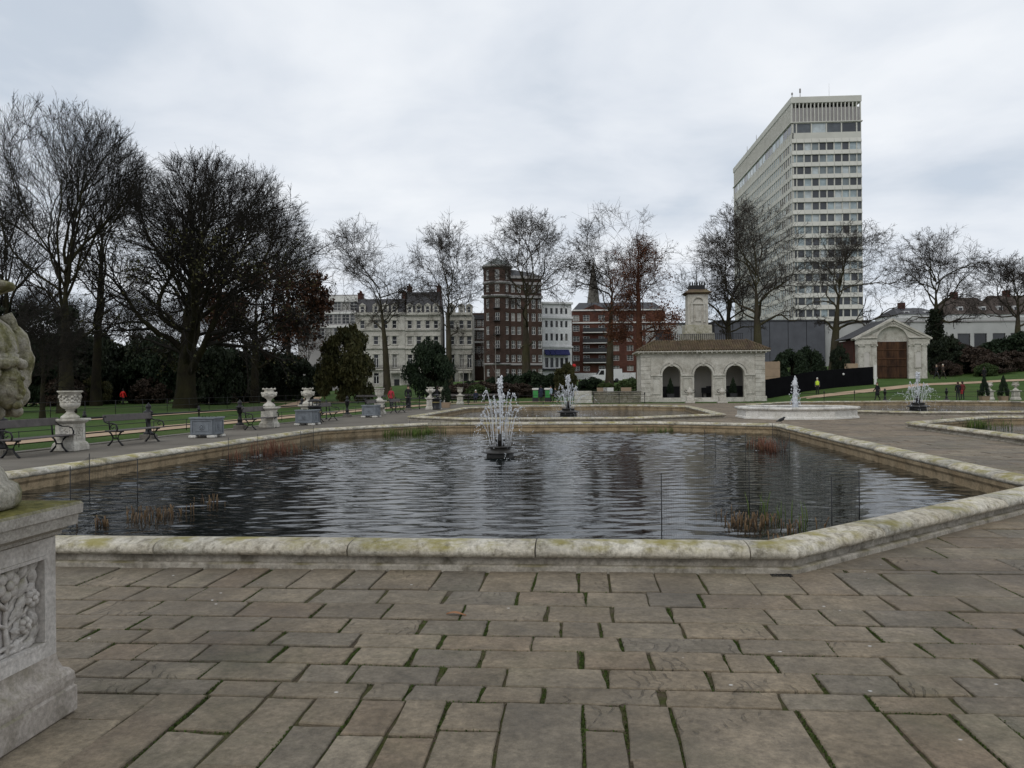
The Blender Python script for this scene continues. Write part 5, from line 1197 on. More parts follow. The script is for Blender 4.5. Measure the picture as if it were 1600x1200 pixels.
# ---- black hoarding along the foot of the bank
hp = [(1195, 84.0), (1232, 85.2), (1268, 86.5), (1302, 87.8), (1334, 89), (1365, 90.2)]
hd = thing('hoarding', 'black painted site hoarding climbing the lawn beside the pavilion', 'hoarding', (0, 0, 0)); MT['black_board'] = plain('black_board', (0.005,0.005,0.006), .8, .3, 1, .05)
for (a, b) in zip(hp, hp[1:]):
    (x0, y0), (x1, y1) = WX(*a), WX(*b); d_ = Vector((x1-x0, y1-y0)).normalized(); nn = Vector((-d_.y, d_.x))*.05; z0, z1 = terrain(x0, y0)-.15, terrain(x1, y1)-.15
    x1 -= d_.x*.02; y1 -= d_.y*.02; hh = 2.15; vs = [(x0,y0,z0),(x1,y1,z1),(x1+nn.x,y1+nn.y,z1),(x0+nn.x,y0+nn.y,z0),(x0,y0,z0+hh),(x1,y1,z1+hh),(x1+nn.x,y1+nn.y,z1+hh),(x0+nn.x,y0+nn.y,z0+hh)]
    MB().add(vs, [(0,3,2,1),(4,5,6,7),(0,1,5,4),(1,2,6,5),(2,3,7,6),(3,0,4,7)]).build('board', MT['black_board'], hd)
x, y = WX(1366, 90.3); z = terrain(x, y)-.1; MB().box(x, x+.28, y, y+.08, z, z+2.25).build('end_post', MT['frame_white'], hd)
x, y = WX(1318, 88.0); MB().lathe([(.12, 0), (.12, .03)], 10).build('notice', MT['frame_white'], hd).matrix_world = Matrix.Translation((x, y, terrain(x, y)+1.45)) @ Matrix.Rotation(rad(90), 4, 'X')
MT['tan_board'] = plain('tan_plywood', (0.30,0.22,0.15), .8, .15, 1.5)
def board(label, px0, px1, yt, yb, d, mat=None):
    x0, y0 = WX(px0, d); w = (px1-px0)*d/F_PX; z0 = terrain(x0, y0)-.2; z1 = W(px0, yt, d).z; root = thing('site_board', label, 'hoarding', (x0, y0, z0), YAW)
    n_ = 4; h = (z1-z0)/n_
    for i in range(n_): MB().bbox(0, w, 0, .05, i*h, (i+1)*h-.012, .008).build('plank', MT['tan_board'], root)
    for u in (.1, w-.2): MB().box(u, u+.1, .051, .15, 0, z1-z0+.05).build('post', MT['tan_board'], root)
board('pale plywood site fence between the pavilion and dark shrubs', 1190, 1219, 565, 590, 95); board('tan plywood fence beside the brick flank of the alcove', 1320, 1341, 568, 585, 96)

# ================================================================== FOUNTAINS
m = NT('white_water', .25, .5); m.col((0.78,0.80,0.83)); m.b.inputs['Transmission Weight'].default_value = .25; m.b.inputs['IOR'].default_value = 1.33; MT['spray'] = m.mat
def jet(mb, p0, v0, T, r, rg, breakup=.5, drops=26, spread=.05):
    """a thrown stream: solid at the nozzle, breaking into lumps and drops"""
    gz = Vector((0, 0, -9.81)); pts = []; rr = []; n = 22
    for i in range(n+1):
        t = T*breakup*i/n; p = Vector(p0)+Vector(v0)*t+gz*t*t/2; w = spread*(i/n)**2*.3
        pts.append(p+Vector((rg.gauss(0, w), rg.gauss(0, w), 0))); rr.append(r*(.55+.55*(i/n)*rg.uniform(.3, 1.5)))
    mb.tube(pts, rr, 5)
    for i in range(drops):
        t = T*rg.uniform(breakup*.75, 1.0); p = Vector(p0)+Vector(v0)*t+gz*t*t/2; s = spread*(t/T)
        p += Vector((rg.gauss(0, s), rg.gauss(0, s), rg.gauss(0, s)))
        if p.z < -.1: continue
        q_ = r*rg.uniform(.35, 1.15); mb.blob(p, (q_, q_, q_*rg.uniform(1, 2.6)), 5, 4)
    # lumps near the top of the stream
    for i in range(int(drops*.35)):
        t = T*rg.uniform(breakup*.55, breakup*1.15); p = Vector(p0)+Vector(v0)*t+gz*t*t/2; p += Vector((rg.gauss(0, r*1.4), rg.gauss(0, r*1.4), rg.gauss(0, .04))); q_ = r*rg.uniform(.7, 1.5); mb.blob(p, (q_, q_, q_*rg.uniform(1, 1.8)), 5, 4)
def fountain(x, y, label, sc, hi, seed):
    root = thing('spray_fountain', label, 'fountain', (x, y, -.12), 0, 'spray fountains in the basins'); rg = random.Random(seed); root.scale = (sc,)*3
    MB().lathe([(.30,-.25),(.34,.02),(.33,.10)], 8, smooth=False).build('drum', MT['iron2'], root)
    MB().lathe([(.33,.10),(.47,.13),(.46,.15),(.26,.22),(.25,.235)], 8, smooth=False).build('skirt', MT['iron2'], root)
    MB().lathe([(.25,.235),(.27,.25),(.27,.28),(.20,.285)], 16).build('nozzle_ring', MT['iron2'], root)
    MB().lathe([(.10,.28),(.08,.36),(.12,.40),(.13,.44),(.07,.46),(.05,.54),(.03,.58)], 10).build('finial', MT['iron2'], root)
    g9 = 9.81; n_in, n_out = 9, 10
    def add(p0, v0, r, br, dr, spd): T = (v0[2]+math.sqrt(v0[2]**2+2*g9*(p0[2]+.02)))/g9; mb = MB(); jet(mb, p0, v0, T, r, rg, br, dr, spd); mb.build('water_jet', MT['spray'], root)['kind'] = 'stuff'
    for k_ in range(3):
        h = hi*rg.uniform(.86, 1.0); a = rg.uniform(0, 6.28); add((0, 0, .56), (.10*math.cos(a), .10*math.sin(a), math.sqrt(2*g9*h)), .018, .54, 60, .028)
    for k_ in range(n_in):
        a = 2*math.pi*k_/n_in+.2; h = hi*rg.uniform(.62, .93); o_ = rg.uniform(.15, .42); add((.16*math.cos(a), .16*math.sin(a), .28), (o_*math.cos(a), o_*math.sin(a), math.sqrt(2*g9*h)), .0105, .56, 34, .028)
    for k_ in range(n_out):
        a = 2*math.pi*k_/n_out; h = hi*rg.uniform(.34, .66); o_ = rg.choice([.4, .5, .6, .7, .85, 1.6]); add((.25*math.cos(a), .25*math.sin(a), .28), (o_*math.cos(a), o_*math.sin(a), math.sqrt(2*g9*h)), .0085, .5, 26, .03)
    m_ = MB()                                           # splashes where the drops land
    spots = [(rg.uniform(0, 6.28), rg.uniform(.5, 1.3)) for _ in range(14)]
    for i in range(60):
        a, q_ = rg.choice(spots); x_, y_ = q_*math.cos(a)+rg.gauss(0, .10), q_*math.sin(a)+rg.gauss(0, .06); s = rg.uniform(.003, .010); m_.blob((x_, y_, abs(rg.gauss(0, .012))), (s*1.8, s*1.3, s*.7), 5, 4)
    m_.build('splash', MT['spray'], root)['kind'] = 'stuff'
fountain(-1.93, 19.4, 'dark tiered fountain throwing tall white spray in the large basin with net stakes', 1.0, 1.48, 1)
fountain(-.66, 47.6, 'dark fountain with fan-shaped spray in the basin before the pavilion', 1.45, 1.05, 2)
fountain(22.0, 54.2, 'dark fountain with thin arching spray in the basin below the alcove', 1.6, .95, 3)
root = thing('foam_jet', 'thick white foaming jet rising from the small white basin', 'fountain', (10.4, 39.7, .33)); rg = random.Random(9); m_ = MB(); H = W(1246, 587, 39).z-.33
prof = []
for i in range(26):
    t = i/25; r = (.10*(1-t)+.04)*(1+rg.uniform(-.2, .2)); prof.append((max(.012, r*(1.7 if .70 < t < .86 else (.6 if t > .93 else 1))), H*t))
m_.lathe(prof, 10, (0, 0, 0), fn=lambda r, z, a: r*(1+.22*math.sin(a*3+z*9)+.15*math.sin(a*5-z*23)))
for i in range(520):
    t = rg.random()**.9; r = (.20*(1-t)+.05)*abs(rg.gauss(0, .75)); a = rg.uniform(0, 6.28); s = rg.uniform(.008, .024); m_.blob((r*math.cos(a), r*math.sin(a), H*t*.97), (s, s, s*1.7), 5, 4)
m_.build('water_jet', MT['spray'], root); MB().lathe([(.12,-.3),(.1,.0),(.05,.06)], 10).build('nozzle', MT['iron2'], root)

# ================================================================== FOREGROUND PEDESTAL AND CARVED URN
MT['ped_stone'] = stone('pedestal_stone', (0.40,0.37,0.335), (0.52,0.49,0.455), (0.16,0.14,0.11), .5, .75, (0.14,0.125,0.03), 2.2, 45, .35, .004, .02)
MT['ped_base'] = stone('pedestal_base_stone', (0.30,0.265,0.225), (0.41,0.37,0.33), (0.10,0.085,0.05), .75, .5, (0.12,0.11,0.03), 2.4, 40, .4, .005, .02)
MT['urn_old'] = stone('urn_stone', (0.25,0.22,0.15), (0.47,0.44,0.36), (0.115,0.11,0.03), 1.0, 1.0, (0.16,0.155,0.03), 5.0, 45, 1.0, .012, .02)
t_ = NT('urn_stone', .92, .2); b_ = t_.mix(t_.rng(t_.noise(6, 7, .65), .36, .64), (0.30,0.275,0.215), (0.52,0.49,0.42))
mo_ = t_.mix(t_.rng(t_.noise(25, 6, .7), .38, .62), (0.10,0.098,0.022), (0.21,0.20,0.06)); b_ = t_.mix(t_.mth('MULTIPLY', t_.rng(t_.noise(4.5, 8, .7), .44, .58), .85), b_, mo_)
b_ = t_.mix(t_.mth('MULTIPLY', t_.rng(t_.noise(9, 9, .75), .55, .66), .7), b_, (0.055,0.05,0.03)); t_.col(t_.val(b_, t_.rng(t_.noise(45, 6, .8), .35, .65, .66, 1.32))).bump(t_.mth('ADD', t_.noise(30, 8, .75), t_.mth('MULTIPLY', t_.noise(9, 5), 1.5)), 1.0, .018); MT['urn_stone'] = t_.mat
fc_ = P(121, 1110); PW = .37                            # far corner of the plinth on the ground
pcx, pcy = fc_.x-PW, fc_.y-PW
ped = thing('carved_pedestal', 'pale stone pedestal with carved foliage panel and mossy top, at the paving edge', 'pedestal', (pcx, pcy, 0))
MB().bbox(-.37, .37, -.37, .37, 0, .14, .012).build('plinth', MT['ped_base'], ped)
m_ = MB(); prof = [(.36,.14),(.365,.17),(.362,.20),(.345,.225),(.325,.235),(.312,.27),(.305,.31)]; vs = []; fs = []
for (r, z) in prof: vs += [(-r,-r,z),(r,-r,z),(r,r,z),(-r,r,z)]
for i in range(len(prof)-1):
    for j in range(4): fs.append((i*4+j, i*4+(j+1) % 4, (i+1)*4+(j+1) % 4, (i+1)*4+j))
fs.append((len(vs)-4, len(vs)-3, len(vs)-2, len(vs)-1)); m_.add(vs, fs); m_.build('base_moulding', MT['ped_base'], ped)
S = .305; z0, z1 = .31, .885; pa, pb, qa, qb = -.235, .235, .37, .805       # panel opening on the face
m_ = MB(); m_.box(-S, S-.045, -S, S, z0, z1); m_.box(S-.045, S, -S, pa, z0, z1); m_.box(S-.045, S, pb, S, z0, z1); m_.box(S-.045, S, pa, pb, z0, qa); m_.box(S-.045, S, pa, pb, qb, z1); m_.build('shaft', MT['ped_stone'], ped)
m_ = MB(); e = .018
for (a, b, c, d_) in ((pa, pb, qa, qa+e), (pa, pb, qb-e, qb), (pa, pa+e, qa+e, qb-e), (pb-e, pb, qa+e, qb-e)): m_.box(S-.043, S+.004, a+.0008, b-.0008, c+.0008, d_-.0008)
pn = m_.build('panel_frame', MT['ped_stone'], ped)
# carved foliage: stems, leaves, buds and a central flower
cv_ = MB(); X0 = S-.043; rg = random.Random(12)
def leaf3(y, z, a, L, w, th=.022, curl=0.0):
    """a carved leaf: ridged, pointed, raised along its spine"""
    n_ = 7; vs = []; fs = []
    for i in range(n_):
        t = i/(n_-1); ww = w*math.sin(math.pi*min(1, t*.92+.06))**.8*(1+.18*math.sin(t*20)); aa = a+curl*t; 
        cy = y+L*t*math.cos(a+curl*t*.5); cz = z+L*t*math.sin(a+curl*t*.5); ny, nz_ = -math.sin(aa), math.cos(aa); h = th*(.45+.75*math.sin(math.pi*t))
        for (o_, hh) in ((-1, .12), (-.55, .85), (0, .62), (.55, .85), (1, .12)): vs.append((X0+h*hh, cy+ny*ww*o_, cz+nz_*ww*o_))
    for i in range(n_-1):
        for j in range(4): fs.append((i*5+j, i*5+j+1, (i+1)*5+j+1, (i+1)*5+j))
    cv_.add(vs, fs, 0, True)
def flower(y, z, r):
    for i in range(6): a = i*math.pi/3+.3; cv_.blob((X0+.018, y+r*.62*math.cos(a), z+r*.62*math.sin(a)), (.02, r*.42, r*.42), 8, 6)
    cv_.blob((X0+.034, y, z), (.014, r*.32, r*.32), 8, 5)
def stem(pts, r=.011): cv_.tube([(X0+.010, y, z) for y, z in pts], [r*(1-.4*i/(len(pts)-1)) for i in range(len(pts))], 6)
stem([(0,.385),(.005,.45),(-.006,.53),(0,.62),(.004,.70)], .014); flower(0, .715, .075)
for s in (-1, 1):
    stem([(0,.43),(s*.07,.425),(s*.14,.45),(s*.165,.50),(s*.13,.53),(s*.10,.50)]); flower(s*.115, .50, .040)
    stem([(0,.52),(s*.06,.55),(s*.12,.56),(s*.17,.60),(s*.18,.66),(s*.14,.68)]); flower(s*.165, .615, .044)
    stem([(0,.60),(s*.05,.65),(s*.11,.70),(s*.16,.76)]); stem([(0,.40),(s*.08,.395),(s*.16,.40),(s*.2,.42)])
    for (y, z, a, L, w, c) in ((.03,.40,.25,.10,.026,.6),(.10,.40,-.05,.11,.022,.7),(.17,.41,1.2,.10,.024,-.6),(.05,.455,.9,.10,.026,.5),(.19,.47,1.6,.10,.022,.7),(.03,.545,.3,.11,.024,.8),(.08,.57,1.2,.09,.024,-.5),(.19,.56,1.0,.09,.02,.8),(.06,.64,.6,.11,.026,.6),(.19,.67,1.7,.11,.024,.5),(.10,.72,1.1,.09,.024,.4),(.15,.745,.4,.08,.022,1.0),(.06,.755,1.4,.05,.02,0),(.035,.49,.1,.07,.02,-.8),(.13,.655,.2,.07,.018,.6)):
        leaf3(s*y, z, a if s > 0 else math.pi-a, L*rg.uniform(.9, 1.1), w, .024*rg.uniform(.85, 1.25), c*s)
cv_.build('carved_foliage', MT['ped_stone'], pn)
m_ = MB(); prof = [(.30,.885),(.325,.895),(.325,.91),(.345,.925),(.375,.935),(.378,.985),(.392,.99),(.394,1.035),(.385,1.048),(.05,1.062)]; vs = []; fs = []
for (r, z) in prof: vs += [(-r,-r,z),(r,-r,z),(r,r,z),(-r,r,z)]
for i in range(len(prof)-1):
    for j in range(4): fs.append((i*4+j, i*4+(j+1) % 4, (i+1)*4+(j+1) % 4, (i+1)*4+j))
fs.append((3,2,1,0)); fs.append((len(vs)-4, len(vs)-3, len(vs)-2, len(vs)-1)); m_.add(vs, fs)
MT['ped_top'] = stone('mossy_cap_stone', (0.36,0.335,0.29), (0.47,0.44,0.40), (0.085,0.08,0.025), .5, 1.0, (0.105,0.098,0.022), 5.0, 60, .5, .006, .02); t_ = NT('mossy_cap', .9, .2); cst = t_.mix(t_.rng(t_.noise(3, 6), .35, .65), (0.34,0.315,0.275), (0.46,0.43,0.385)); mo_ = t_.mix(t_.rng(t_.noise(22, 6, .7), .38, .62), (0.075,0.072,0.016), (0.17,0.155,0.045))
fm_ = t_.mth('MULTIPLY', t_.rng(t_.nz(), .2, .75), t_.rng(t_.noise(5, 7, .7), .36, .46)); t_.col(t_.val(t_.mix(fm_, cst, mo_), t_.rng(t_.noise(60, 5, .75), .35, .65, .72, 1.28))).bump(t_.noise(50, 6, .75), .9, .01); MT['ped_top'] = t_.mat
m_.build('cap', MT['ped_top'], ped)
# urn
urn = thing('carved_urn', 'large weathered mossy stone urn with carved masks, standing on the foliage pedestal', 'urn', (pcx, pcy, 1.058))
URN = [(.27,0),(.285,.02),(.288,.07),(.272,.105),(.235,.125),(.225,.15),(.21,.18),(.15,.225),(.105,.28),(.09,.34),(.10,.37),(.135,.385),(.135,.40),(.12,.415),(.17,.44),(.225,.49),(.262,.55),(.278,.62),(.282,.70),(.285,.715),(.275,.72),(.285,.73),(.272,.80),(.24,.855),(.19,.895),(.165,.93),(.168,.965),(.195,.995),(.235,1.015),(.262,1.025),(.268,1.04),(.262,1.052),(.22,1.045),(.18,.99)]
def urn_fn(r, z, a):
    k_ = max(0, math.sin(math.pi*min(1, max(0, (z-.40)/.34)))) if .40 < z < .74 else 0
    return r*(1+.05*k_*math.sin(a*6+math.sin(z*40)*.6)+.03*k_*math.sin(a*13+z*50))
MB().lathe(URN, 56, fn=urn_fn).build('body', MT['urn_stone'], urn)
m_ = MB(); rg = random.Random(3)
for k_ in range(8):
    a = k_*math.pi/4+.18; R_ = Matrix.Rotation(a, 3, 'Z')
    def pt(x, y, z): return R_ @ Vector((x, y, z))
    M3 = R_.copy()
    if k_ % 2 == 0:                                     # mask: brow, cheeks, nose, mouth, curls of hair
        m_.blob(pt(.262, 0, .565), (.055, .085, .105), 10, 7, M3); m_.blob(pt(.31, 0, .565), (.022, .018, .035), 8, 6, M3); m_.blob(pt(.305, 0, .515), (.02, .03, .012), 8, 5, M3); m_.blob(pt(.300, 0, .48), (.022, .028, .022), 8, 5, M3)
        for s in (-1, 1):
            m_.blob(pt(.302, s*.035, .60), (.015, .028, .012), 8, 5, M3); m_.blob(pt(.296, s*.045, .54), (.02, .028, .026), 8, 5, M3)
            for i in range(6): m_.blob(pt(.255-.006*i, s*(.085+.012*i), .67-.045*i), (.034, .034, .03), 7, 5, M3)
        for i in range(5): m_.blob(pt(.288, -.07+.035*i, .668+.012*(1-abs(i-2)/2)), (.03, .026, .026), 7, 5, M3)
    else:                                               # scrolled lug rising from shoulder
        pts = []
        for i in range(14): t = i/13; pts.append(pt(.235+.075*math.sin(math.pi*t), 0, .46+.45*t))
        m_.tube(pts, [.028+.022*math.sin(math.pi*(i/13))+.006*math.sin(i*2.1) for i in range(14)], 8)
        for i in range(5): m_.blob(pt(.29, (i-2)*.028, .50+.012*abs(i-2)), (.035, .02, .045), 7, 5, M3)
        m_.blob(pt(.275, 0, .45), (.03, .05, .03), 7, 5, M3)
    for i in range(4): aa = a+i*math.pi/16; m_.blob(Matrix.Rotation(aa, 3, 'Z') @ Vector((.185, 0, .44)), (.04, .022, .035), 7, 5, Matrix.Rotation(aa, 3, 'Z'))
m_.build('carving', MT['urn_stone'], urn)

# ================================================================== LEFT-HAND WALK: pedestals, urns, benches, planters, railing
def small_ped():
    root = thing('urn_pedestal', '', 'pedestal'); 
    MB().bbox(-.36, .36, -.36, .36, 0, .16, .02).build('plinth', MT['portland'], root)
    m_ = MB(); vs = []; fs = []; prof = [(.35,.16),(.335,.22),(.30,.26),(.285,.28),(.28,.80),(.29,.815),(.33,.84),(.345,.86),(.36,.885),(.40,.89),(.40,.94),(.39,.955)]
    for (r, z) in prof: vs += [(-r,-r,z),(r,-r,z),(r,r,z),(-r,r,z)]
    for i in range(len(prof)-1):
        for j in range(4): fs.append((i*4+j, i*4+(j+1) % 4, (i+1)*4+(j+1) % 4, (i+1)*4+j))
    fs.append((len(vs)-4, len(vs)-3, len(vs)-2, len(vs)-1)); m_.add(vs, fs); m_.build('shaft', MT['portland'], root)
    for k_ in range(4):
        M_ = Matrix.Rotation(k_*math.pi/2, 4, 'Z'); m_ = MB(); 
        for (a, b, c, d_) in ((-.16,.16,.36,.385),(-.16,.16,.695,.72),(-.16,-.135,.386,.694),(.135,.16,.386,.694)): m_.box(.282, .30, a, b, c, d_, 0, M_)
        pn_ = m_.build('panel', MT['portland'], root); c_ = MB()
        for (y, z, r) in ((0,.54,.05),(-.06,.60,.035),(.06,.60,.035),(-.05,.47,.035),(.05,.47,.035),(0,.64,.03)): c_.blob(M_ @ Vector((.29, y, z)), (.022, r, r), 8, 5, M_.to_3x3())
        c_.build('carved_motif', MT['portland'], pn_)
    return root
def urn_krater():
    root = thing('stone_urn', '', 'urn'); prof = [(.24,0),(.25,.04),(.23,.07),(.19,.10),(.12,.16),(.09,.22),(.13,.235),(.13,.25),(.10,.26),(.20,.30),(.255,.36),(.27,.42),(.265,.44),(.25,.45),(.235,.60),(.25,.68),(.30,.74),(.335,.765),(.34,.79),(.32,.80),(.28,.77)]
    MB().lathe(prof, 28).build('body', MT['portland'], root); m_ = MB()
    for i in range(8):
        a = i*math.pi/4; 
        for (z, da, s) in ((.50,0,.06),(.56,.2,.05),(.56,-.2,.05),(.62,0,.05),(.66,.25,.035),(.47,.3,.035)): M_ = Matrix.Rotation(a+da, 3, 'Z'); m_.blob(M_ @ Vector((.25+.03*(z > .6), 0, z)), (.035, s, s*.9), 7, 5, M_)
    m_.build('relief', MT['portland'], root)['kind'] = 'stuff'; return root
def urn_round(lugs=True):
    root = thing('stone_urn', '', 'urn'); prof = [(.25,0),(.27,.03),(.26,.08),(.22,.13),(.14,.18),(.09,.23),(.08,.30),(.12,.32),(.11,.34),(.16,.37),(.25,.45),(.30,.53),(.31,.59),(.29,.62),(.24,.66),(.20,.70),(.21,.75),(.25,.79),(.245,.82),(.2,.80)]
    MB().lathe(prof, 28).build('body', MT['portland'], root); m_ = MB()
    for i in range(8):
        M_ = Matrix.Rotation(i*math.pi/4, 3, 'Z')
        if i % 2 == 0: m_.blob(M_ @ Vector((.30, 0, .56)), (.06, .07, .09), 8, 6, M_); m_.blob(M_ @ Vector((.33, 0, .62)), (.05, .06, .05), 8, 5, M_); m_.blob(M_ @ Vector((.27, 0, .80)), (.05, .05, .05), 7, 5, M_)
        else: m_.blob(M_ @ Vector((.27, 0, .48)), (.05, .10, .04), 8, 5, M_); m_.blob(M_ @ Vector((.285, 0, .58)), (.035, .05, .05), 8, 5, M_)
    m_.build('relief', MT['portland'], root)['kind'] = 'stuff'; return root
PED0 = None; UK = urn_krater(); UR = urn_round(); used = set()
URNS = [  # pixel of the foot, kind, words
 (108, 704, 'k', 'beside the long bench', 'flat-rimmed carved urn'), (423, 668, 'r', 'between a slatted bench and a blue-grey planter', 'round-bodied urn with lugged rim'),
 (481, 661, 'r', 'behind the black litter bin', 'round-bodied urn with lugged rim'), (603, 648, 'k', 'between two benches by the walking couple', 'flat-rimmed small urn'),
 (673, 640, 'r', 'next to the small litter bin', 'round-bodied urn'), (691, 634, 'r', 'before the clipped bush at the walk end', 'round-bodied urn'), (719, 632, 'k', 'before the lawn bench', 'flat-rimmed small urn')]
for i, (px, py, kd, wh, lk) in enumerate(URNS):
    p_ = P(px, py)
    if i < 4: p_.x = LX(p_.y)
    lab = f'pale stone pedestal with carved panel {wh}'
    if PED0 is None: PED0 = small_ped(); PED0.location = p_; PED0.scale = (.9,)*3; PED0['label'] = lab; PED0['group'] = 'urn pedestals'
    else: dup(PED0, p_, 0, lab, .9)
    src = UK if kd == 'k' else UR; ul = f'{lk} {wh}'
    if kd in used: dup(src, (p_.x, p_.y, .8595), i*.4, ul, .93)
    else: used.add(kd); src.location = (p_.x, p_.y, .8595); src.scale = (.93,)*3; src['label'] = ul; src['group'] = 'stone urns on pedestals'
for px, py, kd, wh in ((1546, 625, 'r', 'between the two clipped cones on the lawn edge'), (1587, 625, 'r', 'beyond the clipped cones by the hillside railing'), (1457, 622, 'r', 'on the lawn edge below the alcove')):
    p_ = P(px, py); dup(PED0, p_, 0, f'pale stone pedestal with carved panel {wh}', .9)
    if px != 1457: dup(UR, (p_.x, p_.y, .8595), .5, f'round-bodied urn {wh}', .93)
for px, wh in ((1538, 'with square tan tub, beside an urn'), (1568, 'with square tan tub between two urns')):
    p_ = P(px, 626); t_ = topiary(p_, 1.7, 1.15, f'clipped cone bush {wh}', 'clipped cones on the lawn edge', True, MT['tan_board'])
t_ = topiary(P(697, 637), 1.6, 1.2, 'clipped dark bush beside the last urn of the walk', 'clipped cones on the lawn edge', True, MT['tan_board'])
# bench: cast-iron scroll ends, plank seat and single back rail
MT['wood_grey'] = plain('weathered_wood', (0.10,0.09,0.085), .8, .3, 5)
def bench():
    root = thing('park_bench', '', 'bench', group='benches along the walk'); L = 1.15       # along y, facing +x
    for i in range(4): MB().bbox(-.16+i*.115, -.16+i*.115+.105, -L, L, .425, .455, .006).build('seat_plank', MT['wood_grey'], root)
    m_ = MB(); M_ = Matrix.Translation((-.20, 0, .80)) @ Matrix.Rotation(rad(-12), 4, 'Y'); m_.bbox(-.02, .02, -L, L, -.10, .10, .008, 0, M_); m_.build('back_rail', MT['wood_grey'], root)
    for y in (-L+.25, L-.25):
        m_ = MB()
        for s in (-1, 1): m_.tube([(s*.24,y,.0),(s*.20,y,.03),(s*.10,y,.14),(s*.07,y,.22),(s*.12,y,.33),(s*.2,y,.41)], [.03,.028,.024,.022,.022,.026], 6)
        m_.box(-.09, .09, y-.02, y+.02, .2, .235); m_.tube([(-.2,y,.41),(.26,y,.41)], .02, 6); m_.tube([(-.17,y,.42),(-.19,y,.6),(-.225,y,.86)], .022, 6); m_.build('leg', MT['iron'], root)
    for y in (-L, L):
        m_ = MB(); m_.tube([(.22,y,.43),(.24,y,.52),(.20,y,.62),(.08,y,.66),(-.06,y,.66),(-.16,y,.7),(-.2,y,.8),(-.17,y,.86),(-.12,y,.84)], .022, 6); m_.tube([(.10,y,.66),(.02,y,.56),(.08,y,.5),(.14,y,.55)], .016, 5); m_.build('armrest', MT['iron'], root)
    return root
B0 = None
for (px, py, lab) in ((28, 712, 'iron and plank bench on the walk, half behind the carved pedestal'), (198, 694, 'iron and plank bench between the flat-rimmed urn and a blue-grey planter'), (404, 671, 'iron and plank bench between a railing post and round urn'), (521, 659, 'small bench beside the black litter bin'), (592, 650, 'bench beside the flat-rimmed urn and grey planter'), (625, 646, 'bench behind the walking man in black')):
    p_ = P(px, py-1); p_.x = LX(p_.y)+.1
    if B0 is None: B0 = bench(); B0.location = p_; B0['label'] = lab
    else: dup(B0, p_, -.062, lab)
# lead planters
MT['lead'] = NT('painted_lead', .55, .35); mm = MT['lead']; mm.col(mm.val((0.165,0.182,0.20), mm.rng(mm.noise(5, 6, .65), .25, .75, .7, 1.25))); MT['lead'] = mm.mat
MT['soil'] = plain('soil', (0.02,0.016,0.011), .95, .4, 9)
def planter():
    root = thing('planter_box', '', 'planter', group='lead planters along the walk'); S = .44; m_ = MB(); m_.box(-S, S, -S, S, .10, .70); m_.build('box', MT['lead'], root)
    m_ = MB()
    for (a, b, c, d_) in ((-S-.05, S+.05, -S-.05, -S+.06), (-S-.05, S+.05, S-.06, S+.05)): m_.bbox(a, b, c, d_, .70, .77, .012)
    for (a, b) in ((-S-.05, -S+.06), (S-.06, S+.05)): m_.bbox(a, b, -S+.061, S-.061, .70, .77, .012)
    m_.build('rim', MT['lead'], root); MB().box(-S+.06, S-.06, -S+.06, S-.06, .701, .735).build('soil', MT['soil'], root)
    for k_ in range(4):
        M_ = Matrix.Rotation(k_*math.pi/2, 4, 'Z'); m_ = MB()
        for (a, b, c, d_) in ((-S+.02,S-.02,.12,.17),(-S+.02,S-.02,.63,.68),(-S+.02,-S+.08,.171,.629),(S-.08,S-.02,.171,.629)): m_.bbox(S+.001, S+.028, a, b, c, d_, .006, 0, M_)
        m_.bbox(S+.001, S+.014, -.27, .27, .24, .56, .006, 0, M_); q_ = m_.build('panel', MT['lead'], root); c_ = MB()
        for i in range(8): a = i*math.pi/4; c_.blob(M_ @ Vector((S+.016, .085*math.cos(a), .40+.085*math.sin(a))), (.022, .035, .035), 7, 5, M_.to_3x3())
        c_.blob(M_ @ Vector((S+.022, 0, .40)), (.026, .05, .05), 8, 5, M_.to_3x3()); c_.build('rosette', MT['lead'], q_)
    for s in (-1, 1):
        for t in (-1, 1): MB().bbox(s*.36-.14, s*.36+.14, t*.36-.14, t*.36+.14, 0, .098, .02).build('foot', MT['white_stone'], root)
    m_ = MB(); rg = random.Random(4)
    for i in range(120):
        x, y = rg.uniform(-.4, .4), rg.uniform(-.4, .4); a = rg.uniform(0, 6.28); h = rg.uniform(.04, .12); w = .012; m_.add([(x-w*math.cos(a), y-w*math.sin(a), .73), (x+w*math.cos(a), y+w*math.sin(a), .73), (x+rg.gauss(0, .03), y+rg.gauss(0, .03), .73+h)], [(0,1,2)])
    m_.build('seedlings', MT['leaf_green'], root)['kind'] = 'stuff'; return root
P0 = None
for (px, py, lab) in ((322, 686, 'blue-grey lead planter with rosette panels between two railing posts'), (471, 667, 'blue-grey lead planter beside the black litter bin'), (556, 655, 'blue-grey lead planter between two small benches'), (649, 643, 'plain grey lead planter near the walking man in black')):
    p_ = P(px, py-3); p_.x = LX(p_.y)+.75
    if P0 is None: P0 = planter(); P0.location = p_; P0.scale = (.88,)*3; P0.rotation_euler = (0, 0, 0); P0['label'] = lab
    else: dup(P0, p_, -.062, lab)
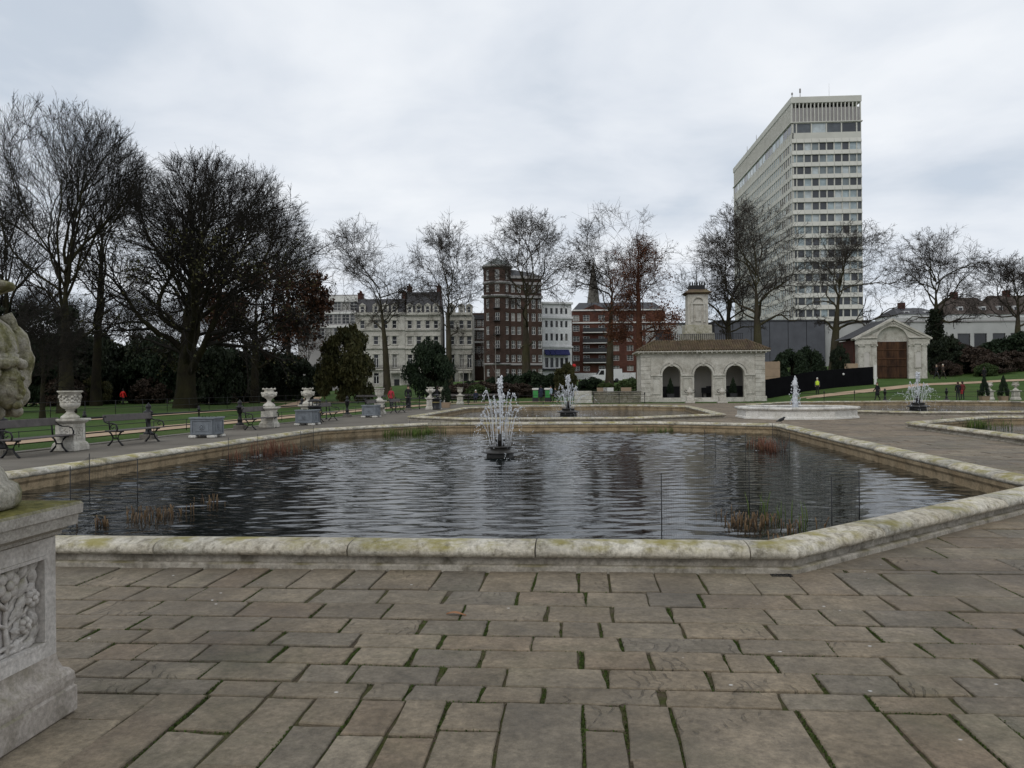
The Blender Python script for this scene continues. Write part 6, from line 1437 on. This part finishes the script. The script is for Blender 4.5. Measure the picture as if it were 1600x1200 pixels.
def bin_(loc, label, s=1.0):
    root = thing('litter_bin', label, 'bin', loc, 0, 'black litter bins'); root.scale = (s,)*3; MB().lathe([(.30,0),(.32,.03),(.32,.08),(.29,.10),(.29,.72),(.32,.74),(.33,.80),(.28,.83)], 18).build('drum', MT['iron'], root)
    MB().lathe([(.30,1.0),(.32,1.03),(.20,1.10),(.05,1.13)], 18).build('lid', MT['iron'], root)
    for a in range(4): MB().lathe([(.02,.83),(.02,1.0)], 6, (.26*math.cos(a*1.57+.7), .26*math.sin(a*1.57+.7), 0)).build('post', MT['iron'], root)
    MB().lathe([(.292,.5),(.292,.56)], 18).build('band', plain('gold_band', (0.25,0.2,0.08), .4), root)
    return root
bl_ = P(491.5, 662); bl_.x = LX(bl_.y)+.6; bin_(bl_, 'black round litter bin between the planter and the bench'); bin_(P(681, 640), 'small black litter bin beside the last round urn')
# railing: ornate cast posts on stone blocks, plain posts between, two rails
def post_mesh(kind):
    m_ = MB()
    if kind == 'ornate': m_.lathe([(.16,.16),(.16,.2),(.10,.24),(.09,.32),(.12,.36),(.07,.42),(.06,.60),(.10,.66),(.12,.72),(.12,.84),(.15,.86),(.15,.90),(.10,.93),(.06,.97),(.09,1.03),(.08,1.10),(.03,1.15),(.0,1.2)], 12)
    else: m_.lathe([(.06,0),(.05,.06),(.028,.1),(.028,.82),(.06,.85),(.065,.9),(.03,.93),(.045,.98),(.0,1.03)], 8)
    return m_.mesh('post', MT['iron'])
PM = {k_: post_mesh(k_) for k_ in ('ornate', 'plain')}; blk = MB().bbox(-.2, .2, -.2, .2, -.05, .16, .02).mesh('base_block', MT['kerb'])
def railing(name, label, pts, kinds, h=(.78, .36), r=.022, hoops=0):
    root = thing(name, label, 'railing', (0, 0, 0))
    for p_, k_ in zip(pts, kinds):
        z = terrain(p_[0], p_[1]); o = link('post', PM[k_], root); o.location = (p_[0], p_[1], z)
        if k_ == 'ornate': b = link('base_block', blk, root); b.location = o.location
    for hh in h:
        for a, b in zip(pts, pts[1:]): MB().tube([(a[0], a[1], terrain(a[0], a[1])+hh), (b[0], b[1], terrain(b[0], b[1])+hh)], r if hh == h[0] else r*.7, 6).build('rail', MT['iron'], root)
    return root
yo = [25.1+3.1*i for i in range(-7, 14)]; kd = ['ornate' if i % 2 == 0 else 'plain' for i in range(-7, 14)]
railing('walk_railing', 'black iron railing with ornate posts behind the benches of the walk', [(LX(y)-.75, y) for y in yo], kd, (.80, .36), .03)
m_ = thing('lawn_railing', 'thin low black hoop rail between the grass strip and gravel path', 'railing', (0, 0, 0))
ys_ = [2+2.2*i for i in range(30)]
for y in ys_: MB().tube([(LX(y)-2.6, y, -.05), (LX(y)-2.6, y, .45)], .014, 5).build('post', MT['iron'], m_)
for hh in (.43,): MB().tube([(LX(2)-2.6, 2, hh), (LX(65.8)-2.6, 65.8, hh)], .012, 5).build('rail', MT['iron'], m_)
m_ = thing('lawn_railing', 'thin low black rail along the far gravel path under the trees', 'railing', (0, 0, 0))
for i in range(26): MB().tube([(-31.2+.12*i, 10+3*i, -.05), (-31.2+.12*i, 10+3*i, 1.0)], .02, 5).build('post', MT['iron'], m_)
for hh in (.5, .95): MB().tube([(-31.2, 10, hh), (-28.2, 85, hh)], .014, 5).build('rail', MT['iron'], m_)
railing('end_railing', 'black iron railing across the end of the garden before the benches', [(-12.5+2.3*i, 73.2) for i in range(9)], ['plain']*9, (.8, .4), .018)
kx = ['ornate', 'plain', 'plain', 'ornate', 'plain']; railing('hill_railing', 'black iron railing with ornate posts along the foot of the hillside lawn', [(19.0+2.6*i, 72.9) for i in range(15)], [kx[i % 5] for i in range(15)], (.8, .42), .02)
# benches and low stone wall at the end of the garden
for i, (px, lab) in enumerate(((573, 'far bench on the lawn before the stucco house'), (586, 'far bench beside the hedge end'), (718, 'far bench behind the small flat-rimmed urn'), (741, 'far bench with a seated visitor'), (765, 'far bench hidden partly by the tall spray'))):
    p_ = P(px, 629.5 if px > 650 else 631); dup(B0, (p_.x, 82.5 if px > 650 else p_.y, terrain(p_.x, 82)), rad(-90), lab)
pw = P(925, 629); root = thing('stone_wall', 'low grey stone wall between the spray fountain and pavilion', 'wall', (pw.x, 75.5, 0)); wl = P(1000, 629).x-pw.x; MT['rubble'] = stone('rubble_stone', (0.16,0.145,0.115), (0.27,0.25,0.20), (0.06,0.06,0.03), .7, .6, scale=2, fine=9, bump=.6, bd=.03)
rg = random.Random(2)
for r_i in range(5):
    x = 0
    while x < wl: w = min(rg.uniform(.35, .8), wl-x); MB().bbox(x+.01, x+w-.01, rg.uniform(-.03, .02), .4, r_i*.2+.0, r_i*.2+.19, .025).build('stone', MT['rubble'], root); x += w
MB().bbox(-.05, wl+.05, -.06, .46, 1.0, 1.1, .03).build('coping', MT['kerb'], root); MB().bbox(-1.7, -.06, -.1, .6, 0, 1.15, .04).build('end_pier', MT['portland'], root)
for i, px in enumerate((941, 951, 979)):
    p_ = WX(px, 76.5); t_ = thing('planter_pot', ('square terracotta planter on the lawn behind the low wall', 'white square planter with shrub behind the low wall', 'terracotta planter behind the low wall, near the pavilion')[i], 'planter', (p_[0], 78.0, 0), 0, 'pots behind the low wall')
    MB().add([(-.4,-.3,0),(.4,-.3,0),(.4,.3,0),(-.4,.3,0),(-.5,-.36,1.45),(.5,-.36,1.45),(.5,.36,1.45),(-.5,.36,1.45)], [(3,2,1,0),(0,1,5,4),(1,2,6,5),(2,3,7,6),(3,0,4,7),(4,5,6,7)]).build('pot', MT['frame_white'] if i == 1 else MT['tan_board'], t_); f_ = link('foliage', SHRUB['green'][0], t_); f_.scale = (.6, .5, .5); f_.location = (0, 0, 1.42)
# two recycling bins with green panels, a bench-side box
MT['green_panel'] = plain('green_panel', (0.05,0.26,0.07), .5, .15, 3)
for px, lab in ((836.5, 'green-fronted recycling bin with white cap on the cross path'), (855.5, 'green-fronted recycling bin with white cap beside visitors')):
    x, y = WX(px, 84); t_ = thing('recycling_bin', lab, 'bin', (x, y, terrain(x, y)), YAW, 'recycling bins on the cross path'); MB().bbox(-.32, .32, -.3, .3, 0, 1.25, .03).build('body', MT['frame_dark'], t_); MB().bbox(-.26, .26, -.325, -.302, .45, 1.2, .008).build('panel', MT['green_panel'], t_); MB().bbox(-.34, .34, -.34, .34, 1.252, 1.45, .03).build('cap', MT['frame_white'], t_)

# ================================================================== REEDS, STAKES AND NETS
MT['reed'] = foliage('cut_reeds', (0.06,0.035,0.018), (0.19,0.125,0.065), 9); MT['reed_red'] = foliage('red_stems', (0.10,0.04,0.024), (0.19,0.085,0.05), 5); MT['rush'] = foliage('green_rushes', (0.045,0.085,0.012), (0.11,0.15,0.03), 4)
def reeds(label, px0, px1, py0, py1, n, h, mt, seed, r=.008, cap=False):
    rg = random.Random(seed); a, b, c = P(px0, py1, -.12), P(px1, py1, -.12), P((px0+px1)/2, py0, -.12); cx_, cy_ = (a.x+b.x)/2, (a.y+c.y)/2; root = thing('reed_clump', label, 'reeds', (cx_, cy_, -.12)); m_ = MB(); cl = [(rg.gauss(0, (b.x-a.x)*.30), rg.gauss(0, abs(c.y-a.y)*.35)) for _ in range(max(4, n//7))]
    for i in range(n):
        q_ = rg.choice(cl); x, y = q_[0]+rg.gauss(0, .08), q_[1]+rg.gauss(0, .08); hh = h*rg.uniform(.35, 1.15); lx, ly = rg.gauss(0, .16)*hh, rg.gauss(0, .12)*hh; rr = r*rg.uniform(.7, 1.5)
        if cap: m_.tube([(x,y,-.05),(x+lx*.4,y+ly*.4,hh*.5),(x+lx,y+ly,hh)], [rr,rr,rr*.9], 5)
        else: m_.tube([(x,y,-.05),(x+lx*.3,y+ly*.3,hh*.55),(x+lx,y+ly,hh)], [rr,rr*.8,rr*.25], 4)
    m_.build('stalks', mt, root)['kind'] = 'stuff'; return root
reeds('cut brown reed stubble near the carved pedestal', 135, 250, 792, 822, 90, .13, MT['reed'], 1, .0055, True)
reeds('cut brown reed stubble inside the large net enclosure', 1150, 1270, 808, 832, 110, .13, MT['reed'], 2, .0055, True); reeds('green shoots rising among the cut reeds in the net enclosure', 1215, 1265, 800, 828, 16, .34, MT['rush'], 6, .006)
reeds('reddish dead stems in the netted corner below the planter', 360, 425, 703, 716, 150, .34, MT['reed_red'], 3, .007); reeds('sparse yellow stalks beside the reddish dead stems', 428, 470, 700, 712, 40, .26, MT['reed'], 7, .006)
reeds('reddish dead stems inside the corner net at the walkway side', 1190, 1222, 698, 706, 130, .32, MT['reed_red'], 4, .007); reeds('pale broken stalks beside the reddish corner stems', 1168, 1186, 694, 702, 14, .3, MT['reed'], 5, .007)
reeds('strip of green rushes along the far rim of the large basin', 592, 668, 676, 682, 260, .26, MT['rush'], 8, .007); reeds('thin green rushes near the far rim behind the thin stakes', 1010, 1085, 671, 676, 110, .22, MT['rush'], 9, .006)
reeds('clump of green rushes in the basin across the slab walkway', 1532, 1582, 664, 671, 220, .32, MT['rush'], 10, .008)
MT['net'] = plain('black_net', (0.012,0.012,0.012), .8, .1)
def net(label, posts, h=.62, step=.06, mesh=True):
    pts = [P(a, b, -.12) for a, b in posts]; root = thing('net_fence', label, 'net fence', (0, 0, 0))
    for p_ in pts: MB().tube([(p_.x, p_.y, -.5), (p_.x, p_.y, -.12+h+.05)], .007, 6).build('stake', MT['iron'], root)
    if not mesh: return
    m_ = MB(); r = .0011
    for a, b in zip(pts, pts[1:]):
        L = (b-a).length; n_ = int(L/step)
        for i in range(1, n_): q_ = a.lerp(b, i/n_); m_.tube([(q_.x, q_.y, -.12), (q_.x, q_.y, -.12+h)], r, 3, smooth=False)
        k_ = 0
        while k_*step < h: z = -.12+k_*step+.02; m_.tube([(a.x, a.y, z), (b.x, b.y, z)], r, 3, smooth=False); k_ += 1
    m_.build('netting', MT['net'], root)['kind'] = 'stuff'
net('fine black net on three tall stakes round the cut reeds', [(1034, 826), (1171, 795), (1343, 818), (1300, 838)], .62, .05)
net('fine black net round the reddish stems in the walkway corner', [(1207, 690), (1234, 712), (1165, 712), (1118, 711), (1101, 703)], .5, .06)
net('fine black net round the reddish stems below the planter', [(357, 719), (403, 712), (470, 704), (490, 694)], .5, .06)
net('fine black net on a tall stake beside the carved pedestal', [(215, 782), (140, 768), (110, 800)], .6, .06)
net('thin stakes and net along the far rim by the green rushes', [(600, 677), (640, 675), (688, 678), (735, 676)], .4, .06); net('thin stakes and net in the basin across the walkway', [(1523, 672), (1545, 668), (1580, 664)], .4, .06)
# drain grate and a fallen leaf
dg = P(1220, 899); root = thing('drain_grate', 'small black drain grate at the corner of the basin plinth', 'drain', (dg.x, dg.y-.02, .004)); m_ = MB(); m_.box(-.085, .085, -.035, -.025, -.01, .006); m_.box(-.085, .085, .025, .035, -.01, .006); m_.build('frame', MT['iron'], root)
for i in range(6): MB().box(-.085+i*.031, -.07+i*.031, -.0249, .0249, -.01, .005).build('bar', MT['iron'], root)
lf = P(713, 962); m_ = MB(); vs = []; fs = []
for i in range(6):
    t = i/5; w = .022*math.sin(math.pi*min(1, t+.06)); vs += [(-.07+.14*t, -w, .008+.012*math.sin(t*4)), (-.07+.14*t, 0, .003+.012*math.sin(t*4)), (-.07+.14*t, w, .012+.01*math.sin(t*4))]
for i in range(5):
    for j in range(2): fs.append((i*3+j, i*3+j+1, (i+1)*3+j+1, (i+1)*3+j))
m_.add(vs, fs); tag(m_.build('fallen_leaf', plain('dry_leaf', (0.24,0.12,0.06), .8)), 'curled dry brown leaf lying on the paving slabs', 'leaf').location = (lf.x, lf.y, .004)

# ================================================================== PEOPLE, BIRD, VAN
SKIN = plain('skin', (0.42,0.27,0.19), .6, .08); HAIR = {}
def hairmat(c):
    if c not in HAIR: HAIR[c] = plain('hair', c, .8, .2)
    return HAIR[c]
CLO = {}
def cloth(c):
    if c not in CLO: CLO[c] = plain('cloth', c, .9, .15, 6)
    return CLO[c]
def body(pose, mats, coat_z, hem_z, h):
    """one skinned body: joints as edges, a radius at each joint; materials by height"""
    if pose == 'sit': hip, kn, an_ = .50, [(.42,.09,.50),(.42,-.09,.50)], [(.45,.10,.06),(.45,-.10,.06)]
    st = .30 if pose == 'walk' else .04
    J = []; E = []; R_ = []
    def j(p, r, par=None):
        J.append(Vector(p)); R_.append(r); i = len(J)-1
        if par is not None: E.append((par, i))
        return i
    dz = -.42 if pose == 'sit' else 0.0
    pel = j((0,0,.95+dz), (.155,.115)); wa = j((0,0,1.10+dz), (.145,.105), pel); ch = j((.01,0,1.30+dz), (.175,.12), wa); sh = j((0,0,1.44+dz), (.13,.095), ch); nk = j((.015,0,1.52+dz), (.058,.058), sh); hd_ = j((.03,0,1.61+dz), (.085,.095), nk); tp = j((.03,0,1.72+dz), (.075,.08), hd_)
    for s in (-1, 1):
        f = s*st
        a = j((.0,s*.18,1.41+dz), (.07,.07), sh); b = j((-f*.35-.02,s*.235,1.15+dz), (.055,.055), a); c = j((-f*.7+.08 if pose != 'sit' else .25,s*.22,.93+dz if pose != 'sit' else 1.02+dz), (.042,.042), b); d_ = j((-f*.75+.11 if pose != 'sit' else .33,s*.20,.85+dz if pose != 'sit' else 1.0+dz), (.04,.03), c)
        if pose == 'sit': k_ = j((.42,s*.10,.50), (.075,.075), j((.2,s*.10,.53), (.09,.09), pel)); n_ = j((.45,s*.10,.09), (.05,.05), k_); j((.58,s*.11,.04), (.045,.035), n_)
        else: hp_ = j((.0,s*.09,.88), (.10,.10), pel); k_ = j((f*.5+.04,s*.09,.50), (.068,.068), hp_); n_ = j((f*.95-(.06 if f < 0 else 0),s*.09,.10 if f > 0 else .13), (.048,.048), k_); j((f*.95+.13-(.05 if f < 0 else 0),s*.10,.045), (.045,.035), n_)
    me = bpy.data.meshes.new('body'); me.from_pydata(J, E, []); o = bpy.data.objects.new('body', me); COL.objects.link(o)
    sk = o.modifiers.new('skin', 'SKIN'); sk.use_smooth_shade = True
    for i, r in enumerate(R_): me.skin_vertices[0].data[i].radius = r; me.skin_vertices[0].data[i].use_root = (i == 0)
    sb_ = o.modifiers.new('sub', 'SUBSURF'); sb_.levels = 1; sb_.render_levels = 1
    dg_ = bpy.context.evaluated_depsgraph_get(); m2 = bpy.data.meshes.new_from_object(o.evaluated_get(dg_)); bpy.data.objects.remove(o)
    m2.materials.clear()
    for m_ in mats: m2.materials.append(m_)
    for p_ in m2.polygons:
        z = p_.center.z-dz; y = abs(p_.center.y); p_.use_smooth = True
        if z > 1.50: p_.material_index = 0
        elif z < .90+.02 and y > .17 and pose != 'sit': p_.material_index = 0
        elif (z > coat_z and pose != 'sit') or (pose == 'sit' and p_.center.z > .58): p_.material_index = 1
        elif p_.center.z > .11: p_.material_index = 2
        else: p_.material_index = 3
    return m2, dz
def person(label, loc, face, coat, legs, hair=(0.02,0.015,0.012), pose='walk', h=1.74, long=False, bag=None, hat=False, group='visitors in the garden'):
    root = thing('person', label, 'person', loc, face, group); root.scale = (h/1.78,)*3
    me, dz = body(pose, [SKIN, cloth(coat), cloth(legs), cloth((0.01,0.01,0.01))], .86, .8, h); link('body', me, root)
    m_ = MB(); m_.blob((.005, 0, 1.69+dz), (.105, .098, .115), 12, 8); m_.blob((-.04, 0, 1.62+dz), (.07, .085, .10), 10, 6); m_.build('hair', hairmat(hair), root)
    fm = MB(); fm.blob((.128, 0, 1.63+dz), (.018, .013, .022), 6, 5); fm.build('nose', SKIN, root)
    for s in (-1, 1): MB().blob((.03, s*.095, 1.635+dz), (.022, .012, .03), 6, 5).build('ear', SKIN, root)
    if long:
        vs = [(.21, 1.30), (.205, 1.1), (.21, .95), (.24, .75), (.265, .55), (.255, .54), (.2, .6)]
        c_ = MB(); c_.lathe([(r, z) for r, z in reversed(vs)], 16, fn=lambda r, z, a: r*(.78 if abs(math.cos(a)) > .7 else .95)); c_.build('coat', cloth(coat), root)
    if bag:
        b = MB(); b.bbox(-.10, .16, -.40, -.27, .62, .98, .03); b.tube([(.03,-.33,.97),(.05,-.25,1.2),(.0,-.12,1.46)], .012, 5); b.build('bag', cloth(bag), root)
    return root
def gp(px, py): p_ = P(px, py); return (p_.x, p_.y, 0)
def tp_(px, d): x, y = WX(px, d); return (x, y, terrain(x, y)-.01)
UP = rad(90)
BLK = (0.012,0.012,0.014); NAVY = (0.02,0.025,0.045)
person('walker in bright red jacket and dark trousers on the tree-lined lawn', tp_(192, 88), UP, (0.75,0.035,0.03), (0.02,0.02,0.022), h=1.78)
person('man in black coat walking beside the end of the railing', gp(638, 640), rad(-70), BLK, (0.015,0.015,0.02), h=1.8)
person('visitor in red top beside the flat-rimmed urn', tp_(611, 62), UP, (0.35,0.03,0.045), (0.02,0.02,0.03), (0.10,0.06,0.03), 'stand', 1.65)
person('dark-clothed visitor standing between the two round urns', tp_(683.5, 74), UP, BLK, (0.015,0.015,0.02), pose='stand', h=1.75)
sx, sy = WX(741, 82.0); person('grey-haired visitor in navy sitting on the lawn bench', (sx, 82.5, terrain(sx, 82)), rad(-90), NAVY, (0.02,0.02,0.025), (0.5,0.48,0.45), 'sit', 1.72)
person('visitor in long navy coat standing by the recycling bins', tp_(845, 82), UP, NAVY, BLK, pose='stand', h=1.75, long=True)
person('visitor in pale blue jacket by the second recycling bin', tp_(861, 83), rad(200), (0.30,0.38,0.46), BLK, pose='stand', h=1.7)
person('visitor with grey bag bending near the cross path', tp_(868, 81), rad(180), (0.05,0.05,0.055), BLK, (0.03,0.02,0.01), 'walk', 1.55, bag=(0.22,0.23,0.25))
wk = person('worker in yellow high-visibility vest standing before the black hoarding', tp_(1277, 83), rad(-100), (0.045,0.05,0.055), (0.015,0.015,0.018), (0.45,0.44,0.4), 'stand', 1.76)
MB().lathe([(.20,.98),(.185,1.1),(.205,1.28),(.20,1.40),(.12,1.47)], 16, fn=lambda r, z, a: r*(.78 if abs(math.cos(a)) > .7 else .98)).build('vest', cloth((0.55,0.72,0.06)), wk)
person('woman in long black coat walking along the hillside railing', gp(1371, 626), rad(190), BLK, BLK, (0.08,0.04,0.02), 'walk', 1.72, long=True)
person('visitor in dark jacket walking on the hillside path, beside a companion', tp_(1463.5, 96), rad(-60), (0.02,0.018,0.018), (0.03,0.03,0.035), (0.25,0.2,0.15), h=1.72); person('visitor with pale hair and brown coat on the hillside path', tp_(1473.5, 96), rad(-60), (0.045,0.032,0.025), (0.03,0.025,0.02), (0.42,0.38,0.32), h=1.78)
person('visitor in black coat carrying a large red bag by the railing', gp(1497, 626), UP, BLK, (0.02,0.02,0.025), (0.06,0.03,0.02), 'stand', 1.7, bag=(0.30,0.03,0.03)); person('visitor in dark red jacket beside the red bag by the railing', gp(1504, 625), UP, (0.12,0.02,0.02), (0.02,0.02,0.025), (0.03,0.02,0.015), 'stand', 1.74)
person('dark-clothed visitor on the bank lawn behind the clipped cones', tp_(1538, 90), UP, BLK, BLK, pose='stand', h=1.75)
for i, (px, d, c, w) in enumerate(((918, 112, BLK, 'in black'), (924, 115, (0.05,0.02,0.03), 'in maroon'), (934, 113, NAVY, 'in navy'), (940, 116, (0.16,0.02,0.03), 'in crimson scarf'), (946, 114, BLK, 'in black with companion'), (953, 112, (0.03,0.03,0.035), 'in charcoal'), (905, 116, BLK, 'in black beside the shrub'))):
    person(f'distant pedestrian {w} near the park gate', tp_(px, d), rad(-80+40*i), c, BLK, pose='walk' if i % 2 else 'stand', h=1.66+.03*i, group='pedestrians at the park gate')
# white van at the gate
x, y = WX(948, 140); vn = thing('white_van', 'white delivery van parked beyond the park gate', 'van', (x, y, terrain(x, y)), rad(188)); MT['van'] = plain('van_paint', (0.7,0.7,0.7), .35, .05, 1, .5)
m_ = MB(); m_.prism([(-2.6,.35),(2.3,.35),(2.55,.6),(2.5,1.15),(1.75,1.35),(1.15,2.3),(-2.55,2.35)], -.95, .95, 0, Matrix.Rotation(rad(90), 4, 'X')); m_.build('body', MT['van'], vn)
for s in (-1, 1): MB().prism([(1.05,1.35),(1.6,1.35),(1.1,2.1),(.6,2.1),(.6,1.35)], -.01, .01, 0, Matrix.Translation((0, s*.965, 0)) @ Matrix.Rotation(rad(90), 4, 'X')).build('side_window', MT['void'], vn)
MB().add([(1.80,-.8,1.40),(1.80,.8,1.40),(1.24,.8,2.2),(1.24,-.8,2.2)], [(0,1,2,3)]).build('windscreen', MT['void'], vn)
for sx_ in (-1.6, 1.6):
    for s in (-1, 1): w_ = MB().lathe([(.34,-.1),(.36,-.06),(.36,.06),(.34,.1)], 16).build('wheel', MT['frame_dark'], vn); w_.location = (sx_, s*.86, .36); w_.rotation_euler = (rad(90), 0, 0)
x, y = WX(897, 138); ts = thing('traffic_sign', 'round red road sign on a pole beside the olive shrub', 'sign', (x, y, terrain(x, y)), YAW); MB().lathe([(.05,0),(.05,3.4)], 8).build('pole', MT['iron'], ts); dsc = MB().lathe([(.38,-.03),(.38,.03)], 20).build('disc', cloth((0.5,0.03,0.03)), ts); dsc.location = (0, -.09, 3.0); dsc.rotation_euler = (rad(90), 0, 0)
# black bird on the rim of the white basin's forecourt
bp = P(1205, 658, .28); bd = thing('black_bird', 'black crow perched on the corner of the basin rim', 'bird', (7.0, 28.6, .222), rad(20))
me_ = bpy.data.meshes.new('body'); J = [(0,0,.14),(.07,0,.17),(.12,0,.22),(.16,0,.235),(-.08,0,.12),(-.2,0,.08)]; me_.from_pydata(J, [(0,1),(1,2),(2,3),(0,4),(4,5)], []); o = bpy.data.objects.new('body', me_); COL.objects.link(o); sk = o.modifiers.new('skin', 'SKIN'); sk.use_smooth_shade = True
for i, r in enumerate([(.07,.065),(.06,.055),(.042,.04),(.03,.03),(.05,.035),(.03,.01)]): me_.skin_vertices[0].data[i].radius = r; me_.skin_vertices[0].data[i].use_root = (i == 0)
o.modifiers.new('sub', 'SUBSURF').levels = 1
m2 = bpy.data.meshes.new_from_object(o.evaluated_get(bpy.context.evaluated_depsgraph_get())); bpy.data.objects.remove(o); m2.materials.clear(); m2.materials.append(MT['iron']); link('body', m2, bd)
MB().tube([(.17,0,.235),(.22,0,.225)], [.014,.003], 6).build('beak', MT['iron'], bd)
for s in (-1, 1): MB().tube([(0,s*.025,.10),(.015,s*.025,.05),(.0,s*.025,.0),(.035,s*.025,.0)], .005, 5).build('leg', MT['iron'], bd)
